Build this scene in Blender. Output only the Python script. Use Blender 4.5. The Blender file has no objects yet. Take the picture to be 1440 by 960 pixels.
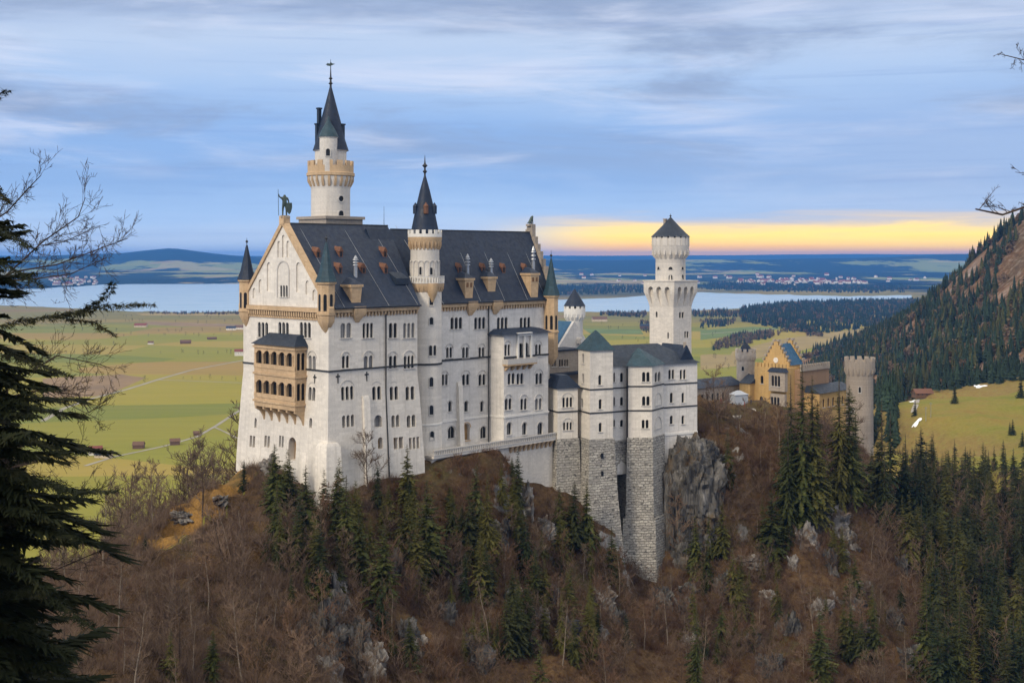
import bpy, math, random
import numpy as np
from mathutils import Vector, Matrix
from math import radians as R, sin, cos, pi, atan2, sqrt, tan

# ------------------------------------------------------------------ camera, sky, sun, exposure
S = bpy.context.scene
C = S.collection
F, H, HY, CX = 1720.0, 200.0, 362.0, 720.0          # focal length in photo pixels, eye height, horizon row, centre column
cd = bpy.data.cameras.new('camera'); cam = bpy.data.objects.new('camera', cd); C.objects.link(cam)
cd.sensor_width = 36; cd.lens = 36 * F / 1440; cd.shift_y = -(480 - HY) / 1440
cd.clip_start = 1; cd.clip_end = 80000
cam.location = (0, 0, H); cam.rotation_euler = (R(90), 0, 0)
S.camera = cam
S.view_settings.view_transform = 'Standard'; S.view_settings.look = 'None'
EXPO = 0.66
S.view_settings.exposure = EXPO; S.view_settings.gamma = 1
S.cycles.max_bounces = 5; S.cycles.diffuse_bounces = 3; S.cycles.volume_bounces = 0
S.cycles.transparent_max_bounces = 4; S.cycles.caustics_reflective = False; S.cycles.caustics_refractive = False
S.cycles.use_denoising = True

SUN_DIR = Vector((-0.50, -0.70, 0.52)).normalized()
sl = bpy.data.lights.new('sun', 'SUN'); sl.energy = 1.5; sl.angle = R(12); sl.color = (1.0, 0.86, 0.66)
so = bpy.data.objects.new('sun', sl); C.objects.link(so); so.location = (-200, -300, 500)
so.rotation_euler = SUN_DIR.to_track_quat('Z', 'Y').to_euler()

class NT:
    """small helper to write node trees in short lines"""
    def __init__(s, tree): s.t = tree; s.n = tree.nodes; s.n.clear()
    def __call__(s, typ, ins=None, **kw):
        nd = s.n.new(typ)
        for k, v in kw.items(): setattr(nd, k, v)
        for k, v in (ins or {}).items(): s.set(nd, k, v)
        return nd
    def set(s, nd, k, v):
        sock = nd.inputs[k]
        if isinstance(v, bpy.types.NodeSocket): s.t.links.new(v, sock)
        elif isinstance(v, bpy.types.Node): s.t.links.new(v.outputs[0], sock)
        else: sock.default_value = v
    def math(s, op, a, b=None, clamp=False):
        nd = s('ShaderNodeMath', operation=op, use_clamp=clamp); s.set(nd, 0, a)
        if b is not None: s.set(nd, 1, b)
        return nd.outputs[0]
    def mix(s, f, a, b, blend='MIX'):
        nd = s('ShaderNodeMix', data_type='RGBA', blend_type=blend, clamp_factor=True)
        s.set(nd, 0, f); s.set(nd, 6, a if not isinstance(a, tuple) else (*a, 1)[:4]); s.set(nd, 7, b if not isinstance(b, tuple) else (*b, 1)[:4])
        return nd.outputs[2]
    def ramp(s, f, stops, interp='LINEAR'):
        nd = s('ShaderNodeValToRGB'); cr = nd.color_ramp; cr.interpolation = interp
        while len(cr.elements) < len(stops): cr.elements.new(0.5)
        for e, (p, c) in zip(cr.elements, stops):
            e.position = p; e.color = (*c, 1) if isinstance(c, tuple) else (c, c, c, 1)
        s.set(nd, 0, f); return nd.outputs[0]
    def smooth(s, x, lo, hi):
        nd = s('ShaderNodeMapRange', interpolation_type='SMOOTHSTEP'); s.set(nd, 0, x); s.set(nd, 1, lo); s.set(nd, 2, hi); return nd.outputs[0]
    def noise(s, vec, scale, detail=4, rough=0.55, dist=0.0):
        return s('ShaderNodeTexNoise', {'Vector': vec, 'Scale': scale, 'Detail': detail, 'Roughness': rough, 'Distortion': dist}).outputs[0]
    def mapv(s, vec, scale=(1, 1, 1), loc=(0, 0, 0)):
        return s('ShaderNodeMapping', {'Vector': vec, 'Scale': scale, 'Location': loc}).outputs[0]

def lin(r, g, b):
    f = lambda c: ((c / 255 + 0.055) / 1.055) ** 2.4 if c > 10 else c / 255 / 12.92
    return (f(r), f(g), f(b))

wd = bpy.data.worlds.new('World'); S.world = wd; wd.use_nodes = True
k = NT(wd.node_tree)
STR = 0.10                                                    # background strength
def sk(r, g, b, m=1.0): return tuple(c / STR * m * 1.10 / 2 ** EXPO for c in lin(r, g, b))
tc = k('ShaderNodeTexCoord').outputs['Generated']
sx = k('ShaderNodeSeparateXYZ', {0: tc})
el = k.math('MULTIPLY', k.math('ARCSINE', sx.outputs[2]), 57.2958)
az = k.math('MULTIPLY', k.math('ARCTAN2', sx.outputs[0], sx.outputs[1]), 57.2958)
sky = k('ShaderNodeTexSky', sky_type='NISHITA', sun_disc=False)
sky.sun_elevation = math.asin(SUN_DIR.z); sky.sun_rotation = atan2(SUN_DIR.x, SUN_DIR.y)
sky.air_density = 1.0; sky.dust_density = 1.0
v2 = k('ShaderNodeCombineXYZ', {0: az, 1: el, 2: 0.0}).outputs[0]
wob = k.noise(k.mapv(v2, (0.05, 0.22, 1)), 1.0, 5, 0.6)
e2 = k.math('ADD', el, k.math('MULTIPLY', k.math('SUBTRACT', wob, 0.5), 3.2))
base = k.ramp(k.math('DIVIDE', e2, 14.0), [
    (0.00, sk(204, 220, 242)), (0.08, sk(194, 214, 241)), (0.15, sk(172, 202, 240)), (0.26, sk(146, 181, 228)),
    (0.42, sk(144, 180, 229)), (0.56, sk(170, 197, 234)), (0.70, sk(186, 205, 233)), (0.86, sk(162, 181, 214)), (1.0, sk(176, 190, 216))])
n1 = k.noise(k.mapv(v2, (0.06, 0.34, 1), (3.1, 0.7, 0)), 1.0, 9, 0.60, 0.5)
n2 = k.noise(k.mapv(v2, (0.07, 0.52, 1), (7.3, 2.2, 0)), 1.0, 9, 0.60, 0.45)
grey = k.math('MULTIPLY', k.smooth(n1, 0.44, 0.66), k.smooth(el, 2.5, 6.5))
base = k.mix(k.math('MULTIPLY', grey, 0.85), base, sk(144, 163, 196))
pale = k.math('MULTIPLY', k.smooth(n2, 0.46, 0.74), k.smooth(el, 0.5, 6.0))
base = k.mix(k.math('MULTIPLY', pale, 0.70), base, sk(214, 222, 242))
gr = k.math('MULTIPLY', k.smooth(az, 2.0, 20.0), k.math('SUBTRACT', 1.0, k.smooth(el, 5.0, 9.0)))
base = k.mix(k.math('MULTIPLY', gr, .38), base, sk(184, 196, 220))
n4 = k.noise(k.mapv(v2, (0.06, 2.6, 1), (1.3, 5.2, 0)), 1.0, 5, 0.6, 0.3)
base = k.mix(k.math('MULTIPLY', k.smooth(n4, 0.5, 0.75), 0.22), base, sk(122, 150, 205))
# low yellow clearing under the cloud, to the right of the view
n3 = k.noise(k.mapv(v2, (0.11, 1.6, 1), (0.4, 0.3, 0)), 1.0, 7, 0.62, 0.7)
e3 = k.math('ADD', el, k.math('MULTIPLY', k.math('SUBTRACT', n3, 0.5), 1.25))
band = k.ramp(k.math('DIVIDE', e3, 2.2), [(0.0, sk(255, 184, 60, 1.8)), (0.14, sk(255, 186, 66, 1.65)), (0.28, sk(255, 203, 78, 1.65)), (0.46, sk(255, 214, 98, 1.6)), (0.62, sk(255, 220, 136, 1.3)), (0.80, sk(240, 216, 184)), (0.95, sk(172, 190, 222))])
bm_ = k.math('MULTIPLY', k.math('SUBTRACT', 1.0, k.smooth(e3, 1.25, 2.45)), k.smooth(az, -2.5, 5.5))
base = k.mix(k.math('MULTIPLY', bm_, k.math('SUBTRACT', 1.0, k.smooth(az, 60.0, 90.0))), base, band)
# cloud deck overhead, brightened and warmed above the view to light the walls, with the clear-sky model showing between
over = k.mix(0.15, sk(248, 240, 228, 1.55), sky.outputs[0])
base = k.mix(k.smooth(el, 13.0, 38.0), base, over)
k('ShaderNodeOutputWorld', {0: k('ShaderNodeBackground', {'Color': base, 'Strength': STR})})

# ------------------------------------------------------------------ helpers: noise, meshes, things
rnd = random.Random(7)
def vnoise(x, y, seed=0):
    ix, iy = np.floor(x), np.floor(y); fx, fy = x - ix, y - iy
    fx = fx * fx * (3 - 2 * fx); fy = fy * fy * (3 - 2 * fy)
    def h(a, b):
        q = np.sin(a * 127.1 + b * 311.7 + seed * 74.7) * 43758.5453
        return q - np.floor(q)
    return (h(ix, iy) * (1 - fx) + h(ix + 1, iy) * fx) * (1 - fy) + (h(ix, iy + 1) * (1 - fx) + h(ix + 1, iy + 1) * fx) * fy
def fbm(x, y, oct=4, seed=0, gain=0.5):
    x = np.asarray(x, float); y = np.asarray(y, float); s = 0; a = 1; t = 0
    for i in range(oct):
        s = s + a * vnoise(x * 2 ** i + 17.3 * i, y * 2 ** i - 9.1 * i, seed + i); t += a; a *= gain
    return s / t * 2 - 1

def P(px, py, Y): return Vector(((px - CX) / F * Y, Y, H - (py - HY) / F * Y))
TH = atan2(1720, 1700); CT, ST = cos(TH), sin(TH)
CASTLE = (-36.0, 240.0, TH); WORLD = (0.0, 0.0, 0.0)
def fr2w(fr, x, y): c, s = cos(fr[2]), sin(fr[2]); return fr[0] + c * x - s * y, fr[1] + s * x + c * y
def w2fr(fr, X, Y): c, s = cos(fr[2]), sin(fr[2]); dx, dy = X - fr[0], Y - fr[1]; return c * dx + s * dy, -s * dx + c * dy
def AB(px, Y): return w2fr(CASTLE, (px - CX) / F * Y, Y)
def Zp(py, Y): return H - (py - HY) / F * Y
def aof(px, b): t = (px - CX) / F; return (t * (240 + CT * b) + 36 + ST * b) / (CT - t * ST)
def bof(px, a): t = (px - CX) / F; return (-36 + CT * a - t * (240 + ST * a)) / (ST + t * CT)
def Yab(a, b): return 240 + ST * a + CT * b

def tag(o, label=None, cat=None, group=None, kind=None):
    if label: o['label'] = label
    if cat: o['category'] = cat
    if group: o['group'] = group
    if kind: o['kind'] = kind
    return o
def autouv(me):
    nl = len(me.loops)
    if not nl: return
    uv = me.uv_layers.new(name='UVMap')
    co = np.empty(len(me.vertices) * 3); me.vertices.foreach_get('co', co); co = co.reshape(-1, 3)
    vi = np.empty(nl, int); me.loops.foreach_get('vertex_index', vi)
    npol = len(me.polygons); nr = np.empty(npol * 3); me.polygons.foreach_get('normal', nr); nr = nr.reshape(-1, 3)
    lt = np.empty(npol, int); me.polygons.foreach_get('loop_total', lt)
    N = np.repeat(nr, lt, axis=0); T = np.stack([-N[:, 1], N[:, 0], 0 * N[:, 0]], 1); L = np.linalg.norm(T, axis=1)
    bad = L < 0.05; T[bad] = (1, 0, 0); L[bad] = 1; T /= L[:, None]
    B = np.cross(N, T); p = co[vi]
    out = np.stack([(p * T).sum(1), (p * B).sum(1)], 1)
    uv.data.foreach_set('uv', out.ravel())
def finish(me, smooth=30):
    me.validate()
    if smooth:
        me.polygons.foreach_set('use_smooth', [True] * len(me.polygons)); me.set_sharp_from_angle(angle=R(smooth))
class Thing:
    def __init__(s, o, fr, org): s.o, s.fr, s.org = o, fr, org
def thing(name, label, cat, org=(0, 0, 0), fr=CASTLE, group=None):
    o = bpy.data.objects.new(name, None); C.objects.link(o)
    X, Y = fr2w(fr, org[0], org[1]); o.location = (X, Y, org[2]); o.rotation_euler = (0, 0, fr[2]); o.empty_display_size = 2
    tag(o, label, cat, group); return Thing(o, fr, org)

class MB:
    """collects shapes in a working frame and links them as ONE mesh object"""
    def __init__(s): s.v = []; s.f = []
    def add(s, vs, fs):
        n = len(s.v); s.v.extend(tuple(p) for p in vs); s.f.extend(tuple(i + n for i in f) for f in fs); return s
    def box(s, x0, x1, y0, y1, z0, z1):
        return s.add([(x0, y0, z0), (x1, y0, z0), (x1, y1, z0), (x0, y1, z0), (x0, y0, z1), (x1, y0, z1), (x1, y1, z1), (x0, y1, z1)],
                     [(3, 2, 1, 0), (4, 5, 6, 7), (0, 1, 5, 4), (1, 2, 6, 5), (2, 3, 7, 6), (3, 0, 4, 7)])
    def loft(s, rings, cap=True):
        """rings: list of lists of 3D points, counter-clockwise seen from above, going up"""
        n = len(rings[0]); vs = [p for r in rings for p in r]; fs = []
        for i in range(len(rings) - 1):
            for j in range(n):
                k2 = (j + 1) % n; fs.append((i * n + j, i * n + k2, (i + 1) * n + k2, (i + 1) * n + j))
        if cap: fs.append(tuple(range(n - 1, -1, -1))); fs.append(tuple((len(rings) - 1) * n + j for j in range(n)))
        return s.add(vs, fs)
    def prism(s, poly, z0, z1, grow=0.0):
        c = np.mean(np.array(poly), 0)
        lo = offset(poly, grow) if grow else poly
        return s.loft([[(x, y, z0) for x, y in lo], [(x, y, z1) for x, y in poly]])
    def lathe(s, cx, cy, prof, n=28, cap=True, rot=0.0):
        return s.loft([[(cx + r * cos(rot + 2 * pi * j / n), cy + r * sin(rot + 2 * pi * j / n), z) for j in range(n)] for r, z in prof], cap)
    def tube(s, p0, p1, r0, r1, n=5, cap=False):
        p0, p1 = Vector(p0), Vector(p1); d = (p1 - p0)
        if d.length < 1e-6: return s
        d.normalize(); u = d.orthogonal().normalized(); w = d.cross(u)
        return s.loft([[p + (u * cos(2 * pi * j / n) + w * sin(2 * pi * j / n)) * r for j in range(n)] for p, r in ((p0, r0), (p1, r1))], cap)
    def plate(s, pts, nv, d0, d1):
        """polygon pts (counter-clockwise seen from the tip of nv) thickened from d0 to d1 along nv"""
        nv = Vector(nv); n = len(pts); pts = [Vector(p) for p in pts]
        return s.loft([[p + nv * d0 for p in pts], [p + nv * d1 for p in pts]])
    def mesh(s, name, org=(0, 0, 0), smooth=30):
        me = bpy.data.meshes.new(name)
        me.from_pydata([(x - org[0], y - org[1], z - org[2]) for x, y, z in s.v], [], s.f); finish(me, smooth); return me
    def build(s, name, m, parent=None, org=None, smooth=30, uv=True):
        if isinstance(parent, Thing): po, org = parent.o, parent.org
        elif isinstance(parent, tuple): po, org = parent[0], parent[1].org
        else: po, org = parent, org or (0, 0, 0)
        me = s.mesh(name, org, smooth)
        if uv: autouv(me)
        me.materials.append(m)
        o = bpy.data.objects.new(name, me); C.objects.link(o); o.parent = po
        return o
def offset(poly, d):
    """move each side of a counter-clockwise polygon outward by d"""
    n = len(poly); out = []
    for i in range(n):
        p0, p1, p2 = (Vector(poly[(i + q) % n]) for q in (-1, 0, 1))
        e1 = (p1 - p0).normalized(); e2 = (p2 - p1).normalized(); n1 = Vector((e1.y, -e1.x)); n2 = Vector((e2.y, -e2.x))
        b = n1 + n2; b = b / max(0.3, (1 + n1.dot(n2))); q = p1 + b * d; out.append((q.x, q.y))
    return out
def cut(o, cutter):
    """subtract the cutter shapes from a wall mesh, leaving real recesses"""
    if not cutter.v: return
    me = bpy.data.meshes.new('cutter'); me.from_pydata(cutter.v, [], cutter.f)
    co = bpy.data.objects.new('cutter', me); C.objects.link(co)
    keep = o.parent; o.parent = None
    md = o.modifiers.new('cut', 'BOOLEAN'); md.operation = 'DIFFERENCE'; md.solver = 'EXACT'; md.object = co
    bpy.context.view_layer.update()
    dg = bpy.context.evaluated_depsgraph_get()
    new = bpy.data.meshes.new_from_object(o.evaluated_get(dg)); old = o.data
    o.modifiers.clear(); mat = old.materials[0]
    o.data = new; new.name = old.name
    new.materials.clear(); new.materials.append(mat)
    while new.uv_layers: new.uv_layers.remove(new.uv_layers[0])
    finish(new); autouv(new); o.parent = keep
    bpy.data.objects.remove(co); bpy.data.meshes.remove(me)
def cut_in(o, cutter, th):
    c2 = MB(); c2.v = [(x - th.org[0], y - th.org[1], z - th.org[2]) for x, y, z in cutter.v]; c2.f = cutter.f
    cut(o, c2)

class PL:
    """a wall plane: origin, direction (left to right seen from outside), outward normal"""
    def __init__(s, o, t, fr=CASTLE):
        t = Vector(t).normalized(); s.o = Vector(o); s.t = t; s.n = Vector((t.y, -t.x)); s.fr = fr
        s.O = fr2w(fr, *o); c, q = cos(fr[2]), sin(fr[2]); s.T = (c * t.x - q * t.y, q * t.x + c * t.y)
    def s_(s, px): t = (px - CX) / F; return (t * s.O[1] - s.O[0]) / (s.T[0] - t * s.T[1])
    def z_(s, py, u): return H - (py - HY) / F * (s.O[1] + u * s.T[1])
    def p(s, u, z, d=0.0): q = s.o + s.t * u + s.n * d; return (q.x, q.y, z)
def plane2(p, q, fr): return PL(p, (q[0] - p[0], q[1] - p[1]), fr)
def arch_pts(u0, u1, z0, z1, seg=7, flat=False):
    r = (u1 - u0) / 2; cxm = (u0 + u1) / 2
    if flat: return [(u0, z0), (u1, z0), (u1, z1), (u0, z1)]
    return [(u0, z0), (u1, z0)] + [(cxm + r * cos(pi * j / seg), z1 - r + r * sin(pi * j / seg)) for j in range(seg + 1)]
def win(th, pl, cutter, u0, u1, z0, z1, n=1, hood=False, glass=None, trim=None, dep=0.38, flat=False, sill=True, gap=0.26, name='window'):
    """a window of n arched lights: cuts recesses, sets a dark pane in each, adds sill, column caps and hood arch"""
    w = (u1 - u0); lw = (w - gap * (n - 1)) / n
    pane, fr, sl_, hd_ = MB(), MB(), MB(), MB()
    nv = (pl.n.x, pl.n.y, 0)
    for i in range(n):
        a = u0 + i * (lw + gap); pts = arch_pts(a, a + lw, z0, z1, flat=flat)
        cutter.plate([pl.p(u, z) for u, z in pts], nv, -dep, 1.6)
        big = arch_pts(a - 0.04, a + lw + 0.04, z0 - 0.04, z1 + 0.04, flat=flat)
        pane.plate([pl.p(u, z) for u, z in big], nv, -dep - 0.03, -dep + 0.02)
        if lw > 1.1:
            fr.plate([pl.p(u, z) for u, z in ((a + lw / 2 - 0.04, z0), (a + lw / 2 + 0.04, z0), (a + lw / 2 + 0.04, z1 - 0.05), (a + lw / 2 - 0.04, z1 - 0.05))], nv, -dep + 0.03, -dep + 0.08)
    if sill: sl_.plate([pl.p(u, z) for u, z in ((u0 - .22, z0 - .2), (u1 + .22, z0 - .2), (u1 + .22, z0 - .02), (u0 - .22, z0 - .02))], nv, -0.02, 0.2)
    if hood:
        c0 = (u0 + u1) / 2; r1 = w / 2 + .12; r2 = r1 + .2; zc = z1 - w * (.18 if n > 1 else .5)
        ou = [(c0 + r2 * cos(pi * j / 12), zc + r2 * sin(pi * j / 12)) for j in range(13)]
        inn = [(c0 + r1 * cos(pi * j / 12), zc + r1 * sin(pi * j / 12)) for j in range(13)]
        for j in range(12):
            hd_.plate([pl.p(u, z) for u, z in (inn[j], ou[j], ou[j + 1], inn[j + 1])], nv, -0.02, 0.13)
    o = pane.build(name, glass or M['glass'], th, uv=False)
    for nm, b_ in (('mullion', fr), ('sill', sl_), ('hood_arch', hd_)):
        if b_.v: b_.build(nm, trim or M['trim'], (o, th), uv=False)
    return o
def winpx(th, pl, cutter, px0, px1, py0, py1, n=1, hood=False, **kw):
    u0, u1 = pl.s_(px0), pl.s_(px1); um = (u0 + u1) / 2
    return win(th, pl, cutter, u0, u1, pl.z_(py1, um), pl.z_(py0, um), n, hood, **kw)
def strip(mb, pl, u0, u1, z0, z1, d0=-0.02, d1=0.12):
    mb.plate([pl.p(u, z) for u, z in ((u0, z0), (u1, z0), (u1, z1), (u0, z1))], (pl.n.x, pl.n.y, 0), d0, d1)
def corbels(mb, pl, u0, u1, z0, z1, step, w, d):
    n = max(1, int((u1 - u0) / step))
    for i in range(n):
        c0 = u0 + (i + .5) * (u1 - u0) / n
        strip(mb, pl, c0 - w / 2, c0 + w / 2, z0, z1, -0.02, d)
        strip(mb, pl, c0 - w / 2, c0 + w / 2, z0 - (z1 - z0) * .5, z0, -0.02, d * .5)
def crown_ring(mb, cx, cy, r, z0, z1, n, thick=0.35, fill=0.55, rot=0):
    """a ring of merlons"""
    for i in range(n):
        a0 = rot + 2 * pi * (i - fill / 2) / n; a1 = rot + 2 * pi * (i + fill / 2) / n
        q = [(cx + rr * cos(a), cy + rr * sin(a)) for rr, a in ((r, a0), (r, a1), (r - thick, a1), (r - thick, a0))]
        mb.loft([[(x, y, z0) for x, y in q], [(x, y, z1) for x, y in q]])
def ring_corbels(mb, cx, cy, r0, r1, z0, z1, n, wid):
    for i in range(n):
        a = 2 * pi * i / n; d = Vector((cos(a), sin(a))); t = Vector((-sin(a), cos(a)))
        def q(r, s): v = Vector((cx, cy)) + d * r + t * s; return v.x, v.y
        lo = [q(r0 - .1, -wid / 2), q(r0 + .12, -wid / 2), q(r0 + .12, wid / 2), q(r0 - .1, wid / 2)]
        hi = [q(r0 - .1, -wid / 2), q(r1, -wid / 2), q(r1, wid / 2), q(r0 - .1, wid / 2)]
        mb.loft([[(x, y, z0) for x, y in lo], [(x, y, (z0 + z1) / 2) for x, y in hi], [(x, y, z1) for x, y in hi]])

# ------------------------------------------------------------------ materials
M = {}
def material(name):
    m = bpy.data.materials.new(name); m.use_nodes = True; return m, NT(m.node_tree)
def bsdf(m, k, col, rough=0.85, bump=None, bs=0.3, bd=0.1, metal=0.0, spec=0.3, **extra):
    ins = {'Base Color': col if not isinstance(col, tuple) else (*col, 1)[:4], 'Roughness': rough, 'Metallic': metal, 'Specular IOR Level': spec}
    ins.update(extra)
    b = k('ShaderNodeBsdfPrincipled', ins)
    if bump is not None: k.set(b, 'Normal', k('ShaderNodeBump', {'Height': bump, 'Strength': bs, 'Distance': bd}))
    k('ShaderNodeOutputMaterial', {0: b.outputs[0]}); return m
def stone(name, c1, c2, bw=1.1, bh=0.46, mortar=0.02, mcol=None, contrast=0.35, stain=0.35, bs=0.3, dark=0.0, bd=0.06, warp=.08):
    m, k = material(name)
    uv = k('ShaderNodeUVMap').outputs[0]; ob = k('ShaderNodeTexCoord').outputs['Object']
    wv = k('ShaderNodeVectorMath', {0: k('ShaderNodeTexNoise', {'Vector': ob, 'Scale': .9, 'Detail': 3.0}).outputs['Color'], 1: (warp * 4, warp * 2, 0)}, operation='MULTIPLY').outputs[0]
    uv = k('ShaderNodeVectorMath', {0: uv, 1: wv}, operation='ADD').outputs[0]
    mc = mcol or tuple(c * .78 for c in c1)
    br = k('ShaderNodeTexBrick', {'Vector': uv, 'Color1': (*c1, 1), 'Color2': (*c2, 1), 'Mortar': (*mc, 1), 'Scale': 1.0, 'Mortar Size': mortar, 'Mortar Smooth': .4, 'Bias': 0.0, 'Brick Width': bw, 'Row Height': bh})
    flat = tuple((a + b) / 2 for a, b in zip(c1, c2))
    col = k.mix(contrast, flat, br.outputs[0])
    col = k.mix(k.math('MULTIPLY', k.smooth(k.noise(ob, 0.11, 5, .6), .38, .68), stain), col, tuple(c * f for c, f in zip(flat, (.62, .64, .68))))
    st = k.noise(k.mapv(ob, (1.5, 1.5, .07)), 1.0, 6, .65)
    col = k.mix(k.math('MULTIPLY', k.smooth(st, .50, .68), stain), col, tuple(c * f for c, f in zip(flat, (.55, .54, .52))))
    if dark:
        vo = k('ShaderNodeTexVoronoi', {'Vector': k.mapv(uv, (1.0 / bw * 1.15, 1.0 / bh * .8, 1)), 'Scale': 1.0})
        rr = k('ShaderNodeSeparateColor', {0: vo.outputs['Color']}).outputs[0]
        hole = k.math('MULTIPLY', k.smooth(rr, .50, .62), k.math('SUBTRACT', 1.0, k.smooth(vo.outputs['Distance'], .22, .42)))
        big = k.smooth(k.noise(ob, .2, 3), .30, .50)
        col = k.mix(k.math('MULTIPLY', k.math('MULTIPLY', hole, big), dark), col, (.05, .05, .055))
    fine = k.noise(ob, 3.0, 5, .7)
    col = k.mix(.22, col, k.ramp(fine, [(.3, tuple(c * .55 for c in flat)), (.7, tuple(min(.9, c * 1.25) for c in flat))]))
    hgt = k.math('ADD', k.math('MULTIPLY', br.outputs[1], -1.0), k.math('MULTIPLY', fine, .8))
    M[name] = bsdf(m, k, col, .9, hgt, bs, bd); return M[name]
stone('limestone', (.80, .75, .675), (.56, .525, .475), 1.5, .62, stain=.40, contrast=.62, mortar=.03)
stone('limestone_cool', (.77, .735, .69), (.54, .52, .49), 1.5, .62, stain=.44, contrast=.62, mortar=.03)
stone('tower_stone', (.74, .69, .62), (.52, .49, .45), .9, .4, stain=.42, contrast=.7)
stone('rubble', (.60, .57, .51), (.30, .285, .26), 1.15, .62, .07, (.08, .078, .075), .95, .5, 1.0, .95, .35, warp=.42)
stone('ochre', (.62, .45, .28), (.42, .29, .17), .9, .4, stain=.5, contrast=.6)
stone('orange_plaster', (.60, .40, .17), (.46, .30, .12), .8, .35, stain=.5, contrast=.6)
stone('brown_brick', (.34, .22, .14), (.26, .17, .11), .7, .3, stain=.4)
stone('gate_stone', (.42, .36, .30), (.30, .26, .22), .9, .42, .03, None, .8, .5, .6)
stone('trim', (.52, .50, .47), (.46, .44, .42), 2, .6, stain=.2)
stone('white_plaster', (.72, .70, .66), (.68, .66, .62), 2, 1, contrast=.1, stain=.2)
def slate(name, c1, c2, wid=.5, hgt=.32, pale=.25):
    m, k = material(name)
    uv = k('ShaderNodeUVMap').outputs[0]; ob = k('ShaderNodeTexCoord').outputs['Object']
    br = k('ShaderNodeTexBrick', {'Vector': uv, 'Color1': (*c1, 1), 'Color2': (*c2, 1), 'Mortar': (*(c * .5 for c in c1), 1), 'Mortar Size': .03, 'Brick Width': wid, 'Row Height': hgt, 'Scale': 1.0})
    st = k.noise(k.mapv(uv, (.55, .045, 1)), 1.0, 6, .65)
    col = k.mix(k.math('MULTIPLY', k.smooth(st, .48, .8), pale), br.outputs[0], tuple(c * 2.6 for c in c2))
    col = k.mix(k.math('MULTIPLY', k.smooth(k.noise(ob, .3, 5, .6), .45, .7), .45), col, tuple(c * .5 for c in c1))
    M[name] = bsdf(m, k, col, k.ramp(k.noise(ob, 1.2, 3), [(.3, .45), (.7, .7)]), br.outputs[1], -.25, .03, spec=.35)
slate('slate', (.010, .023, .052), (.007, .0165, .039), pale=.24)
slate('slate_grey', (.018, .030, .052), (.013, .023, .041), pale=.30)
slate('copper', (.021, .056, .078), (.014, .040, .058), 1.2, .7, .35)
slate('blue_tile', (.02, .10, .20), (.015, .075, .165), .5, .35)
slate('red_tile', (.22, .055, .03), (.16, .04, .025), .5, .35)
def plain(name, col, rough=.8, var=.25, scale=2.0, spec=.3, metal=0):
    m, k = material(name); ob = k('ShaderNodeTexCoord').outputs['Object']
    c = k.ramp(k.noise(ob, scale, 4, .6), [(.3, tuple(x * (1 - var) for x in col)), (.7, tuple(min(1, x * (1 + var)) for x in col))])
    M[name] = bsdf(m, k, c, rough, spec=spec, metal=metal)
plain('glass', (.010, .011, .013), .35, .4, .4, .25)
plain('shutter', (.17, .17, .175), .6, .12)
plain('wood', (.16, .085, .04), .6)
plain('pale_stone', (.50, .44, .38), .9, .2, .8)
plain('ochre_pane', (.26, .16, .07), .6)
plain('red_paint', (.145, .07, .045), .8)
plain('bronze', (.030, .050, .042), .5, .4, 3, .5)
plain('iron', (.030, .032, .035), .6)
plain('metal_grey', (.32, .34, .37), .35, .2, 3, .5, .6)
plain('canvas', (.34, .37, .42), .8, .08)
plain('white_wall', (.66, .63, .58), .9, .12)
plain('cream_wall', (.52, .44, .32), .9, .12)
plain('barn_wood', (.13, .075, .045), .9, .3)
plain('gravel', (.30, .28, .25), .95, .25, .3)
plain('road', (.27, .25, .20), .9, .2, .02)
plain('cloth_dark', (.03, .032, .05), .9)
plain('cloth_red', (.25, .05, .04), .9)
plain('skin', (.45, .28, .2), .6, .1)
plain('bark', (.075, .052, .038), .95, .35, 3)
plain('pale_bark', (.20, .165, .13), .95, .4, 3)
plain('twig_dark', (.045, .032, .026), .95, .3, 2)
plain('snow', (.80, .82, .86), .8, .05)
def foliage(name, c1, c2, c3, sc=.6):
    m, k = material(name); ob = k('ShaderNodeTexCoord').outputs['Object']; oi = k('ShaderNodeObjectInfo')
    n = k.noise(ob, sc, 4, .65)
    col = k.ramp(n, [(.32, c1), (.5, c2), (.68, c3)])
    col = k.mix(k.math('MULTIPLY', oi.outputs['Random'], .55), col, tuple(c * f for c, f in zip(c1, (.9, .8, .8))))
    hue = k.math('FRACT', k.math('MULTIPLY', oi.outputs['Random'], 7.31))
    col = k.mix(k.math('MULTIPLY', k.smooth(hue, .55, 1.0), .6), col, tuple(a * f for a, f in zip(c3, (1.05, .92, .85))))
    b = k('ShaderNodeBsdfPrincipled', {'Base Color': col, 'Roughness': .8, 'Specular IOR Level': .15})
    tr = k('ShaderNodeBsdfTranslucent', {'Color': col}); mx = k('ShaderNodeMixShader', {0: .12, 1: b.outputs[0], 2: tr.outputs[0]})
    k('ShaderNodeOutputMaterial', {0: mx.outputs[0]}); M[name] = m
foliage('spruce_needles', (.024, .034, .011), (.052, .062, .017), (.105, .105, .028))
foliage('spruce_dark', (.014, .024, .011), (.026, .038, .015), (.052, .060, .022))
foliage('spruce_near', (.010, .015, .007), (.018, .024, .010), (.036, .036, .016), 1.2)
foliage('brown_twigs', (.085, .060, .042), (.140, .102, .074), (.235, .18, .135), .35)
foliage('red_twigs', (.085, .054, .036), (.135, .086, .056), (.21, .14, .095), .35)
foliage('leaf_brown', (.06, .035, .018), (.10, .055, .025), (.15, .085, .04), .35)
foliage('valley_leaves', (.035, .040, .018), (.06, .062, .03), (.08, .07, .04), .3)
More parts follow.
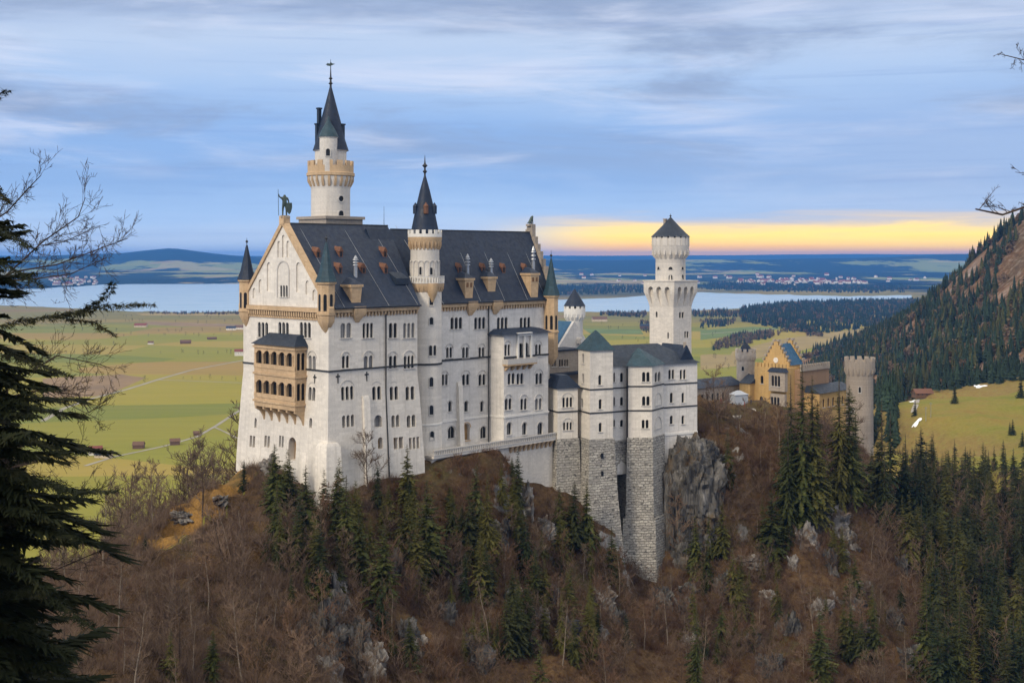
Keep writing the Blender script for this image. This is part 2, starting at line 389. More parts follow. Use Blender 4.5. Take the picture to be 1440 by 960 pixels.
# ------------------------------------------------------------------ the main palace
ZE, ZR = 190.0, 207.0
WID = 30.0
pal = thing('palace', 'long white stone palace with steep dark slate roofs, gabled end and ochre balcony', 'palace', (0, 0, 150))
A1 = 23.0
def ringed(poly, zs):
    """zs: (z, growth) from the bottom up"""
    return [[(x, y, z) for x, y in (offset(poly, g) if g else poly)] for z, g in zs]
west = [(0, 0), (A1, 0), (A1, WID), (0, WID)]
wm = MB(); wm.loft(ringed(west, [(138, 1.5), (158, 1.05), (172, .28), (176, 0), (ZE, 0)]))
cw = MB()
pS = PL((0, 0), (1, 0)); pW = PL((0, WID), (0, -1))
def rowpx(th, pl, cutter, y0, y1, items, **kw):
    for it in items:
        x0, x1, n = it[:3]; g = {}
        for t in it[3:]:
            if t == 'h': g['hood'] = True
            if t == 's': g['glass'] = M['shutter']
            if t == 'o': g['glass'] = M['ochre_pane']
            if t == 'f': g['flat'] = True
        winpx(th, pl, cutter, x0, x1, y0, y1, n, **{**kw, **g})
rowpx(pal, pS, cw, 454, 475, [(479, 494, 2, 's'), (510, 524.5, 3), (547, 558.5, 2), (567, 583, 3, 's')])
rowpx(pal, pS, cw, 500, 517.5, [(481, 491, 2, 'h'), (511.5, 524.5, 2, 'h', 's'), (547, 558, 2, 'h'), (568, 582, 3, 'h')])
rowpx(pal, pS, cw, 543, 562, [(479, 496.5, 3, 'h'), (522.5, 535, 2, 'h'), (547, 559, 2, 'h'), (569, 582, 2, 'h')])
rowpx(pal, pS, cw, 583, 600, [(479, 496, 3), (524, 535, 1, 'h', 's'), (548, 559.5, 2), (569.5, 582, 2, 'h')])
rowpx(pal, pS, cw, 614, 630.5, [(528, 535, 1, 'o'), (550, 563.5, 2, 'o', 'f'), (571.5, 586, 3, 'o', 'f')])
rowpx(pal, pW, cw, 453, 474.5, [(362.5, 377, 3), (391.5, 406, 3), (421.5, 437, 3)])
rowpx(pal, pW, cw, 500, 519, [(434, 444, 2, 's', 'h')])
rowpx(pal, pW, cw, 544, 563, [(435, 444.5, 2, 'h')])
rowpx(pal, pW, cw, 587, 601, [(438, 442, 1), (361.5, 364.5, 1)])
rowpx(pal, pW, cw, 612, 628, [(356, 363.5, 2, 'o', 'f'), (376.5, 384, 2, 'o', 'f'), (397, 403.5, 2, 'f')])
o = winpx(pal, pW, cw, 410.5, 421, 614, 646, 1, glass=M['ochre_pane'], trim=M['ochre'], dep=.7, name='door')
west_wall = wm.build('wall', M['limestone'], pal); west_wall['label'] = 'pale west block walls of the palace'
cut_in(west_wall, cw, pal)

# gable
gm, cg = MB(), MB()
gp = [(-.2, -.35), (-.2, WID + .35)]
gm.loft([[(-.2, -.3, ZE), (.8, -.3, ZE), (.8, WID + .3, ZE), (-.2, WID + .3, ZE)], [(-.2, WID / 2 - .1, ZR + .4), (.8, WID / 2 - .1, ZR + .4), (.8, WID / 2 + .1, ZR + .4), (-.2, WID / 2 + .1, ZR + .4)]])
pG = PL((-.2, WID), (0, -1))
winpx(pal, pG, cg, 394, 404.5, 401, 417.5, 3, dep=.3)
def blind(pl, cutter, u0, u1, z0, z1, dep=.28): cutter.plate([pl.p(u, z) for u, z in arch_pts(u0, u1, z0, z1)], (pl.n.x, pl.n.y, 0), -dep, 1.5)
mid = WID / 2
for d_, w_, z0, z1 in ((-5.2, 1.5, 193.0, 199.0), (5.2, 1.5, 193.0, 199.0), (-8.3, 1.3, 192.6, 195.4), (8.3, 1.3, 192.6, 195.4), (-10.6, 1.2, 191.4, 193.6), (10.6, 1.2, 191.4, 193.6)):
    blind(pG, cg, mid + d_ - w_ / 2, mid + d_ + w_ / 2, z0, z1)
for d_, z0, z1 in ((-1.6, 200, 203.4), (0, 200, 204.6), (1.6, 200, 203.4)): blind(pG, cg, mid + d_ - .5, mid + d_ + .5, z0, z1)
gable = gm.build('gable', M['limestone'], pal); cut_in(gable, cg, pal)
gt = MB()
for sgn in (-1, 1):                                           # sloping ochre coping along the gable
    b0 = mid + sgn * (mid + .9); q = [(-.55, b0, ZE + .1), (-.55, b0, ZE - .9), (-.55, mid, ZR - .35), (-.55, mid, ZR + .9)]
    if sgn > 0: q = q[::-1]
    gt.plate(q, (1, 0, 0), 0, 1.3)
gt.box(-.7, .9, mid - .8, mid + .8, ZR - .2, ZR + 1.5)
gt.build('gable_coping', M['ochre'], pal)
na = MB()                                                      # raised arch ring round the niche
for pr in ((1.9, 2.3, 192.2, 199.4),):
    u0, u1 = mid - pr[0], mid + pr[0]
    for j in range(12):
        a0, a1 = pi * j / 12, pi * (j + 1) / 12
        na.plate([pG.p(mid + r * cos(a), 197.2 + r * sin(a)) for r, a in ((1.9, a0), (2.2, a0), (2.2, a1), (1.9, a1))], (-1, 0, 0), -.02, .14)
    for s_ in (-1, 1): strip(na, pG, mid + s_ * 2.05 - .15, mid + s_ * 2.05 + .15, 191.8, 197.2, -.02, .14)
na.build('niche_arch', M['trim'], pal)

# string courses, cornices, corner pilaster, buttresses, pipes
st = MB()
zst = pS.z_(522, .3)
strip(st, pS, -.2, A1 + .1, zst - .16, zst + .14, -.05, .22); strip(st, pW, 0, WID + .2, zst - .16, zst + .14, -.05, .22)
st.build('string_course', M['iron'], pal)
wb = MB(); zb = pS.z_(609, 14)
strip(wb, pS, -.35, A1 + .1, zb - .3, zb + .1, -.3, .42); strip(wb, pW, -.4, WID + .35, zb - .3, zb + .1, -.3, .42)
wb.build('plinth_band', M['white_plaster'], pal)
cn = MB()
strip(cn, pS, -.3, A1, ZE - .9, ZE - .05, -.05, .75); corbels(cn, pS, 0, A1, ZE - 1.5, ZE - .85, .85, .4, .5)
strip(cn, pW, -.3, WID + .4, ZE - .9, ZE - .05, -.05, .75); corbels(cn, pW, 0, WID, ZE - 1.9, ZE - .85, .8, .4, .5)
strip(cn, pW, 0, WID, ZE - 2.5, ZE - 2.2, -.05, .2)
cn.build('cornice', M['ochre'], pal)
for px0, px1, yt, pl in ((508, 516.5, 557, pS), (430, 436, 628, pW), (366, 371, 617, pW)):
    bt = MB(); u0, u1 = pl.s_(px0), pl.s_(px1); zt = pl.z_(yt, u0); nv = Vector((pl.n.x, pl.n.y, 0))
    lo = [Vector(pl.p(u, 138, d)) for u, d in ((u0, -.2), (u0, 2.4), (u1, 2.4), (u1, -.2))]
    hi = [Vector(pl.p(u, zt, d)) for u, d in ((u0, -.2), (u0, .5), (u1, .5), (u1, -.2))]
    md = [Vector(pl.p(u, zt - 1.0, d)) for u, d in ((u0, -.2), (u0, .9), (u1, .9), (u1, -.2))]
    bt.loft([[tuple(p) for p in r] for r in (lo, md, hi)]); bt.build('buttress', M['limestone'], pal)
cp_ = MB(); zc_ = pS.z_(622, 0)
for yq in (0,):
    q = [(-1.9, -1.9), (1.6, -1.9), (1.6, 1.6), (-1.9, 1.6)]
    cp_.loft(ringed(q, [(136, .8), (zc_ - .8, .0), (zc_, -.45)]))
cp_.build('corner_buttress', M['limestone'], pal)
dp = MB(); u_ = pS.s_(541.5); dp.tube(pS.p(u_, ZE - 1, .3), pS.p(u_, 172, .3), .16, .16, 6); dp.tube(pS.p(u_, 172, .3), pS.p(u_, 150, 1.75), .16, .16, 6); dp.build('drain_pipe', M['iron'], pal)
for px, py in ((475, 531), (515.5, 528)):
    u_ = pS.s_(px); z_ = pS.z_(py, u_); an = MB(); strip(an, pS, u_ - .12, u_ + .12, z_ - 1.1, z_ + .8, -.02, .12); strip(an, pS, u_ - .5, u_ + .5, z_ + .1, z_ + .4, -.02, .1); an.build('wall_anchor', M['iron'], pal)
u_ = pW.s_(443); z_ = pW.z_(532, u_); an = MB(); strip(an, pW, u_ - .12, u_ + .12, z_ - 1.1, z_ + .8, -.02, .12); strip(an, pW, u_ - .5, u_ + .5, z_ + .1, z_ + .4, -.02, .1); an.build('wall_anchor', M['iron'], pal)

# west roof
rf = MB(); EV = -.95
rf.loft([[(.8, EV, ZE), (A1 + .1, EV, ZE), (27.2, WID - EV, ZE), (.8, WID - EV, ZE)], [(.8, mid - .15, ZR), (27.2, mid - .15, ZR), (27.2, mid + .15, ZR), (.8, mid + .15, ZR)]])
west_roof = rf.build('roof', M['slate'], pal)
MB().box(.8, 27.2, mid - .3, mid + .3, ZR - .15, ZR + .15).build('ridge_cap', M['iron'], pal)
def roof_pt(px, py, e0, z0, e1, z1):
    """where the ray through (px, py) meets the south roof slope from eave (b=e0,z0) to ridge (b=e1,z1)"""
    lo, hi = e0, e1
    for _ in range(40):
        b = (lo + hi) / 2; a = aof(px, b); zr = z0 + (z1 - z0) * (b - e0) / (e1 - e0)
        if Zp(py, Yab(a, b)) > zr: lo = b
        else: hi = b
    return a, b, z0 + (z1 - z0) * (b - e0) / (e1 - e0)
RW = (EV, ZE, mid, ZR)
b2, BR, ZR2, A2 = 4.5, 13.5, 206.2, 68.5
RE = (b2 - .9, ZE, BR, ZR2)
def dormer(px, py, rr, w=.95, h=1.75):
    a, b, z = roof_pt(px, py + 7, *rr); sl_ = (rr[3] - rr[1]) / (rr[2] - rr[0]); run = h * 1.35 / sl_
    d = MB(); d.loft([[(a - w / 2, b - .15, z - .4), (a + w / 2, b - .15, z - .4), (a + w / 2, b + run, z + h * .9), (a - w / 2, b + run, z + h * .9)],
                      [(a - w / 2, b - .15, z + h * .62), (a + w / 2, b - .15, z + h * .62), (a + w / 2, b + run, z + h * .92), (a - w / 2, b + run, z + h * .92)]])
    d.loft([[(a - w / 2 - .12, b - .3, z + h * .62), (a + w / 2 + .12, b - .3, z + h * .62), (a + w / 2 + .12, b + run, z + h * .9), (a - w / 2 - .12, b + run, z + h * .9)],
            [(a - .06, b - .3, z + h * 1.15), (a + .06, b - .3, z + h * 1.15), (a + .06, b + run, z + h * 1.3), (a - .06, b + run, z + h * 1.3)]])
    do = d.build('dormer', M['red_paint'], pal)
    g = MB(); pl = PL((a - w / 2, b - .15), (1, 0)); g.plate([pl.p(u, zz) for u, zz in arch_pts(w * .24, w * .76, z + .05, z + h * .66)], (0, -1, 0), -.02, .03); g.build('pane', M['glass'], (do, pal))
for px, py in ((447, 355), (479, 354), (541, 354), (478, 377), (511, 377), (542, 377)): dormer(px, py, RW)
for px, py in ((646, 376), (679.5, 376), (708, 376), (738, 376)): dormer(px, py, RE)
def pot(px, y0, y1, rr):
    a, b, z = roof_pt(px, y1, *rr); zt = Zp(y0, Yab(a, b)); c = MB(); hh = zt - z
    c.lathe(a, b, [(.42, z - .8), (.42, z + hh * .45)], 8)
    for i in range(3):
        z0 = z + hh * (.45 + .13 * i); c.lathe(a, b, [(.3, z0), (.3, z0 + hh * .05), (.62, z0 + hh * .06), (.55, z0 + hh * .11)], 8)
    c.lathe(a, b, [(.5, z + hh * .84), (.1, z + hh)], 8); c.build('chimney_pot', M['metal_grey'], pal)
pot(500, 359, 388, RW); pot(657.5, 357, 390, RE); pot(690.5, 363, 388, RE); pot(750, 346, 385, RE)
def chim(px0, px1, y0, y1, rr, niche=True):
    a, b, z = roof_pt((px0 + px1) / 2, y1, *rr); w = (px1 - px0) * Yab(a, b) / F / .95 / 2; zt = Zp(y0, Yab(a, b)); ff = b - .2
    c = MB(); c.loft([[(a - w * .72, ff, z - 1), (a + w * .72, ff, z - 1), (a + w * .72, ff + 3, z - 1), (a - w * .72, ff + 3, z - 1)], [(a - w * .72, ff, z + .2), (a + w * .72, ff, z + .2), (a + w * .72, ff + 3, z + .2), (a - w * .72, ff + 3, z + .2)],
                      [(a - w * .85, ff - .2, zt - .5), (a + w * .85, ff - .2, zt - .5), (a + w * .85, ff + 3, zt - .5), (a - w * .85, ff + 3, zt - .5)]])
    c.box(a - w, a + w, ff - .35, ff + 3.1, zt - .5, zt)
    ob = c.build('chimney', M['ochre'], pal)
    g = MB()
    for s_ in (-1, 1): g.plate([(a + s_ * w * .36 + dx, ff - .12, zz) for dx, zz in ((-w * .18, zt - 2.0), (w * .18, zt - 2.0), (w * .18, zt - 1.0), (-w * .18, zt - 1.0))], (0, -1, 0), 0, .12)
    if niche: g.build('panel', M['wood'], (ob, pal))
    cap = MB(); cap.loft([[(a - w * .95, ff - .3, zt), (a + w * .95, ff - .3, zt), (a + w * .95, ff + 3.0, zt), (a - w * .95, ff + 3.0, zt)], [(a - w * .3, ff + .8, zt + 1.0), (a + w * .3, ff + .8, zt + 1.0), (a + w * .3, ff + 2.6, zt + 1.4), (a - w * .3, ff + 2.6, zt + 1.4)]])
    cap.build('chimney_cap', M['slate'], (ob, pal))
chim(489.5, 510.5, 400, 424, RW, False); chim(649, 668, 391, 417, RE); chim(681, 700, 389, 408, RE, False); chim(741, 760, 384, 416, RE)
for px, y0 in ((540, 290), (538, 296)):                          # thin lightning rods on the ridge
    a = aof(px, mid); r_ = MB(); r_.tube((a, mid, ZR), (a, mid, Zp(y0, Yab(a, mid))), .06, .03, 4); r_.build('lightning_rod', M['iron'], pal); break
for wp, rr in (((418, 480, 520, 556), RW), ((634, 668, 700, 726), RE)):      # lightning conductors running down the slates
    for px in wp:
        a = aof(px, rr[2]); q = MB(); q.tube((a, rr[2], rr[3] + .1), (a, rr[0], rr[1] + .12), .045, .045, 4); q.build('conductor', M['metal_grey'], pal)
q = MB(); q.tube((.8, EV - .1, ZE), (A1 + .1, EV - .1, ZE), .2, .2, 6); q.build('gutter', M['slate_grey'], pal)
q = MB(); q.tube((30, b2 - 1.0, ZE), (A2, b2 - 1.0, ZE), .2, .2, 6); q.build('gutter', M['slate_grey'], pal)
sk_ = MB(); a, b, z = roof_pt(562, 396, *RW)
sk_.loft([[(a - 1.6, b - .9, z - .6), (a + 1.8, b - .9, z - .6), (a + 1.8, b + 2, z + .4), (a - 1.6, b + 2, z + .4)], [(a - 1.6, b - .9, z + .7), (a + 1.8, b - .9, z + .7), (a + 1.8, b + 2, z + 2.1), (a - 1.6, b + 2, z + 2.1)]])
sk_.build('dormer', M['slate_grey'], pal)
# small oriel corbels under the eave that carry the chimneys
for px, pl, y0 in ((502, 'w', 436), (661, 'e', 427), (696, 'e', 426)):
    b = 0 if pl == 'w' else b2; a = aof(px, b); q = MB(); w = 1.5
    q.loft([[(a - w * .3, b - .1, ZE - 3), (a + w * .3, b - .1, ZE - 3), (a + w * .3, b + .2, ZE - 3), (a - w * .3, b + .2, ZE - 3)], [(a - w, b - 1.15, ZE - 1.1), (a + w, b - 1.15, ZE - 1.1), (a + w, b + .2, ZE - 1.1), (a - w, b + .2, ZE - 1.1)], [(a - w, b - 1.15, ZE + .2), (a + w, b - 1.15, ZE + .2), (a + w, b + .2, ZE + .2), (a - w, b + .2, ZE + .2)]])
    q.build('corbel', M['ochre'], pal)

# east block with its projecting bay
em, ce = MB(), MB()
em.prism([(22, b2), (A2, b2), (A2 + 3, 24), (22, 24)], 138, ZE, .0)
pE = PL((0, b2), (1, 0))
rowpx(pal, pE, ce, 446, 462.5, [(633.5, 650, 3), (667, 682.5, 3), (699, 714, 3), (731, 746, 3)])
rowpx(pal, pE, ce, 488, 503, [(627.5, 636, 2, 'h'), (650, 659, 2, 'h'), (673, 681.5, 2, 'h')])
rowpx(pal, pE, ce, 526, 541.5, [(621.5, 629.5, 2, 'h'), (650, 660, 2, 'h'), (673, 683, 2, 'h')])
rowpx(pal, pE, ce, 564, 578.5, [(630.5, 635, 1, 'h'), (653, 658, 1, 'h'), (675.5, 680, 1, 'h')])
rowpx(pal, pE, ce, 599, 616, [(630, 639.5, 1, 'h'), (675.5, 684, 1, 'h')])
winpx(pal, pE, ce, 651.5, 660.5, 595, 619, 1, True, glass=M['ochre_pane'], trim=M['ochre'], dep=.8, name='door')
east_wall = em.build('wall', M['limestone_cool'], pal); cut_in(east_wall, ce, pal)
AB0 = aof(708.5, 0)
bmn, cb = MB(), MB(); ZB = 182.6
bmn.box(AB0, 63.2, 0, b2 + .5, 138, ZB)
rowpx(pal, pS, cb, 484, 500, [(709.5, 717.5, 2, 'h'), (752.5, 761, 2, 'h')])
rowpx(pal, pS, cb, 524.5, 540, [(714, 724, 2), (726.5, 736, 2), (753, 762.5, 2, 'h')])
rowpx(pal, pS, cb, 560, 576, [(710, 719.5, 2, 'h'), (732, 741, 2, 'h'), (752.5, 762, 2, 'h', 's')])
rowpx(pal, pS, cb, 594, 611, [(713, 719, 1, 'h'), (734.5, 740.5, 1, 'h'), (756, 763, 1, 'h')])
winpx(pal, pS, cb, 729, 743.5, 482, 502, 2, dep=.5, name='door')
bay_wall = bmn.build('bay', M['limestone_cool'], pal); cut_in(bay_wall, cb, pal)
br_ = MB(); br_.loft([[(AB0 - .9, -.9, ZB), (63.9, -.9, ZB), (63.9, b2 + .05, ZB), (AB0 - .9, b2 + .05, ZB)], [(AB0 + 1.2, 2.0, ZB + 1.0), (62.4, 2.0, ZB + 1.0), (62.4, b2 + .05, ZB + 1.15), (AB0 + 1.2, b2 + .05, ZB + 1.15)]])
br_.build('bay_roof', M['slate'], pal)
st = MB(); zs2 = pE.z_(503.5, aof(660, b2)); strip(st, pE, 28, AB0, zs2 - .25, zs2 + .15, -.05, .2); strip(st, pS, AB0, 63.3, zs2 - .25, zs2 + .15, -.05, .2)
st.add([], []); st.build('string_course', M['iron'], pal)
wb = MB(); zb = pE.z_(587.5, aof(660, b2)); strip(wb, pE, 28, AB0, zb - .25, zb + .2, -.05, .2); strip(wb, pS, AB0, 63.3, zb - .25, zb + .2, -.05, .2)
strip(wb, PL((AB0, b2), (0, -1)), 0, b2, zb - .25, zb + .2, -.05, .2); wb.build('plinth_band', M['white_plaster'], pal)
cn = MB(); strip(cn, pE, 22, A2 + .2, ZE - .9, ZE - .05, -.05, .7); corbels(cn, pE, 28, A2, ZE - 1.5, ZE - .85, .85, .4, .48); cn.build('cornice', M['ochre'], pal)
dp = MB(); u_ = pE.s_(686); dp.tube(pE.p(u_, ZE - 1, .3), pE.p(u_, 158, .3), .16, .16, 6); dp.build('drain_pipe', M['iron'], pal)
bt = MB(); u0, u1 = pE.s_(642), pE.s_(648); zt = pE.z_(537, u0)
bt.loft([[pE.p(u, 150, d) for u, d in ((u0, -.1), (u0, 1.7), (u1, 1.7), (u1, -.1))], [pE.p(u, zt - 1, d) for u, d in ((u0, -.1), (u0, .7), (u1, .7), (u1, -.1))], [pE.p(u, zt, d) for u, d in ((u0, -.1), (u0, .3), (u1, .3), (u1, -.1))]]); bt.build('buttress', M['limestone'], pal)
# bay balcony: slab on brackets, parapet, little aedicule round the door
u0, u1 = pS.s_(706.5), pS.s_(748); z0 = pS.z_(513, u0)
bl = MB(); bl.box(u0, u1, -1.7, .02, z0 - .2, z0 + .15)
for i in range(5):
    c0 = u0 + (u1 - u0) * (i + .5) / 5; bl.loft([[(c0 - .25, -.2, z0 - 1.4), (c0 + .25, -.2, z0 - 1.4), (c0 + .25, .02, z0 - 1.4), (c0 - .25, .02, z0 - 1.4)], [(c0 - .25, -1.5, z0 - .2), (c0 + .25, -1.5, z0 - .2), (c0 + .25, .02, z0 - .2), (c0 - .25, .02, z0 - .2)]])
bl = bl.build('balcony', M['ochre'], pal)
pr = MB(); pr.box(u0, u1, -1.75, -1.5, z0 + .15, z0 + 1.25); pr.box(u0, u0 + .25, -1.5, .02, z0 + .15, z0 + 1.25); pr.box(u1 - .25, u1, -1.5, .02, z0 + .15, z0 + 1.25); pr.build('parapet', M['trim'], (bl, pal))
pi_ = MB()
for px in (727, 736.2, 745.5): u_ = pS.s_(px); pi_.box(u_ - .22, u_ + .22, -.5, .02, z0 + .15, z0 + 6.3)
u0, u1 = pS.s_(726), pS.s_(746.5); pi_.box(u0, u1, -.6, .02, z0 + 6.3, z0 + 7.0); pi_.build('door_surround', M['white_plaster'], pal)

# east roof, gable, corner turrets
rf = MB(); ae = A2 + 2.4
rf.loft([[(20, b2 - .9, ZE), (A2 + .1, b2 - .9, ZE), (A2 + 4, 24.4, ZE), (20, 24.4, ZE)], [(20, BR - .15, ZR2), (ae, BR - .15, ZR2), (ae, BR + .15, ZR2), (20, BR + .15, ZR2)]])
rf.build('roof', M['slate'], pal)
MB().box(27, ae, BR - .28, BR + .28, ZR2 - .15, ZR2 + .15).build('ridge_cap', M['iron'], pal)
gs = MB(); ns = 9
for i in range(ns):                                             # stepped gable parapet of the east end
    f0, f1 = i / ns, (i + 1) / ns
    for s_ in (0, 1):
        e_ = (b2 - 1.1) if s_ == 0 else 24.6
        p0 = Vector((A2 + .2 + 2.4 * f0, e_ + (BR - e_) * f0)); p1 = Vector((A2 + .2 + 2.4 * f1, e_ + (BR - e_) * f1))
        lo_, hi_ = min(p0.y, p1.y), max(p0.y, p1.y)
        gs.box(p0.x, p0.x + 1.1, lo_, hi_, ZE - 1, ZE + (ZR2 - ZE) * f1 + .7)
gs.box(ae, ae + 1.3, BR - .9, BR + .9, ZR2 - 1, ZR2 + 1.9); gs.build('gable', M['gate_stone'], pal)
def corner_turret(a, b, r, zc, zb, zt, ztip, wall, roof, n=8, zf=None):
    t = MB(); t.lathe(a, b, [(.3, zc - 2.2), (r * .55, zc - 1.4), (r, zc), (r, zb), (r * 1.12, zb + .1), (r * 1.12, zb + .5), (r, zb + .6), (r, zt - .5), (r * 1.2, zt - .4), (r * 1.2, zt)], n, rot=pi / n)
    tw = t.build('turret', wall, pal)
    c = MB(); c.lathe(a, b, [(r * 1.3, zt), (r * .85, zt + (ztip - zt) * .25), (r * .12, ztip)], n, rot=pi / n); c.build('cone_roof', roof, (tw, pal))
    f = MB(); f.lathe(a, b, [(.1, ztip - .2), (.1, ztip + .5), (.3, ztip + .7), (.3, ztip + .9), (.06, ztip + 1.1), (.03, (zf or ztip + 2.2))], 6); f.build('finial', M['iron'], (tw, pal))
    w = MB()
    for an in (-pi / 2, -pi / 2 - pi / 4 * 1, pi):
        d = Vector((cos(an), sin(an))); tt = Vector((-d.y, d.x)); rr = r * cos(pi / n)
        w.plate([(a + d.x * rr + tt.x * u, b + d.y * rr + tt.y * u, z) for u, z in arch_pts(-.32, .32, zb + .9, min(zb + 4.2, zt - .8))], (d.x, d.y, 0), -.02, .04)
    w.build('slit_window', M['glass'], (tw, pal))
corner_turret(.2, 1.0, 1.75, 187.4, 188.6, 195.2, 203.0, M['ochre'], M['copper'], zf=204.6)
corner_turret(.2, 29.0, 1.6, 187.6, 188.4, 195.3, 202.6, M['ochre'], M['slate'], zf=204.2)
aT = aof(775, 3.5); YT = Yab(aT, 3.5)
corner_turret(aT, 3.5, 1.75, Zp(500, YT), Zp(468, YT), Zp(415, YT), Zp(364, YT), M['ochre'], M['copper'], zf=Zp(352, YT))

# west loggia: a two-storey ochre balcony with arcades
dl = 2.8; bL, bR = bof(357.5, -dl), bof(415, -dl); YL = Yab(-dl, (bL + bR) / 2)
zt_, zb_ = Zp(485, YL), Zp(574, YL)
lm, cl = MB(), MB(); lm.box(-dl, .05, bR, bL, zb_, zt_)
pL_ = PL((-dl, bL), (0, -1)); pLs = PL((-dl, bR), (1, 0)); WL = bL - bR
lg = MB()
for y0, y1 in ((494, 518), (536, 560)):
    z1, z0 = Zp(y0, YL), Zp(y1, YL)
    win(pal, pL_, cl, .7, WL - .7, z0, z1, 5, glass=M['glass'], trim=M['ochre'], dep=.62, gap=.34, sill=False, name='arcade')
    win(pal, pLs, cl, .45, dl - .45, z0, z1, 2, glass=M['glass'], trim=M['ochre'], dep=.35, gap=.25, sill=False, name='arcade')
lob = lm.build('loggia', M['ochre'], pal); cut_in(lob, cl, pal)
for yb in (489, 527, 566):
    zz = Zp(yb, YL); lg.box(-dl - .25, .04, bR - .25, bL + .25, zz - .22, zz + .22)
for y0, y1 in ((494, 518), (536, 560)):                          # rails and slim columns between the arches
    z1, z0 = Zp(y0, YL), Zp(y1, YL)
    lg.box(-dl - .12, -dl + .15, bR, bL, z0 - .1, z0 + .75)
    for i in range(6):
        u = .7 + (WL - 1.4) * i / 5; q = pL_.p(u, 0, .05); lg.lathe(q[0], q[1], [(.2, z0 + .7), (.15, z0 + .8), (.15, z1 - .9), (.28, z1 - .55)], 8)
lg.build('loggia_moulding', M['ochre'], (lob, pal))
cb_ = MB()
for i in range(6):                                               # curved brackets carrying the loggia
    bb = bR + .35 + (WL - .7) * i / 5; pr_ = [(.02, zb_ - 4.2), (-.45, zb_ - 3.6), (-.8, zb_ - 2.3), (-1.5, zb_ - 1.2), (-dl + .1, zb_ - .5), (-dl + .1, zb_), (.02, zb_)]
    cb_.plate([(x, bb - .28, z) for x, z in pr_], (0, 1, 0), 0, .56)
cb_.build('bracket', M['ochre'], (lob, pal))
MB().box(-.25, .04, bR, bL, zb_ - 3.8, zb_).build('back_panel', M['orange_plaster'], (lob, pal))
lr = MB(); lr.loft([[(-dl - .55, bR - .55, zt_), (.05, bR - .55, zt_), (.05, bL + .55, zt_), (-dl - .55, bL + .55, zt_)], [(-.9, bR + 2, zt_ + 1.9), (.05, bR + 1.2, zt_ + 2.2), (.05, bL - 1.2, zt_ + 2.2), (-.9, bL - 2, zt_ + 1.9)]])
lr.build('loggia_roof', M['slate_grey'], (lob, pal))

# long terrace along the south front
ter = thing('terrace', 'narrow stone terrace with a balustrade on brackets below the palace windows', 'terrace', (45, 2, 150))
tz = 158.0; ta0, ta1, tb = 26.5, 64.5, -1.2
tm = MB(); tm.box(ta0, ta1, tb, b2 - .02, tz - .5, tz); tm.build('deck', M['limestone'], ter)
tw_ = MB(); tw_.box(ta0 + .3, ta1, tb + 1.0, b2 - .05, 136, tz - .52); tw_.build('retaining_wall', M['tower_stone'], ter)
tp = MB(); tp.box(ta0, ta1, tb - .12, tb + .25, tz + .0, tz + .25); tp.box(ta0, ta1, tb - .15, tb + .3, tz + 1.05, tz + 1.3)
n_ = 60
for i in range(n_): c0 = ta0 + (ta1 - ta0) * (i + .5) / n_; tp.box(c0 - .17, c0 + .17, tb - .02, tb + .18, tz + .25, tz + 1.05)
tp.build('balustrade', M['ochre'] if False else M['trim'], ter)
tk = MB()
for i in range(11):
    c0 = aof(722, tb) + i * 1.45
    if c0 < ta1: tk.loft([[(c0 - .3, tb + .8, tz - 2.0), (c0 + .3, tb + .8, tz - 2.0), (c0 + .3, tb + 1.05, tz - 2.0), (c0 - .3, tb + 1.05, tz - 2.0)], [(c0 - .3, tb - .05, tz - .5), (c0 + .3, tb - .05, tz - .5), (c0 + .3, tb + 1.05, tz - .5), (c0 - .3, tb + 1.05, tz - .5)]])
tk.build('brackets', M['ochre'], ter)

# ------------------------------------------------------------------ round towers
def slit(th, cx, cy, r, ang, z0, z1, w, name='window', roundel=False):
    d = Vector((cos(ang), sin(ang))); t = Vector((-d.y, d.x)); m = MB(); fr = MB()
    pts = arch_pts(-w / 2, w / 2, z0, z1) if not roundel else [(w / 2 * cos(2 * pi * j / 12), (z0 + z1) / 2 + w / 2 * sin(2 * pi * j / 12)) for j in range(12)]
    rr = sqrt(max(.1, r * r - w * w / 4))
    m.plate([(cx + d.x * rr + t.x * u, cy + d.y * rr + t.y * u, z) for u, z in pts], (d.x, d.y, 0), -.1, (r - rr) + .02)
    o = m.build(name, M['glass'], th, uv=False)
    n = len(pts); cu = sum(p[0] for p in pts) / n; cz = sum(p[1] for p in pts) / n
    big = [(cu + (u - cu) * 1.4 + (0), cz + (z - cz) * (1.18 if not roundel else 1.4)) for u, z in pts]
    for j in range(n):
        q = [pts[j], big[j], big[(j + 1) % n], pts[(j + 1) % n]]
        fr.plate([(cx + d.x * rr + t.x * u, cy + d.y * rr + t.y * u, z) for u, z in q], (d.x, d.y, 0), -.05, (r - rr) + .16)
    fr.build('frame', M['trim'], (o, th), uv=False)
def view_angle(a, b):
    """direction, in castle axes, from (a,b) back towards the camera"""
    x, y = w2fr(CASTLE, 0, 0); return atan2(y - b, x - a)

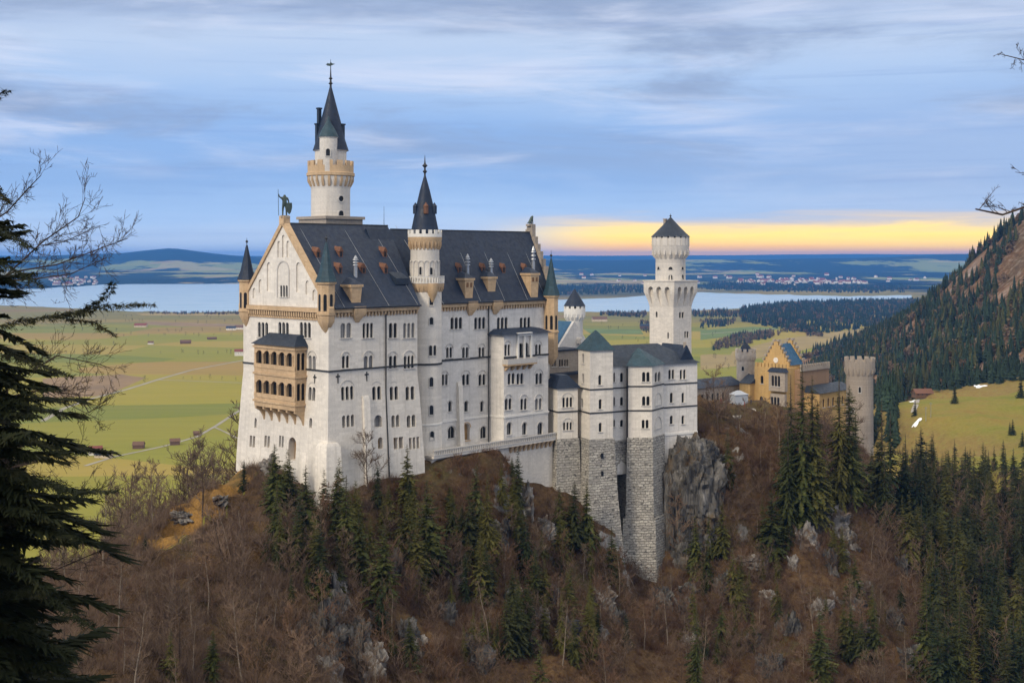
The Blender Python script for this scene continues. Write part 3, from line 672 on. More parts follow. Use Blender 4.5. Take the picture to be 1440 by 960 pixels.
at, bt_ = 25.3, 33.0; Yt = Yab(at, bt_); z_ = lambda y: Zp(y, Yt)
nt_ = thing('round_tower', 'tallest round stone tower with a dark spire and crenellated gallery behind the palace roof', 'tower', (at, bt_, 150))
sh = MB(); sh.lathe(at, bt_, [(4.5, 140), (4.45, z_(268)), (4.6, z_(262)), (5.2, z_(252)), (5.2, z_(247))], 32); sh.build('shaft', M['tower_stone'], nt_)
bs = MB(); bs.box(at - 5.2, at + 5.2, bt_ - 5.2, bt_ + 5.2, 190, z_(307)); bs.box(at - 5.6, at + 5.6, bt_ - 5.6, bt_ + 5.6, z_(309), z_(305)); bs.build('base_platform', M['gate_stone'], nt_)
ga = MB(); ring_corbels(ga, at, bt_, 4.55, 5.3, z_(263), z_(248), 22, .55); ga.lathe(at, bt_, [(5.1, z_(249)), (5.5, z_(248)), (5.5, z_(244)), (5.25, z_(243)), (5.25, z_(234)), (4.8, z_(234)), (4.8, z_(240)), (.5, z_(240))], 32)
crown_ring(ga, at, bt_, 5.27, z_(234.2), z_(227), 14, .5); ga.build('gallery', M['ochre'], nt_)
gs_ = MB()
for an in (0, 1, 2, 3): pass
ud = MB(); ud.lathe(at, bt_, [(3.6, z_(241)), (3.6, z_(214)), (3.9, z_(212)), (3.9, z_(211))], 28); ud.build('upper_drum', M['tower_stone'], nt_)
cr = MB(); cr.lathe(at, bt_, [(4.15, z_(212)), (3.3, z_(196)), (2.55, z_(176)), (1.2, z_(145)), (.22, z_(122))], 16); cr.build('spire', M['slate'], nt_)
va = view_angle(at, bt_)
tx, ty = at + 3.3 * cos(va - .15), bt_ + 3.3 * sin(va - .15)
lt_ = MB(); lt_.lathe(tx, ty, [(.3, z_(267)), (1.3, z_(258)), (2.0, z_(250)), (2.0, z_(197)), (2.15, z_(196)), (2.15, z_(194))], 20); lt_o = lt_.build('stair_turret', M['tower_stone'], nt_)
lc = MB(); lc.lathe(tx, ty, [(2.35, z_(195)), (1.5, z_(184)), (.5, z_(174)), (.12, z_(166))], 16); lc.build('cone_roof', M['copper'], (lt_o, nt_))
slit(nt_, tx, ty, 2.0, va - .05, z_(222), z_(212), .9)
for da, y0, y1 in ((.55, 285, 276), (.55, 304, 297)): slit(nt_, at, bt_, 4.45, va + da, z_(y0), z_(y1), 1.3, roundel=(y0 == 285))
for px, y0, y1 in ((452, 152, 185), (484.5, 174, 196), (449.5, 174, 196)):
    dd = (px - 468) / F * Yt; qa, qb = at + dd * cos(va + pi / 2), bt_ + dd * sin(va + pi / 2); q = MB(); q.box(qa - .38, qa + .38, qb - .38, qb + .38, z_(y1 + 8), z_(y0 + 2)); q.box(qa - .52, qa + .52, qb - .52, qb + .52, z_(y0 + 2), z_(y0)); q.build('spire_chimney', M['slate_grey'], nt_)
fi = MB(); fi.lathe(at, bt_, [(.25, z_(124)), (.25, z_(119)), (.55, z_(117.5)), (.25, z_(116)), (.2, z_(112)), (.5, z_(110.5)), (.2, z_(109)), (.12, z_(100)), (.05, z_(84))], 8); fio = fi.build('finial', M['iron'], nt_)
wv = MB(); d = Vector((cos(va + pi / 2), sin(va + pi / 2)))
def vp(u, z): return (at + d.x * u, bt_ + d.y * u, z)
nv_ = (cos(va), sin(va), 0)
for poly in ([(-.9, z_(92.5)), (-.2, z_(93.2)), (.3, z_(92)), (1.0, z_(90)), (.35, z_(89.3)), (0, z_(87.5)), (-.25, z_(89.8)), (-.75, z_(89))], [(-1.1, z_(91.2)), (-.7, z_(91.6)), (-.7, z_(90.6)), (-1.1, z_(90.2))]):
    wv.plate([vp(u, z) for u, z in poly], nv_, -.06, .06)
wv.build('weather_vane', M['bronze'], (fio, nt_))

at, bt_ = aof(597.5, 4.5), 4.5; Yt = Yab(at, bt_); z_ = lambda y: Zp(y, Yt); va = view_angle(at, bt_)
st_ = thing('stair_tower', 'slender round stair tower with white balcony and pointed dark roof on the palace front', 'tower', (at, bt_, 150))
sh = MB(); sh.lathe(at, bt_, [(4.0, 138), (3.75, z_(640)), (3.62, z_(600)), (3.6, z_(408)), (3.6, z_(400))], 32); sh.build('shaft', M['limestone'], st_)
bb_ = MB(); bb_.lathe(at, bt_, [(3.62, z_(410)), (4.15, z_(401)), (4.15, z_(398)), (3.0, z_(398))], 32); ring_corbels(bb_, at, bt_, 3.62, 4.1, z_(410), z_(400), 26, .4); bb_.build('corbel_ring', M['ochre'], st_)
bal = MB(); bal.lathe(at, bt_, [(4.2, z_(398.2)), (4.25, z_(397)), (3.4, z_(397))], 32); bal.lathe(at, bt_, [(4.2, z_(389.5)), (4.25, z_(388)), (3.95, z_(388)), (3.95, z_(389.5))], 32, cap=False)
for i in range(40): aa = 2 * pi * i / 40; bal.lathe(at + 4.08 * cos(aa), bt_ + 4.08 * sin(aa), [(.13, z_(397)), (.16, z_(394)), (.13, z_(389.4))], 6)
bal.build('balcony', M['white_plaster'], st_)
us = MB(); us.lathe(at, bt_, [(3.1, z_(400)), (3.1, z_(347)), (3.45, z_(338)), (3.6, z_(335)), (3.6, z_(331))], 32); us.build('upper_shaft', M['limestone'], st_)
oc = MB(); oc.lathe(at, bt_, [(3.12, z_(349)), (3.4, z_(343)), (3.66, z_(337)), (3.66, z_(333.5)), (3.5, z_(333.5))], 32); ring_corbels(oc, at, bt_, 3.12, 3.6, z_(351), z_(340), 24, .35); oc.build('corbel_ring', M['ochre'], st_)
cr_ = MB(); cr_.lathe(at, bt_, [(3.68, z_(333.5)), (3.68, z_(329)), (3.3, z_(329)), (3.3, z_(333))], 32, cap=False); crown_ring(cr_, at, bt_, 3.69, z_(329.1), z_(323.5), 16, .4); cr_.build('battlement', M['white_plaster'], st_)
cn_ = MB(); cn_.lathe(at, bt_, [(3.15, z_(331)), (3.0, z_(325)), (2.0, z_(293)), (1.1, z_(268)), (.2, z_(247))], 20); cn_.build('cone_roof', M['slate'], st_)
fi = MB(); fi.lathe(at, bt_, [(.2, z_(249)), (.2, z_(244)), (.5, z_(241)), (.2, z_(239)), (.18, z_(236)), (.6, z_(233)), (.18, z_(230)), (.12, z_(226)), (.03, z_(218))], 8); fi.build('finial', M['iron'], st_)
for da, nm in ((.1, 1), (1.25, 0), (-1.25, 0)):
    an = va + da; rr = 2.15; qa, qb = at + rr * cos(an), bt_ + rr * sin(an); q = MB()
    q.lathe(qa, qb, [(.55, z_(301)), (.55, z_(291)), (.62, z_(290.5)), (.05, z_(285))], 6); q.build('dormer', M['red_paint'] if nm else M['slate'], st_)
ar = MB()
for i in range(16):                                              # blind arcade round the upper shaft
    an = 2 * pi * (i + .5) / 16; d = Vector((cos(an), sin(an))); t = Vector((-d.y, d.x)); w = .46
    for j in range(8):
        a0, a1 = pi * j / 8, pi * (j + 1) / 8
        ar.plate([(at + d.x * 3.1 + t.x * u, bt_ + d.y * 3.1 + t.y * u, z) for u, z in [(r * cos(x), z_(370) + r * sin(x)) for r, x in ((w, a0), (w + .15, a0), (w + .15, a1), (w, a1))]], (d.x, d.y, 0), -.12, .14)
    for s_ in (1,): ar.tube((at + d.x * 3.12 + t.x * .6, bt_ + d.y * 3.12 + t.y * .6, z_(388)), (at + d.x * 3.12 + t.x * .6, bt_ + d.y * 3.12 + t.y * .6, z_(370)), .11, .11, 6)
ar.build('blind_arcade', M['trim'], st_)
for da, y0, y1, w in ((.42, 386, 376, .8), (-.3, 386, 375, .5), (.38, 428, 416, .85), (.38, 455, 445, .85), (.33, 498, 484, .7), (.60, 498, 484, .7), (.38, 541, 528, .9), (.38, 580, 567, .9), (.42, 615, 603, .9)):
    slit(st_, at, bt_, 3.1 if y0 < 390 else 3.62, va + da, z_(y0), z_(y1), w)
an = va + .45; qa, qb = at + 3.7 * cos(an), bt_ + 3.7 * sin(an); q = MB(); q.lathe(qa, qb, [(.2, z_(424)), (.9, z_(414)), (1.2, z_(408)), (1.2, z_(398))], 12); q.build('oriel', M['ochre'], st_)
sb = MB(); sb.lathe(at, bt_, [(3.6, z_(512)), (3.8, z_(511.5)), (3.8, z_(509.5)), (3.6, z_(509))], 32, cap=False); sb.build('string_course', M['iron'], st_)
sb = MB(); sb.lathe(at, bt_, [(3.62, z_(596)), (3.78, z_(595.5)), (3.78, z_(593.5)), (3.62, z_(593))], 32, cap=False); sb.build('plinth_band', M['white_plaster'], st_)

# ------------------------------------------------------------------ square tower
bq = 25.0; aq = aof(947, bq); YQ = Yab(aq, bq); z_ = lambda y: Zp(y, YQ); s_q = bof(913.5, aq) - bq
sq = thing('square_tower', 'square white tower with arched overhanging top and round crenellated turret', 'tower', (aq + s_q / 2, bq + s_q / 2, 150))
A0, B0, A3, B3 = aq, bq, aq + s_q, bq + s_q; ov = 1.25
sm, cs = MB(), MB(); sm.box(A0, A3, B0, B3, 140, z_(431.5))
pqS, pqW = PL((A0, B0), (1, 0)), PL((A0, B3), (0, -1))
rowpx(sq, pqS, cs, 439, 447, [(955, 958, 1, 'f'), (958.8, 961.8, 1, 'f')], sill=False); rowpx(sq, pqS, cs, 466, 475, [(962.5, 965, 1, 'f'), (965.7, 968.4, 1, 'f')], sill=False)
rowpx(sq, pqW, cs, 438, 446, [(922, 924.5, 1)], sill=False); rowpx(sq, pqW, cs, 467, 476, [(938.5, 940.5, 1)], sill=False)
ob = sm.build('shaft', M['tower_stone'], sq); cut_in(ob, cs, sq)
tm_, ct_ = MB(), MB(); zt0, zt1 = z_(431.5), z_(394.5)
pol = [(A0, B0), (A3, B0), (A3, B3), (A0, B3)]
tm_.loft([[(x, y, z) for x, y in offset(pol, g)] for z, g in ((zt0, .02), (zt0 + 1.2, .25), (zt0 + 3.0, .8), (zt0 + 4.3, ov), (zt1 - .3, ov), (zt1 - .3, ov + .2), (zt1, ov + .2))])
for pl, ox in ((PL((A0 - ov, B0 - ov), (1, 0)), 0), (PL((A0 - ov, B3 + ov), (0, -1)), 0)):
    wl = s_q + 2 * ov
    for i in range(3):
        c0 = wl * (.5 + (i - 1) * .27); ct_.plate([pl.p(u, z) for u, z in [(c0 - .25, zt0 + .15), (c0 + .25, zt0 + .15), (c0 + .95, zt0 + 3.2)] + [(c0 + .95 * cos(x), zt0 + 4.9 + 1.0 * sin(x)) for x in np.linspace(0, pi, 8)] + [(c0 - .95, zt0 + 3.2)]], (pl.n.x, pl.n.y, 0), -ov - .02, 1.0)
ob = tm_.build('machicolation', M['tower_stone'], sq); cut_in(ob, ct_, sq)
ca, cb2 = (A0 + A3) / 2 + .0, (B0 + B3) / 2; YC = Yab(ca, cb2); z_ = lambda y: Zp(y, YC); va = view_angle(ca, cb2)
rt = MB(); rt.lathe(ca, cb2, [(4.5, zt1 - .2), (4.45, z_(364)), (4.6, z_(362)), (5.5, z_(352)), (5.5, z_(335))], 30); rt_o = rt.build('round_turret', M['tower_stone'], sq)
rc = MB(); ring_corbels(rc, ca, cb2, 4.45, 5.6, z_(364), z_(352), 20, .5); crown_ring(rc, ca, cb2, 5.62, z_(346), z_(332), 18, .5, .68); rc.build('battlement', M['tower_stone'], (rt_o, sq))
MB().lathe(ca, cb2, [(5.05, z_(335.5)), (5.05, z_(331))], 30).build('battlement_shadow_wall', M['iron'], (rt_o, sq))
cc = MB(); cc.lathe(ca, cb2, [(5.9, z_(333)), (4.3, z_(326)), (2.4, z_(317)), (.3, z_(306))], 16); cc.build('cone_roof', M['slate_grey'], (rt_o, sq))
fi = MB(); fi.lathe(ca, cb2, [(.15, z_(308)), (.12, z_(305)), (.4, z_(303.5)), (.1, z_(302.5)), (.04, z_(300.5))], 8); fi.build('finial', M['iron'], (rt_o, sq))
dd = (941.5 - 949) / F * YC; qa, qb = ca + dd * cos(va + pi / 2), cb2 + dd * sin(va + pi / 2); q = MB(); q.box(qa - .4, qa + .4, qb - .4, qb + .4, z_(324), z_(309)); q.box(qa - .5, qa + .5, qb - .5, qb + .5, z_(309), z_(307.5)); q.build('chimney', M['gate_stone'], (rt_o, sq))
for da, y0, y1 in ((.0, 379, 375), (.9, 379, 375), (.0, 393, 386), (.9, 393, 386), (-.9, 379, 375)): slit(sq, ca, cb2, 4.45, va + da, z_(y0), z_(y1), 1.1)

# ------------------------------------------------------------------ bower wing with polygonal bays on a rubble base
def G(px, Y): return ((px - CX) / F * Y, Y)
bw = thing('bower_wing', 'lower white wing with polygonal bays and hipped slate roof on tall rubble base', 'castle wing', (*G(900, 296), 150), WORLD)
Q0 = Vector(G(858, 292.2)); Q1 = Vector(G(980.5, 304.5)); dq = (Q1 - Q0).normalized(); nq = Vector((-dq.y, dq.x)); Q2 = Q1 + nq * 13; Q3 = Q0 + nq * 13
zeave = 173.9; zbase = 156.6
mn = [tuple(Q0), tuple(Q1), tuple(Q2), tuple(Q3)]
mm, cm = MB(), MB(); mm.prism(mn, 148, zeave)
pM = plane2(Q0, Q1, WORLD)
for y0, y1 in ((524, 537), (558, 570), (590, 600)): rowpx(bw, pM, cm, y0, y1, [(872, 876.5, 1), (862.6, 865, 1)])
rowpx(bw, pM, cm, 519.5, 533, [(940, 948.5, 2), (956, 964.5, 2)]); rowpx(bw, pM, cm, 552, 566, [(942, 946.5, 1), (958.5, 962.5, 1)]); rowpx(bw, pM, cm, 584, 596, [(942, 946.5, 1), (958.5, 962.5, 1)])
ob = mm.build('wall', M['limestone_cool'], bw); cut_in(ob, cm, bw)
def poly_bay(name, pts, ze, zb, th=bw, grow_b=.9, zbot=136, rows=(), strings=(), mat_='limestone', bot_offset=None):
    c_ = [tuple(p) for p in pts]; m, cu = MB(), MB(); m.prism(c_, zb, ze)
    for (i, j), y0, y1, items in rows: rowpx(th, plane2(c_[i], c_[j], WORLD), cu, y0, y1, items)
    o = m.build(name, M[mat_], th); cut_in(o, cu, th)
    s = MB()
    for zz in strings:
        of = offset(c_, .16); s.loft([[(x, y, zz - .17) for x, y in of], [(x, y, zz + .13) for x, y in of]])
    if strings: s.build('string_course', M['iron'], (o, th))
    b = MB(); prof = bot_offset or [(zbot, grow_b), (zb - 6, .35), (zb, .25)]
    b.loft([[(x, y, z) for x, y in offset(c_, g)] for z, g in prof]); b.build('rubble_base', M['rubble'], (o, th))
    return o
def zat(y, Y): return Zp(y, Y)
# octagonal bay
P0, P1, P2, P3 = G(885.3, 297.5), G(883.5, 293), G(917, 293.2), G(933, 299.0)
octp = [P1, P2, P3, tuple(Vector(P3) + nq * 3), tuple(Vector(P0) + nq * 1.5), P0]
oct_o = poly_bay('oct_bay', octp, zat(514, 293), zat(615, 293), rows=[((0, 1), 523, 536.5, [(903, 913.5, 2)]), ((1, 2), 523, 536.5, [(920.5, 929, 2)]), ((0, 1), 557, 570, [(903, 913.5, 2)]), ((0, 1), 590, 602, [(902.5, 912, 2)])],
    strings=[zat(543, 293), zat(577, 293)], bot_offset=[(112, 2.0), (zat(728, 293), 1.15), (zat(728, 293), .6), (zat(700, 293), .5), (zat(615, 293), .28)])
oct_o.name = 'polygonal_bay'
bl_ = MB(); p23 = plane2(P2, P3, WORLD)
for y0, y1 in ((553, 569), (586, 602)):
    u0, u1 = p23.s_(921), p23.s_(929.5); z1, z0 = Zp(y0, 296), Zp(y1, 296); r1 = (u1 - u0) / 2
    for j in range(8):
        a0, a1 = pi * j / 8, pi * (j + 1) / 8; bl_.plate([p23.p((u0 + u1) / 2 + r * cos(x), z1 - r1 + r * sin(x)) for r, x in ((r1, a0), (r1 + .2, a0), (r1 + .2, a1), (r1, a1))], (p23.n.x, p23.n.y, 0), -.02, .12)
    strip(bl_, p23, u0 - .2, u1 + .2, z0 - .25, z0, -.02, .2); strip(bl_, p23, u0 - .2, u0, z0, z1 - r1, -.02, .12); strip(bl_, p23, u1, u1 + .2, z0, z1 - r1, -.02, .12)
bl_.build('blind_arch', M['trim'], (oct_o, bw))
# square stair turret with pyramid roof
TL, TC, TR = G(813.3, 289.5), G(829.5, 284), G(862, 286.6)
TB = tuple(Vector(TR) + Vector(TL) - Vector(TC))
tur = [TC, TR, TB, TL]
to = poly_bay('stair_turret', tur, zat(492.5, 285), zat(617, 285), rows=[((0, 1), 527, 541, [(841.5, 846, 1)]), ((0, 1), 561, 575, [(842, 846.5, 1)]), ((0, 1), 594, 607, [(842, 846.5, 1)]), ((3, 0), 497, 511, [(818.5, 821.5, 1, 's')]), ((3, 0), 525, 539, [(818.5, 821.5, 1, 's')]), ((3, 0), 560, 573, [(817, 820, 1, 's')])],
    strings=[zat(547, 285), zat(580, 285)], bot_offset=[(128, 2.1), (zat(700, 285), .9), (zat(650, 285), .45), (zat(617, 285), .25)])
tcx, tcy = (TC[0] + TB[0]) / 2, (TC[1] + TB[1]) / 2; ztu = zat(492.5, 285); of = offset(tur, .5)
def scl(pts, f): return [(tcx + (x - tcx) * f, tcy + (y - tcy) * f) for x, y in pts]
pr_ = MB(); pr_.loft([[(x, y, z) for x, y in scl(of, f)] for z, f in ((ztu, 1), (ztu + 1.0, .78), (ztu + 3.0, .38), (zat(464.5, 287), .03))]); pr_.build('pyramid_roof', M['copper'], (to, bw))
m_ = MB(); plt = plane2(TC, TR, WORLD)
for y in (640, 665): u_ = plt.s_(845); zz = plt.z_(y, u_); strip(m_, plt, u_ - .28, u_ + .28, zz - .6, zz + .6, .3, .75)
m_.build('slit_window', M['glass'], (to, bw))
bt = MB(); 
# low front bay
BL, BC, BRR = G(766, 291), G(784, 284.8), G(812.5, 286.8)
BB = tuple(Vector(BRR) + Vector(BL) - Vector(BC)); bay = [BC, BRR, BB, BL]
bo = poly_bay('front_bay', bay, zat(546, 285), zat(617, 285), rows=[((0, 1), 558.5, 572.5, [(791, 805, 3, 'h')]), ((0, 1), 593.5, 604.5, [(792, 804.5, 3, 'h')])], strings=[zat(579, 285)],
    bot_offset=[(132, 1.3), (zat(660, 285), .45), (zat(617, 285), .25)])
tcx, tcy = (BC[0] + BB[0]) / 2, (BC[1] + BB[1]) / 2; zb1 = zat(546, 285); of = offset(bay, .6)
pr_ = MB(); pr_.loft([[(x, y, zb1) for x, y in of], [(x, y, zat(527, 288)) for x, y in scl(of, .35)]]); pr_.build('hip_roof', M['slate'], (bo, bw))
# main wing roof, roof over the octagonal bay, string courses, pipe, arched recess
ofm = offset(mn, .6); zr3 = zat(484, 303); mid0 = (Q0 + Q3) / 2 + dq * 1.5; mid1 = (Q1 + Q2) / 2 - dq * 7.5
mr = MB(); mr.loft([[(x, y, zeave) for x, y in ofm], [(mid0.x - nq.x * .1, mid0.y - nq.y * .1, zr3), (mid1.x - nq.x * .1, mid1.y - nq.y * .1, zr3), (mid1.x + nq.x * .1, mid1.y + nq.y * .1, zr3), (mid0.x + nq.x * .1, mid0.y + nq.y * .1, zr3)]]); mr.build('roof', M['slate_grey'], bw)
oo = offset(octp, .55); cxo, cyo = np.mean(np.array(octp), 0); cxo += nq.x * 2.0; cyo += nq.y * 2.0; ze2 = zat(514.5, 293)
mr = MB(); mr.loft([[(cxo + (x - cxo) * f, cyo + (y - cyo) * f, z) for x, y in oo] for z, f in ((ze2, 1), (ze2 + 1.1, .75), (ze2 + 3.9, .04))]); mr.build('bay_roof', M['copper'], bw)
ss = MB()
for y in (539, 571.5): ss = MB(); zz = pM.z_(y, pM.s_(955)); strip(ss, pM, pM.s_(934), pM.s_(980.5), zz - .17, zz + .13, -.02, .16); ss.build('string_course', M['iron'], bw)
for y in (545, 578): ss = MB(); zz = pM.z_(y, pM.s_(872)); strip(ss, pM, 0, pM.s_(884), zz - .17, zz + .13, -.02, .16); ss.build('string_course', M['iron'], bw)
wb = MB(); zz = pM.z_(608.5, pM.s_(955)); strip(wb, pM, pM.s_(934), pM.s_(980.5), zz - .4, zz + .2, -.02, .2); wb.build('plinth_band', M['white_plaster'], bw)
rb = MB(); rb.prism([tuple(Q0 - nq * .05), tuple(Q0 + dq * 8 - nq * .05), tuple(Q0 + dq * 8 + nq * 10), tuple(Q0 + nq * 10)], 112, zat(618, 294)); cr2 = MB()
pl = PL(tuple(Q0 - nq * .05), dq, WORLD); u0, u1 = pl.s_(868), pl.s_(881); cr2.plate([pl.p(u, z) for u, z in arch_pts(u0, u1, 114, pl.z_(650, u0))], (pl.n.x, pl.n.y, 0), -4.5, 2)
ro = rb.build('rubble_base', M['rubble'], bw); cut_in(ro, cr2, bw)
dp = MB(); q = G(881.8, 293.2); dp.tube((*q, zeave - .5), (*q, 152), .15, .15, 6); dp.build('drain_pipe', M['iron'], bw)
ge = MB(); g0 = Q1 - dq * 5.2 + nq * 3.0; g1 = Q1 - dq * .2 + nq * 3.0
for p, q2 in ((g0, g1),):
    md_ = (p + q2) / 2; t3 = [(p.x, p.y, zeave), (q2.x, q2.y, zeave), (md_.x, md_.y, zat(486, 302))]
    nn = -nq; ge.plate(t3, (nn.x, nn.y, 0), -8, 2.4)
ge.build('gablet', M['slate'], bw)
q = Q1 - dq * 2.7 + nq * 1.5; MB().box(q.x - .35, q.x + .35, q.y - .35, q.y + .35, zeave + 3, zat(482, 301)).build('chimney', M['gate_stone'], bw)

# ------------------------------------------------------------------ knights' house behind, its round tower, linking gallery
kb = 24.0; a0, a1 = aof(786, kb), aof(829, kb); Yk = Yab((a0 + a1) / 2, kb); kh = thing('knights_house', 'grey gabled house with bright teal roof behind the bower wing', 'house', ((a0 + a1) / 2, kb, 150))
am = (a0 + a1) / 2; ze_, za_ = Zp(486, Yk), Zp(452, Yk)
km, ck = MB(), MB(); km.box(a0, a1, kb, kb + 16, 140, ze_); km.loft([[(a0, kb, ze_), (a1, kb, ze_), (a1, kb + .8, ze_), (a0, kb + .8, ze_)], [(am - .1, kb, za_), (am + .1, kb, za_), (am + .1, kb + .8, za_), (am - .1, kb + .8, za_)]])
pk = PL((a0, kb), (1, 0)); rowpx(kh, pk, ck, 474, 483, [(811, 815, 1)]); rowpx(kh, pk, ck, 503, 515, [(792, 799, 2)])
ob = km.build('wall', M['limestone_cool'], kh); cut_in(ob, ck, kh)
kr = MB(); kr.loft([[(a0 - .4, kb + .8, ze_), (a1 + .4, kb + .8, ze_), (a1 + .4, kb + 16.4, ze_), (a0 - .4, kb + 16.4, ze_)], [(am - .1, kb + .8, za_), (am + .1, kb + .8, za_), (am + .1, kb + 16.4, za_), (am - .1, kb + 16.4, za_)]]); kr.build('roof', M['blue_tile'], kh)
gl = MB(); b_g = 18; a2_, a3_ = aof(772, b_g), aof(816, b_g); Yg = Yab((a2_ + a3_) / 2, b_g)
gl.box(a2_, a3_, b_g, b_g + 6.1, 140, Zp(493, Yg)); cg_ = MB(); pg = PL((a2_, b_g), (1, 0)); rowpx(kh, pg, cg_, 505, 515, [(776, 782, 2), (786, 792, 2), (793.5, 799, 2)])
ob = gl.build('gallery', M['gate_stone'], kh); cut_in(ob, cg_, kh)
gr_ = MB(); gr_.box(a2_ - .3, a3_ + .3, b_g - .5, b_g + 6, Zp(493, Yg), Zp(491, Yg)); gr_.box(a2_ - .2, a3_ + .2, b_g - 2.5, b_g, Zp(526, Yg), Zp(523, Yg)); gr_.build('gallery_roof', M['slate'], kh)
ak, bk = aof(808, 27), 27; Yk = Yab(ak, bk) + 6; ak, bk = AB(808, Yk); z_ = lambda y: Zp(y, Yk)
kt = thing('round_tower', 'small white round tower with low dark cone roof behind the teal roof', 'tower', (ak, bk, 150))
MB().lathe(ak, bk, [(2.3, 140), (2.3, z_(449)), (2.9, z_(443)), (2.9, z_(434))], 22).build('shaft', M['white_plaster'], kt)
q = MB(); q.lathe(ak, bk, [(2.5, z_(443)), (2.97, z_(441.5)), (2.97, z_(433.5)), (2.5, z_(433.5))], 22); ring_corbels(q, ak, bk, 2.3, 2.95, z_(450), z_(441), 14, .45); crown_ring(q, ak, bk, 2.95, z_(434), z_(430), 12, .4, .6); q.build('battlement', M['white_plaster'], kt)
MB().lathe(ak, bk, [(2.55, z_(434)), (2.55, z_(429))], 20).build('slit_window', M['iron'], kt)  # plain dark drum, its colour standing in for shade between the merlons
MB().lathe(ak, bk, [(3.05, z_(430)), (1.6, z_(418)), (.1, z_(406))], 18).build('cone_roof', M['slate'], kt)

# ------------------------------------------------------------------ gatehouse
ga_, gb_ = AB(1109, 395); Yg = 395; z_ = lambda y: Zp(y, Yg)
gh = thing('gatehouse', 'orange gatehouse with stepped gable and bright blue roof', 'gatehouse', (ga_, gb_ + 6, 148))
gb1 = bof(1073.5, ga_); gw = gb1 - gb_
gm, cg = MB(), MB(); pgw = PL((ga_, gb1), (0, -1))
gm.box(ga_, ga_ + 9, gb_, gb1, 140, z_(514))
ns = 6
for i in range(ns):
    f0 = i / ns; gm.box(ga_, ga_ + .9, gb_ + gw / 2 * f0, gb1 - gw / 2 * f0, z_(514 - 33 * i / ns), z_(514 - 33 * (i + 1) / ns)) if i else None
    gm.box(ga_ + 8.5, ga_ + 9.4, gb_ + gw / 2 * f0, gb1 - gw / 2 * f0, z_(514 - 33 * i / ns), z_(514 - 33 * (i + 1) / ns)) if i else gm.box(ga_, ga_ + .9, gb_, gb1, z_(514), z_(508.5))
for u_ in (-2.6, -1.3, 0, 1.3, 2.6):
    blind(pgw, cg, gw / 2 + u_ - .28, gw / 2 + u_ + .28, z_(513), z_(505) + (3.4 - abs(u_)) * .9, .25)
gwm = gm.build('gable_wall', M['orange_plaster'], gh)
for m_o in (gwm,): pass
pp = MB()
for i in range(ns): 
    f0 = i / ns
    for bb in (gb_ + gw / 2 * f0, gb1 - gw / 2 * f0): pp.box(ga_ - .1, ga_ + 1.0, bb - .35, bb + .35, z_(514 - 33 * (i + 1) / ns), z_(514 - 33 * (i + 1) / ns - 3)); pp.box(ga_ + 8.4, ga_ + 9.5, bb - .35, bb + .35, z_(514 - 33 * (i + 1) / ns), z_(514 - 33 * (i + 1) / ns - 3))
pp.build('gable_steps', M['gate_stone'], gh)
cl_ = MB(); cl_.plate([pgw.p(gw / 2 + .9 * cos(2 * pi * j / 14), z_(507.5) + .9 * sin(2 * pi * j / 14)) for j in range(14)], (-1, 0, 0), -.02, .15); cl_.build('roundel', M['white_wall'], gh)
gr = MB(); gr.loft([[(ga_ + .9, gb_ - .3, z_(514)), (ga_ + 8.5, gb_ - .3, z_(514)), (ga_ + 8.5, gb1 + .3, z_(514)), (ga_ + .9, gb1 + .3, z_(514))], [(ga_ + .9, gb_ + gw / 2 - .1, z_(485)), (ga_ + 8.5, gb_ + gw / 2 - .1, z_(485)), (ga_ + 8.5, gb_ + gw / 2 + .1, z_(485)), (ga_ + .9, gb_ + gw / 2 + .1, z_(485))]]); gr.build('roof', M['blue_tile'], gh)
# front block with the projecting window bay
fb1 = bof(1061, ga_ - 3); fm, cf = MB(), MB(); fm.box(ga_ - 3, ga_ + 4, gb_ - 1, fb1, 140, z_(517)); pf = PL((ga_ - 3, fb1), (0, -1))
rowpx(gh, pf, cf, 528, 539, [(1069.5, 1073.5, 1)]); rowpx(gh, pf, cf, 557, 569, [(1068.5, 1073, 1)])
ob = fm.build('wall', M['orange_plaster'], gh); cut_in(ob, cf, gh)
cr3 = MB(); 
for i in range(9): bb = gb_ - 1 + (fb1 - gb_ + 1) * (i + .5) / 9; cr3.box(ga_ - 3, ga_ - 2.5, bb - .5, bb + .5, z_(517), z_(511))
cr3.box(ga_ - 3.02, ga_ - 2.48, gb_ - 1.02, fb1 + .02, z_(517) - .8, z_(517) + .05); cr3.build('battlement', M['orange_plaster'], gh)
b4, b5 = bof(1081, ga_ - 4.6), bof(1103.5, ga_ - 4.6); wy, cy_ = MB(), MB(); wy.box(ga_ - 4.6, ga_ - 2.9, b5, b4, z_(549), z_(522)); wy.box(ga_ - 4.2, ga_ - 2.9, b5 + .3, b4 - .3, 140, z_(553)); pw_ = PL((ga_ - 4.6, b4), (0, -1))
rowpx(gh, pw_, cy_, 528, 543, [(1085, 1097, 3)]); rowpx(gh, PL((ga_ - 4.2, b4 - .3), (0, -1)), cy_, 558, 574, [(1084, 1096, 3)])
ob = wy.build('window_bay', M['gate_stone'], gh); cut_in(ob, cy_, gh)
q = MB(); q.loft([[(ga_ - 5, b5 - .4, z_(522)), (ga_ - 2.9, b5 - .4, z_(522)), (ga_ - 2.9, b4 + .4, z_(522)), (ga_ - 5, b4 + .4, z_(522))], [(ga_ - 4.4, b5 + .4, z_(517)), (ga_ - 2.9, b5 + .4, z_(516.5)), (ga_ - 2.9, b4 - .4, z_(516.5)), (ga_ - 4.4, b4 - .4, z_(517))]]); q.build('bay_roof', M['slate'], gh)
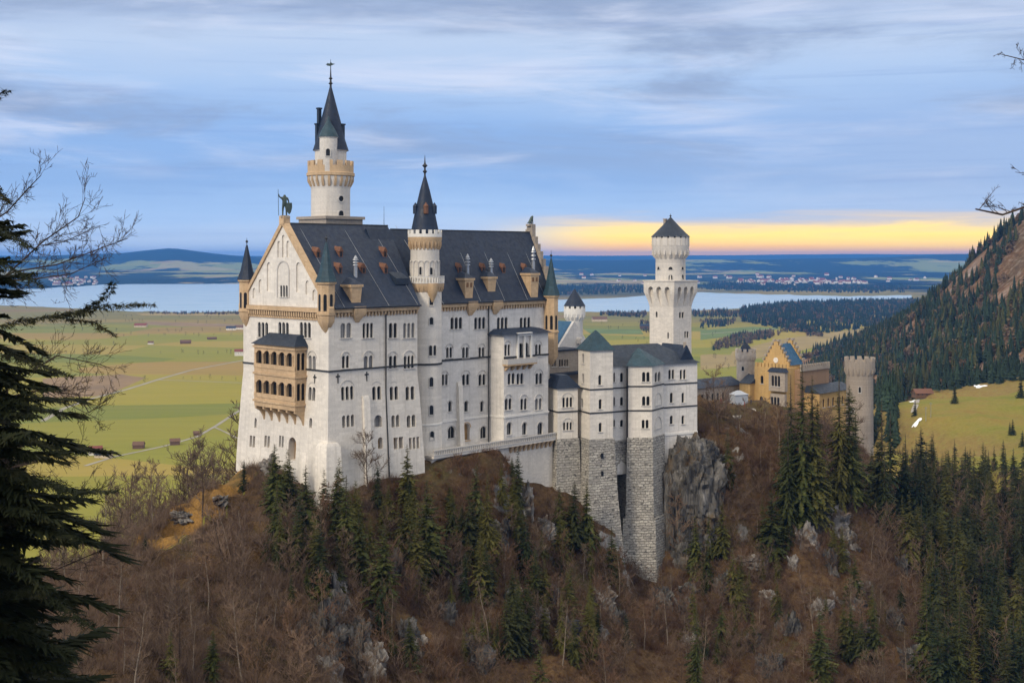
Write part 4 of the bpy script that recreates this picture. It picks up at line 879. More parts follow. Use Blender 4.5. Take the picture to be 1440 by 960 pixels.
MB().box(ga_ - 4.8, ga_ + 2, gb_ - 1.2, bof(1068, ga_ - 4.5), 140, z_(576)).build('base_wall', M['white_wall'], gh)
# right wing with battlements
wa0, wa1 = ga_ + 9.5, ga_ + 20; wg, cwg = MB(), MB(); wg.box(ga_ + 2, wa1, gb_ - 3, gb_ + 8, 140, z_(520)); wgo = wg.build('wing', M['brown_brick'], gh)
q = MB(); q.box(ga_ + 2, wa1, gb_ - 3.4, gb_ - 3, z_(522), z_(517))
for i in range(13): c0 = ga_ + 2.5 + (wa1 - ga_ - 3) * i / 12; q.box(c0 - .45, c0 + .45, gb_ - 3.4, gb_ - 2.9, z_(517), z_(512.5))
q.build('battlement', M['gate_stone'], (wgo, gh))
q = MB(); q.loft([[(ga_ + 4, gb_ - 9, z_(552)), (wa1 + 6, gb_ - 9, z_(552)), (wa1 + 6, gb_ - 3.4, z_(552)), (ga_ + 4, gb_ - 3.4, z_(552))], [(ga_ + 5, gb_ - 5, z_(543)), (wa1 + 5, gb_ - 5, z_(543)), (wa1 + 5, gb_ - 3.4, z_(543)), (ga_ + 5, gb_ - 3.4, z_(543))]]); q.build('low_roof', M['slate_grey'], gh)
q, cq = MB(), MB(); q.box(ga_ + 4.4, wa1 + 5.6, gb_ - 8.6, gb_ - 3.1, 140, z_(552)); plq = PL((ga_ + 4.4, gb_ - 8.6), (1, 0))
for u in (2, 5, 8, 11, 14, 17, 20): win(gh, plq, cq, u, u + 1.2, z_(572), z_(560), 1)
ob = q.build('side_wing', M['orange_plaster'], gh); cut_in(ob, cq, gh)
# left annexe and long low wing
q = MB(); q.box(ga_ - 5.5, ga_ + 3, fb1 - .02, bof(1040, ga_ - 5.5), 140, z_(541)); q.build('annexe', M['orange_plaster'], gh)
q = MB(); e0, e1 = fb1 - .3, bof(1038.5, ga_ - 5.8); q.loft([[(ga_ - 5.9, e0, z_(541)), (ga_ + 3, e0, z_(541)), (ga_ + 3, e1, z_(541)), (ga_ - 5.9, e1, z_(541))], [(ga_ - 1, e0, z_(531)), (ga_ + 1, e0, z_(531)), (ga_ + 1, e1, z_(531)), (ga_ - 1, e1, z_(531))]]); q.build('annexe_roof', M['slate_grey'], gh)
def crenel_tower(px, Yd, r, y0, y1, y2, mat_, label, cone=None, n=12, bz=138, wins=()):
    a, b = AB(px, Yd); zz = lambda y: Zp(y, Yd); t = thing('round_tower', label, 'tower', (a, b, 148))
    MB().lathe(a, b, [(r * 1.02, bz), (r, zz(y2)), (r * 1.14, zz(y1)), (r * 1.14, zz(y0 + 5)), (r * .98, zz(y0 + 5)), (r * .98, zz(y1))], 24).build('shaft', M[mat_], t)
    q = MB(); ring_corbels(q, a, b, r, r * 1.16, zz(y2 + 1), zz(y1), 16, r * .15); crown_ring(q, a, b, r * 1.16, zz(y0 + 5.5), zz(y0), n, r * .14, .58); q.build('battlement', M[mat_], t)
    if cone: MB().lathe(a, b, [(r * .72, zz(y0 + 4)), (r * .5, zz(y0 - 3)), (.15, zz(cone))], 16).build('cone_roof', M['slate'], t)
    va = view_angle(a, b)
    for da, q0, q1, w in wins: slit(t, a, b, r, va + da, zz(q0), zz(q1), w)
crenel_tower(1048.5, 412, 3.0, 490, 500, 506, 'pale_stone', 'pale crenellated round tower on the left of the orange gatehouse', 481, wins=((.35, 531, 524, 1.2), (-.3, 520, 514, .8)))
crenel_tower(1209, 385, 4.1, 502, 517, 526, 'gate_stone', 'tall brown stone crenellated tower on the right of the orange gatehouse', wins=((.0, 550, 542, .7), (-.5, 580, 573, .7)))
lw = thing('courtyard_wing', 'long low grey building with dark roof beside the bare courtyard tree', 'building', (*G(1012, 402), 150), WORLD)
p, q2 = Vector(G(975, 392)), Vector(G(1043, 407)); dw = (q2 - p).normalized(); nw = Vector((-dw.y, dw.x)); ft = [tuple(p), tuple(q2), tuple(q2 + nw * 9), tuple(p + nw * 9)]
q, cq = MB(), MB(); q.prism(ft, 140, Zp(544, 398)); plw = plane2(p, q2, WORLD)
for i in range(6): win(lw, plw, cq, 1.2 + i * 2.5, 2.3 + i * 2.5, Zp(566, 398), Zp(553, 398), 1)
ob = q.build('wall', M['gate_stone'], lw); cut_in(ob, cq, lw)
of = offset(ft, .5); q = MB(); m0, m1 = p + nw * 4.5, q2 + nw * 4.5; zz = Zp(532, 402)
q.loft([[(x, y, Zp(544, 398)) for x, y in of], [(m0.x, m0.y, zz), (m1.x, m1.y, zz), (m1.x + nw.x * .1, m1.y + nw.y * .1, zz), (m0.x + nw.x * .1, m0.y + nw.y * .1, zz)]]); q.build('roof', M['slate'], lw)
# ------------------------------------------------------------------ terrain
class RBF:
    def __init__(s, pts, smooth=0.5):
        p = np.array(pts, float); s.c = p[:, :2] / 100; n = len(p)
        d = np.sqrt(((s.c[:, None] - s.c[None]) ** 2).sum(-1)) + np.eye(n) * -smooth / 100
        A = np.zeros((n + 3, n + 3)); A[:n, :n] = d; A[:n, n] = 1; A[:n, n + 1:] = s.c; A[n, :n] = 1; A[n + 1:, :n] = s.c.T
        b = np.zeros(n + 3); b[:n] = p[:, 2]; s.w = np.linalg.solve(A, b)
    def __call__(s, x, y):
        x = np.asarray(x, float); y = np.asarray(y, float); sh = x.shape; q = np.stack([x.ravel(), y.ravel()], 1) / 100; out = np.empty(len(q))
        n = len(s.c)
        for i in range(0, len(q), 20000):
            c = q[i:i + 20000]; d = np.sqrt(((c[:, None] - s.c[None]) ** 2).sum(-1)); out[i:i + 20000] = d @ s.w[:n] + s.w[n] + c @ s.w[n + 1:]
        return out.reshape(sh)
CPI = [  # photo points on the crag with their distance
    (338, 655, 262.5), (365, 652, 256), (395, 655, 250), (420, 676, 246), (440, 700, 242), (462, 718, 238.6), (490, 694, 241), (520, 684, 244.5), (548, 672, 249), (590, 667, 255), (607, 668, 257),
    (628, 648, 260), (645, 640, 263.5), (675, 632, 267.5), (700, 637, 271), (716, 655, 274), (735, 690, 277.5), (770, 690, 284), (790, 696, 282.5), (815, 715, 283), (835, 745, 281.5), (865, 752, 284), (880, 800, 287), (888, 842, 288.5), (922, 842, 289), (938, 815, 293), (950, 770, 297),
    (990, 604, 310), (1020, 598, 330), (1050, 598, 350), (1100, 606, 352), (1150, 618, 355), (1190, 630, 360), (1225, 640, 368),
    (1015, 690, 303), (1050, 655, 310), (1080, 720, 302), (1120, 700, 312), (1170, 700, 318), (1205, 700, 325), (1250, 765, 318), (1300, 842, 308), (1330, 900, 296),
    (420, 740, 231), (470, 770, 226), (520, 760, 233), (570, 750, 242), (640, 720, 254), (690, 700, 263), (740, 760, 266), (790, 760, 273), (830, 800, 273), (860, 850, 272), (905, 870, 280), (950, 860, 282), (1000, 800, 291), (1000, 860, 280), (1060, 800, 292), (1060, 860, 280), (1150, 800, 296), (1150, 870, 282), (1250, 880, 288),
    (340, 700, 250), (345, 760, 236), (300, 695, 250), (260, 730, 240), (222, 768, 228), (200, 835, 212), (150, 890, 190), (300, 800, 215), (400, 830, 210), (500, 850, 215), (600, 850, 224), (700, 860, 236), (780, 880, 246),
    (80, 960, 150), (200, 960, 165), (330, 960, 178), (450, 960, 190), (560, 960, 201), (700, 960, 216), (850, 960, 236), (1000, 960, 250), (1150, 960, 256), (1290, 960, 268), (1380, 960, 285), (1440, 960, 290),
    (100, 1200, 120), (400, 1200, 150), (700, 1200, 180), (1000, 1200, 210), (1300, 1200, 225), (1440, 1150, 235), (1600, 1100, 240),
    # behind the left ridge, falling to the plain
    (150, 850, 285), (250, 800, 295), (60, 860, 260), (320, 775, 315), (-60, 870, 235), (200, 840, 250), (270, 780, 272),
    # forest hollow and meadow shelf on the right
    (1262, 790, 352), (1330, 830, 335), (1400, 830, 340), (1440, 830, 345), (1250, 700, 400), (1300, 725, 400), (1360, 725, 405), (1440, 725, 410), (1290, 662, 480), (1330, 658, 500), (1440, 645, 520), (1375, 610, 600), (1440, 590, 640), (1290, 590, 640), (1440, 545, 780), (1350, 562, 740), (1285, 582, 680),
    (1560, 560, 760), (1560, 640, 540), (1440, 530, 900), (1300, 548, 880), (1560, 520, 950), (1240, 560, 800), (1210, 580, 700), (1250, 640, 520)]
pts = [tuple(P(*c)) for c in CPI]
for a, b, z in ((8, 15, 158), (30, 15, 160), (55, 15, 160), (90, 22, 158), (118, 20, 157), (140, 30, 156), (170, 20, 155), (200, 25, 152), (225, 30, 140), (5, 45, 120), (40, 55, 115), (90, 60, 118), (140, 65, 118), (190, 60, 115), (240, 60, 95),
                (-10, 80, 60), (50, 110, 50), (120, 120, 50), (200, 110, 50), (260, 100, 60)): pts.append((*fr2w(CASTLE, a, b), z))
pts += [(-420, 500, 20), (-300, 650, -6), (-150, 600, -5), (0, 560, 5), (80, 620, 5), (150, 640, 20), (100, 1000, -8), (-400, 1000, -8), (-100, 1000, -8), (220, 1000, 0), (260, 820, 40), (-420, 200, 60), (-300, 320, 60),
        (-40, 30, 176), (-70, 40, 172), (-22, 22, 180), (-60, 90, 130), (-110, 60, 160), (-25, 70, 120), (0, 60, 92), (0, 110, 70), (60, 100, 75), (30, 40, 120), (-150, 130, 120), (150, 130, 90), (250, 180, 110), (420, 250, 140), (600, 500, 170), (620, 800, 200), (600, 1000, 210), (400, 1000, 110), (20, 20, 160), (120, 40, 150), (300, 60, 170)]
HB = RBF(pts)
def rough(x, y):
    g = 1.2 * fbm(x / 14, y / 14, 4, 3) + .55 * np.abs(fbm(x / 4.5, y / 4.5, 3, 9)) - .3
    r = np.abs(fbm(x / 30 + 3, y / 40, 3, 21)) * 3.0 - .9
    near = 1 - np.clip((np.asarray(y) - 420) / 120, 0, 1) * .7
    led = np.abs(fbm(x / 9 + 40, y / 7, 3, 33)); ledge = np.clip((.30 - led) * 9, 0, 1.6) * np.clip(fbm(x / 26, y / 26, 2, 35) * 3 + .6, 0, 1)
    return (g * 1.25 + r + ledge * 2.1 + 1.1 * np.abs(fbm(x / 18 + 9, y / 22, 3, 71))) * near
def hz(x, y):
    x = np.asarray(x, float); y = np.asarray(y, float); dx, dy = x + 36, y - 240; a = CT * dx + ST * dy; b = -ST * dx + CT * dy
    near = np.clip(np.maximum(np.maximum(-a, a - 72), np.maximum(-b - 1, b - 30)) / 10, .25, 1)
    gx, gy = x - 27, y - 294; sg = np.clip((gx * .9 + gy * .43 + 18) / 36, 0, 1); dd = np.hypot(x - (10 + 33 * sg), y - (287 + 15 * sg)); near = np.minimum(near, np.clip((dd - 4) / 12, .2, 1))
    z = HB(x, y) + rough(x, y) * near
    return np.where((a > 24) & (a < 66) & (b > -.9) & (b < 28), np.minimum(z, 157.0), z)
def hz1(x, y): return float(hz(np.array([x]), np.array([y]))[0])
def ground_at(px, py, y0=110, y1=1000):
    Y = np.arange(y0, y1, .5); x = (px - CX) / F * Y; z = H - (py - HY) / F * Y; h = hz(x, Y); i = np.argmax(h >= z)
    return (float(x[i]), float(Y[i]), float(h[i])) if h[i] >= z[i] else None
def grid_mesh(X, Y, Z, name, m, kind='structure', mask=None, smooth=True):
    nr, nc = X.shape; me = bpy.data.meshes.new(name); co = np.stack([X, Y, Z], -1).reshape(-1, 3)
    me.vertices.add(len(co)); me.vertices.foreach_set('co', co.ravel())
    i = np.arange((nr - 1) * (nc - 1)); r, c = i // (nc - 1), i % (nc - 1); a = r * nc + c
    q = np.stack([a, a + 1, a + nc + 1, a + nc], 1)
    me.loops.add(q.size); me.loops.foreach_set('vertex_index', q.ravel()); me.polygons.add(len(q)); me.polygons.foreach_set('loop_start', np.arange(len(q)) * 4)
    me.update(calc_edges=True)
    if mask is not None:
        at_ = me.attributes.new('cover', 'FLOAT', 'POINT'); at_.data.foreach_set('value', mask.ravel().astype(np.float32))
    if smooth: me.polygons.foreach_set('use_smooth', [True] * len(q))
    me.materials.append(m); o = bpy.data.objects.new(name, me); C.objects.link(o); o['kind'] = kind; return o

# forest floor with rock on steep ground, meadow grass where 'cover' says so
m, k = material('crag_ground')
gp = k('ShaderNodeNewGeometry'); pos = gp.outputs['Position']; nz = k('ShaderNodeSeparateXYZ', {0: gp.outputs['Normal']}).outputs[2]
cov = k('ShaderNodeAttribute', attribute_name='cover').outputs['Fac']
litter = k.ramp(k.noise(pos, .09, 8, .68), [(.28, (.040, .028, .019)), (.42, (.085, .054, .031)), (.55, (.15, .088, .043)), (.66, (.225, .14, .062)), (.78, (.12, .11, .045))])
litter = k.mix(.55, litter, k.ramp(k.noise(pos, 1.3, 8, .8), [(.32, (.026, .018, .012)), (.46, (.09, .056, .030)), (.58, (.17, .11, .058)), (.72, (.33, .25, .17))]))
litter = k.mix(k.math('MULTIPLY', k.smooth(k.noise(pos, .05, 6, .65), .52, .66), .6), litter, k.ramp(k.noise(pos, 2.0, 5, .7), [(.3, (.04, .045, .018)), (.7, (.15, .14, .055))]))
rockn = k.noise(k.mapv(pos, (.35, .35, .12)), 1.0, 8, .7)
rock = k.ramp(rockn, [(.30, (.045, .045, .047)), (.48, (.16, .155, .15)), (.62, (.30, .29, .275)), (.75, (.42, .41, .39))])
rm = k.smooth(k.math('ADD', k.math('MULTIPLY', k.math('SUBTRACT', 0.60, nz), 3.0), k.math('MULTIPLY', k.math('SUBTRACT', k.noise(pos, .13, 5, .65), .5), 2.8)), .42, .62)
litter = k.mix(1.0, litter, (.72, .72, .72), 'MULTIPLY')
gcol = k.mix(rm, litter, rock)
goldm = k.math('MULTIPLY', k.smooth(cov, 1.5, 2.0), k.smooth(k.noise(pos, .15, 5), .3, .55)); gcol = k.mix(goldm, gcol, k.ramp(k.noise(pos, 2.2, 5, .7), [(.3, (.16, .085, .025)), (.7, (.36, .21, .065))]))
grs = k.ramp(k.noise(k.mapv(pos, (.02, .035, .02)), 1.0, 8, .65), [(.3, (.14, .15, .02)), (.46, (.20, .19, .026)), (.58, (.26, .19, .04)), (.70, (.27, .15, .04))])
gzz = k('ShaderNodeSeparateXYZ', {0: pos}).outputs[2]
grs = k.mix(k.smooth(k.math('ADD', gzz, k.math('MULTIPLY', k.noise(pos, .03, 6, .65), 14)), 124, 116), grs, k.ramp(k.noise(pos, .25, 6, .7), [(.3, (.16, .10, .04)), (.5, (.25, .145, .05)), (.7, (.22, .19, .05))]))
grs = k.mix(.38, grs, k.ramp(k.noise(pos, .6, 5, .7), [(.3, (.07, .085, .02)), (.7, (.22, .22, .07))]))
gcol = k.mix(k.math('MULTIPLY', k.smooth(cov, .2, .8), k.math('SUBTRACT', 1.0, k.smooth(cov, 1.05, 1.4))), gcol, grs)
M['crag_ground'] = bsdf(m, k, gcol, .95, k.math('ADD', rockn, k.math('MULTIPLY', k.noise(pos, 1.8, 6, .7), .6)), .8, .8, spec=.1)
yy = np.concatenate([np.arange(14, 150, 4), np.arange(150, 345, 1.0), np.geomspace(345, 1010, 150)]); ss = np.linspace(-.95, .95, 560)
Yg_, Sg = np.meshgrid(yy, ss, indexing='ij'); Xg = Sg * np.maximum(Yg_, 120) ** .97 * 1.2 if False else Sg * (Yg_ + 60)
Zg = hz(Xg, Yg_)
pxg = CX + Xg / Yg_ * F; pyg = HY + (H - Zg) / Yg_ * F
cover = ((Yg_ > 440 + 20 * fbm(Xg / 40, Yg_ / 40, 3, 5)) & (Xg > 105)).astype(float)
gold = np.exp(-((Xg + 57.5 - (Yg_ - 260) * .28) / 6.5) ** 2) * (np.abs(Yg_ - 243) < 21)
cover = np.where(gold > .35, 2.0, cover)
crag = grid_mesh(Xg, Yg_, Zg, 'castle_hill', M['crag_ground'], mask=cover)

# ------------------------------------------------------------------ valley plain, far hills, mountain
m, k = material('valley_fields')
pos = k('ShaderNodeNewGeometry').outputs['Position']
warp = k('ShaderNodeVectorMath', {0: pos, 1: k('ShaderNodeVectorMath', {0: k('ShaderNodeTexNoise', {'Vector': pos, 'Scale': .0012, 'Detail': 3.0}).outputs['Color'], 1: (220, 220, 0)}, operation='MULTIPLY').outputs[0]}, operation='ADD').outputs[0]
vor = k('ShaderNodeTexVoronoi', {'Vector': k.mapv(warp, (.0022, .0042, 0), (3.3, 1.7, 0)), 'Scale': 1.0, 'Randomness': .85})
fr_ = k('ShaderNodeSeparateColor', {0: vor.outputs['Color']}).outputs[0]
fld = k.ramp(fr_, [(0.0, (.20, .205, .022)), (.18, (.27, .235, .026)), (.36, (.13, .165, .022)), (.50, (.31, .235, .045)), (.64, (.21, .205, .022)), (.78, (.29, .19, .055)), (.90, (.16, .185, .026))], 'CONSTANT')
fld = k.mix(.22, fld, k.ramp(k.noise(k.mapv(pos, (.0022, .006, 0)), 1.0, 7, .62), [(.32, (.16, .175, .02)), (.5, (.26, .225, .03)), (.66, (.32, .22, .055))]))
fld = k.mix(.16, fld, k.ramp(k.noise(k.mapv(pos, (.004, .05, 0)), 1.0, 5, .7), [(.3, (.06, .075, .02)), (.7, (.25, .22, .08))]))
sy = k('ShaderNodeSeparateXYZ', {0: pos}).outputs[1]
moor = k.math('MULTIPLY', k.smooth(k.math('ADD', sy, k.math('MULTIPLY', k.noise(k.mapv(pos, (.0016, .003, 0)), 1.0, 5), 1500)), 3900, 4900), .55)
fld = k.mix(moor, fld, k.ramp(k.noise(k.mapv(pos, (.004, .012, 0)), 1.0, 6, .65), [(.35, (.10, .07, .045)), (.5, (.17, .13, .07)), (.66, (.09, .105, .045))]))
fp = k.smooth(k.noise(k.mapv(pos, (.0009, .0022, 0), (2.0, .3, 0)), 1.0, 6, .6), .50, .56)
farw = k.math('MULTIPLY', fp, k.smooth(sy, 5200, 7500)); fld = k.mix(farw, fld, (.018, .030, .020))
M['valley_fields'] = bsdf(m, k, fld, .95, spec=.1)
yy = np.concatenate([np.geomspace(500, 9000, 60), np.geomspace(9300, 60000, 24)]); ss = np.linspace(-1.1, 1.1, 60)
Yp, Sp = np.meshgrid(yy, ss, indexing='ij'); grid_mesh(Sp * Yp, Yp, 0 * Yp, 'valley_ground', M['valley_fields'])

def sheet(name, px_pts, z, m, Yfun=None):
    """a flat outline on the plain, given as photo points"""
    vs = []
    for px, py in px_pts:
        Y = (H - z) * F / (py - HY); vs.append(((px - CX) / F * Y, Y, z))
    me = bpy.data.meshes.new(name); me.from_pydata(vs, [], [tuple(range(len(vs)))]); me.update(); me.materials.append(m); o = bpy.data.objects.new(name, me); C.objects.link(o); return o
m, k = material('lake_water'); pos = k('ShaderNodeNewGeometry').outputs['Position']
wn = k.noise(k.mapv(pos, (.004, .018, 0)), 1.0, 5, .6)
wc = k.ramp(wn, [(.3, (.30, .42, .50)), (.7, (.42, .53, .60))])
M['lake_water'] = bsdf(m, k, wc, .22, k.noise(k.mapv(pos, (.05, .05, .05)), 1.0, 3), .25, 1.0, spec=.5)
def shore(pts, amp, seed):
    out = []
    n = len(pts)
    for i in range(n):
        (x0, y0), (x1, y1) = pts[i], pts[(i + 1) % n]; st = max(2, int(abs(x1 - x0) / 6))
        for j in range(st):
            f = j / st; x = x0 + (x1 - x0) * f; y = y0 + (y1 - y0) * f
            out.append((x, y + amp * float(fbm(np.array([x / 14.]), np.array([y / 9. + seed]), 3, seed)[0])))
    return out
lakeL = sheet('lake', shore([(-620, 414), (-420, 419), (-120, 425), (60, 431), (150, 436), (200, 438), (270, 439.5), (345, 437), (420, 435), (500, 428), (560, 417), (555, 408), (500, 402), (345, 399.5), (262, 397.5), (215, 398), (150, 400), (60, 406), (-120, 407), (-420, 407), (-600, 408.5)], 1.2, 3), .35, M['lake_water']); lakeL['kind'] = 'structure'
lakeR = sheet('lake', shore([(700, 437), (790, 438), (870, 439), (920, 438), (985, 436), (1040, 434), (1100, 428), (1190, 423), (1282, 419), (1282, 415), (1190, 416.2), (1110, 414.5), (1000, 411.5), (985, 411.2), (930, 413.5), (860, 419), (800, 421), (720, 424), (680, 429)], 1.0, 8), .35, M['lake_water']); lakeR['kind'] = 'structure'

# rolling hills beyond the lake
m, k = material('far_hills'); pos = k('ShaderNodeNewGeometry').outputs['Position']
fn = k.noise(k.mapv(pos, (.00055, .00034, 0), (.2, .4, 0)), 1.0, 9, .68)
sz = k('ShaderNodeSeparateXYZ', {0: pos})
f2 = k.math('ADD', fn, k.math('MULTIPLY', k.smooth(sz.outputs[2], 110, 260), .12))
v3 = k('ShaderNodeTexVoronoi', {'Vector': k.mapv(pos, (.0012, .0016, 0)), 'Scale': 1.0}); c3 = k('ShaderNodeSeparateColor', {0: v3.outputs['Color']}).outputs[0]
op = k.ramp(c3, [(0, (.20, .23, .07)), (.3, (.29, .27, .11)), (.55, (.16, .20, .07)), (.8, (.27, .22, .11))], 'CONSTANT')
M['far_hills'] = bsdf(m, k, k.mix(k.smooth(f2, .455, .50), op, (.012, .024, .018)), .95, spec=.05)
yy = np.geomspace(7600, 34000, 130); ss = np.linspace(-.85, .85, 240)
Yf, Sf = np.meshgrid(yy, ss, indexing='ij'); Xf = Sf * Yf; pf_ = CX + Sf * F
up = np.clip((Yf - 8800) / 4500, 0, 1)
Zf = (60 * (fbm(Xf / 2600, Yf / 2600, 4, 31) * .5 + .5) + 120 * np.clip(fbm(Xf / 5200, Yf / 4200, 4, 37), 0, 1)) * up - 6
ridge = np.interp(pf_, [-400, 60, 110, 170, 240, 290, 345, 420, 600, 780, 900, 1050, 1180, 1300, 1360, 1500, 1900], [8, 2, 4, 7, 12.5, 7, 3, 0, -1, -2, -3, -2, -1, 3, 4, 5, 6])
zr_ = H + ridge / F * 17000 + 26 * fbm(Xf / 900, Yf / 1400, 4, 41)
Zf = np.maximum(Zf, np.exp(-((Yf - 17000) / 2600) ** 2) * zr_ - 8)
Zf = np.maximum(Zf, np.exp(-((Yf - 28000) / 4000) ** 2) * (H + 70 + 60 * fbm(Xf / 5000, Yf / 9000, 4, 43)))
grid_mesh(Xf, Yf, Zf, 'far_hills', M['far_hills'])

MP = [(1440, 305, 1500), (1500, 270, 1480), (1620, 232, 1500), (1380, 360, 1580), (1340, 408, 1700), (1290, 446, 1800), (1250, 468, 1900), (1205, 492, 2050), (1165, 509, 2200), (1440, 400, 1250), (1440, 470, 1080), (1440, 518, 960), (1380, 450, 1300), (1380, 500, 1080), (1310, 490, 1350), (1310, 530, 1020), (1250, 510, 1500), (1210, 530, 1250), (1240, 545, 980), (1560, 380, 1150), (1560, 480, 950), (1190, 522, 1700)]
pm = [tuple(P(*c)) for c in MP] + [(900, 1900, 250), (800, 1500, 315), (1300, 1700, 310), (1400, 2300, 250), (640, 2600, -5), (520, 2400, -6), (450, 2000, -8), (330, 1500, -8), (300, 1150, 0), (900, 2800, 60), (600, 860, 185), (900, 900, 250), (380, 860, 85), (330, 930, 45), (1500, 1100, 300), (500, 2100, -4), (400, 1300, 30)]
MB_ = RBF(pm)
def mz(x, y): return np.minimum(MB_(x, y), 318) + 7 * fbm(np.asarray(x) / 60, np.asarray(y) / 60, 4, 51) + 5 * np.abs(fbm(np.asarray(x) / 25, np.asarray(y) / 25, 3, 57))
m, k = material('mountain_ground'); gp = k('ShaderNodeNewGeometry'); pos = gp.outputs['Position']
mcol = k.ramp(k.noise(pos, .012, 8, .65), [(.3, (.05, .05, .022)), (.45, (.10, .065, .032)), (.56, (.22, .12, .06)), (.66, (.32, .27, .24)), (.8, (.42, .38, .35))])
mcol = k.mix(.5, mcol, k.ramp(k.noise(pos, .10, 8, .75), [(.34, (.03, .024, .016)), (.5, (.13, .08, .042)), (.64, (.34, .30, .265))]))
M['mountain_ground'] = bsdf(m, k, mcol, .95, k.noise(pos, .08, 6, .7), .6, 6.0, spec=.05)
xs, ys = np.linspace(260, 1500, 160), np.linspace(860, 2700, 190); Ym, Xm = np.meshgrid(ys, xs, indexing='ij'); Zm = mz(Xm, Ym)
grid_mesh(Xm, Ym, Zm, 'mountain', M['mountain_ground'])

def ribbon(name, px_pts, wid, m, z=.2, on=None):
    """a road on the ground through photo points"""
    c = []
    for px, py in px_pts:
        if on: q = ground_at(px, py, 150, 1000); c.append(Vector((q[0], q[1], 0)))
        else: Y = H * F / (py - HY); c.append(Vector(((px - CX) / F * Y, Y, 0)))
    fine = []
    for i in range(len(c) - 1):
        for j in range(12): fine.append(c[i].lerp(c[i + 1], j / 12))
    fine.append(c[-1]); vs, fs = [], []
    for i, p in enumerate(fine):
        d = (fine[min(i + 1, len(fine) - 1)] - fine[max(i - 1, 0)]).normalized(); nn = Vector((-d.y, d.x, 0))
        for s_ in (-1, 1):
            q = p + nn * s_ * wid / 2; q.z = (hz1(q.x, q.y) + .25) if on else z; vs.append(tuple(q))
    for i in range(len(fine) - 1): fs.append((2 * i, 2 * i + 1, 2 * i + 3, 2 * i + 2))
    me = bpy.data.meshes.new(name); me.from_pydata(vs, [], fs); me.update(); me.materials.append(m); o = bpy.data.objects.new(name, me); C.objects.link(o); o['kind'] = 'structure'; return o
ribbon('road', [(60, 592), (90, 574), (130, 560), (180, 547), (221, 534), (270, 520), (345, 506), (430, 496)], 7, M['road'], .20)
ribbon('road', [(221, 534), (280, 536), (345, 538.5), (420, 541)], 5, M['road'], .24)
ribbon('path', [(120, 655), (161, 642), (200, 634), (232, 627), (277, 614), (305, 598), (337, 577), (380, 560)], 4.5, M['road'], .28)
ribbon('path', [(300, 600), (318, 608), (345, 622)], 3, M['road'], .32)
ribbon('path', [(178, 458), (240, 456), (300, 456), (345, 459)], 7, M['road'], .24)
ribbon('road', [(985, 470), (1040, 466), (1090, 462)], 8, M['road'], .24)
ribbon('path', [(1297, 557), (1288, 570), (1284, 580)], 3, M['gravel'], on=True)
# brown ploughed and reed strips are fields of their own
plain('reed_field', (.21, .14, .065), .95, .25, .01); plain('green_field', (.105, .15, .035), .95, .2, .01); plain('straw_field', (.25, .19, .07), .95, .2, .01)
for pts_, mm_, nm in (([(60, 560), (150, 556), (205, 531), (170, 526), (60, 532)], 'reed_field', 'field'), ([(205, 452), (345, 456), (345, 459.5), (255, 459), (200, 456)], 'reed_field', 'field'), ([(200, 443), (345, 444), (345, 441.2), (280, 440.2), (190, 440.5)], 'straw_field', 'field'),
                     ([(985, 478), (1060, 470), (1100, 461), (1060, 459), (985, 464)], 'green_field', 'field'), ([(820, 462), (900, 463), (905, 470), (830, 469)], 'green_field', 'field'), ([(985, 520), (1040, 514), (1060, 500), (1000, 498), (985, 499)], 'straw_field', 'field'),
                     ([(1020, 512), (1130, 492), (1235, 464), (1215, 461), (1090, 478), (1030, 494)], 'straw_field', 'field')):
    fzz = globals().get('fzz', .04) + .02; o = sheet(nm, shore(pts_, .5, 4), fzz, M[mm_]); o['kind'] = 'structure'
# pale court between wing and gatehouse
cy2 = [G(984, 326), G(1030, 338), G(1064, 356), G(1058, 366), G(985, 358), G(978, 334)]
zc2 = Zp(584, 345); q = MB(); q.prism(cy2, zc2 - 6, zc2); q = q.build('courtyard', M['gravel']); q['kind'] = 'structure'

# ------------------------------------------------------------------ rocks
def rock(name, c, r, seed, m='rock', kind=None, label=None, n=40, amp=.28, rot=0.0, group=None):
    th_, ph = np.meshgrid(np.linspace(0, 2 * pi, n * 2, endpoint=False), np.linspace(.02, pi - .02, n)); x, y, z = np.cos(th_) * np.sin(ph), np.sin(th_) * np.sin(ph), np.cos(ph)
    pw = .62; bx = [np.sign(v) * np.abs(v) ** pw for v in (x, y, z)]
    u_ = (bx[0] + seed) * 1.3; w_ = bx[2] * 1.7 + bx[1] * 1.1
    d = 1 + amp * .35 * (np.abs(fbm(u_ * 14, w_ * 7, 3, seed + 9)) * 2 - .5) + amp * (np.abs(fbm(u_ * 1.5, w_ * 1.5, 5, seed)) * 2 - .6) + amp * .4 * fbm(u_ * 6, w_ * 3, 3, seed + 5)
    stz = bx[2] * 5.5 + 1.2 * fbm(u_ * .8, w_ * .4, 2, seed + 3); d = d + amp * .45 * (np.abs((stz % 1) - .5) - .25)
    lx, ly, lz = bx[0] * d * r[0], bx[1] * d * r[1], bx[2] * d * r[2]
    cs_, sn = cos(rot), sin(rot); vx, vy = lx * cs_ - ly * sn, lx * sn + ly * cs_
    co = np.stack([vx, vy, lz], -1).reshape(-1, 3); N = 2 * n; f = []
    for i in range(n - 1):
        for j in range(N): f.append((i * N + j, (i + 1) * N + j, (i + 1) * N + (j + 1) % N, i * N + (j + 1) % N))
    f.append(tuple(range(N))); f.append(tuple((n - 1) * N + j for j in range(N - 1, -1, -1)))
    me = bpy.data.meshes.new(name); me.from_pydata(co.tolist(), [], f); finish(me, 24); me.materials.append(M[m]); o = bpy.data.objects.new(name, me); C.objects.link(o); o.location = c
    tag(o, label, 'rock' if label else None, group, kind); return o
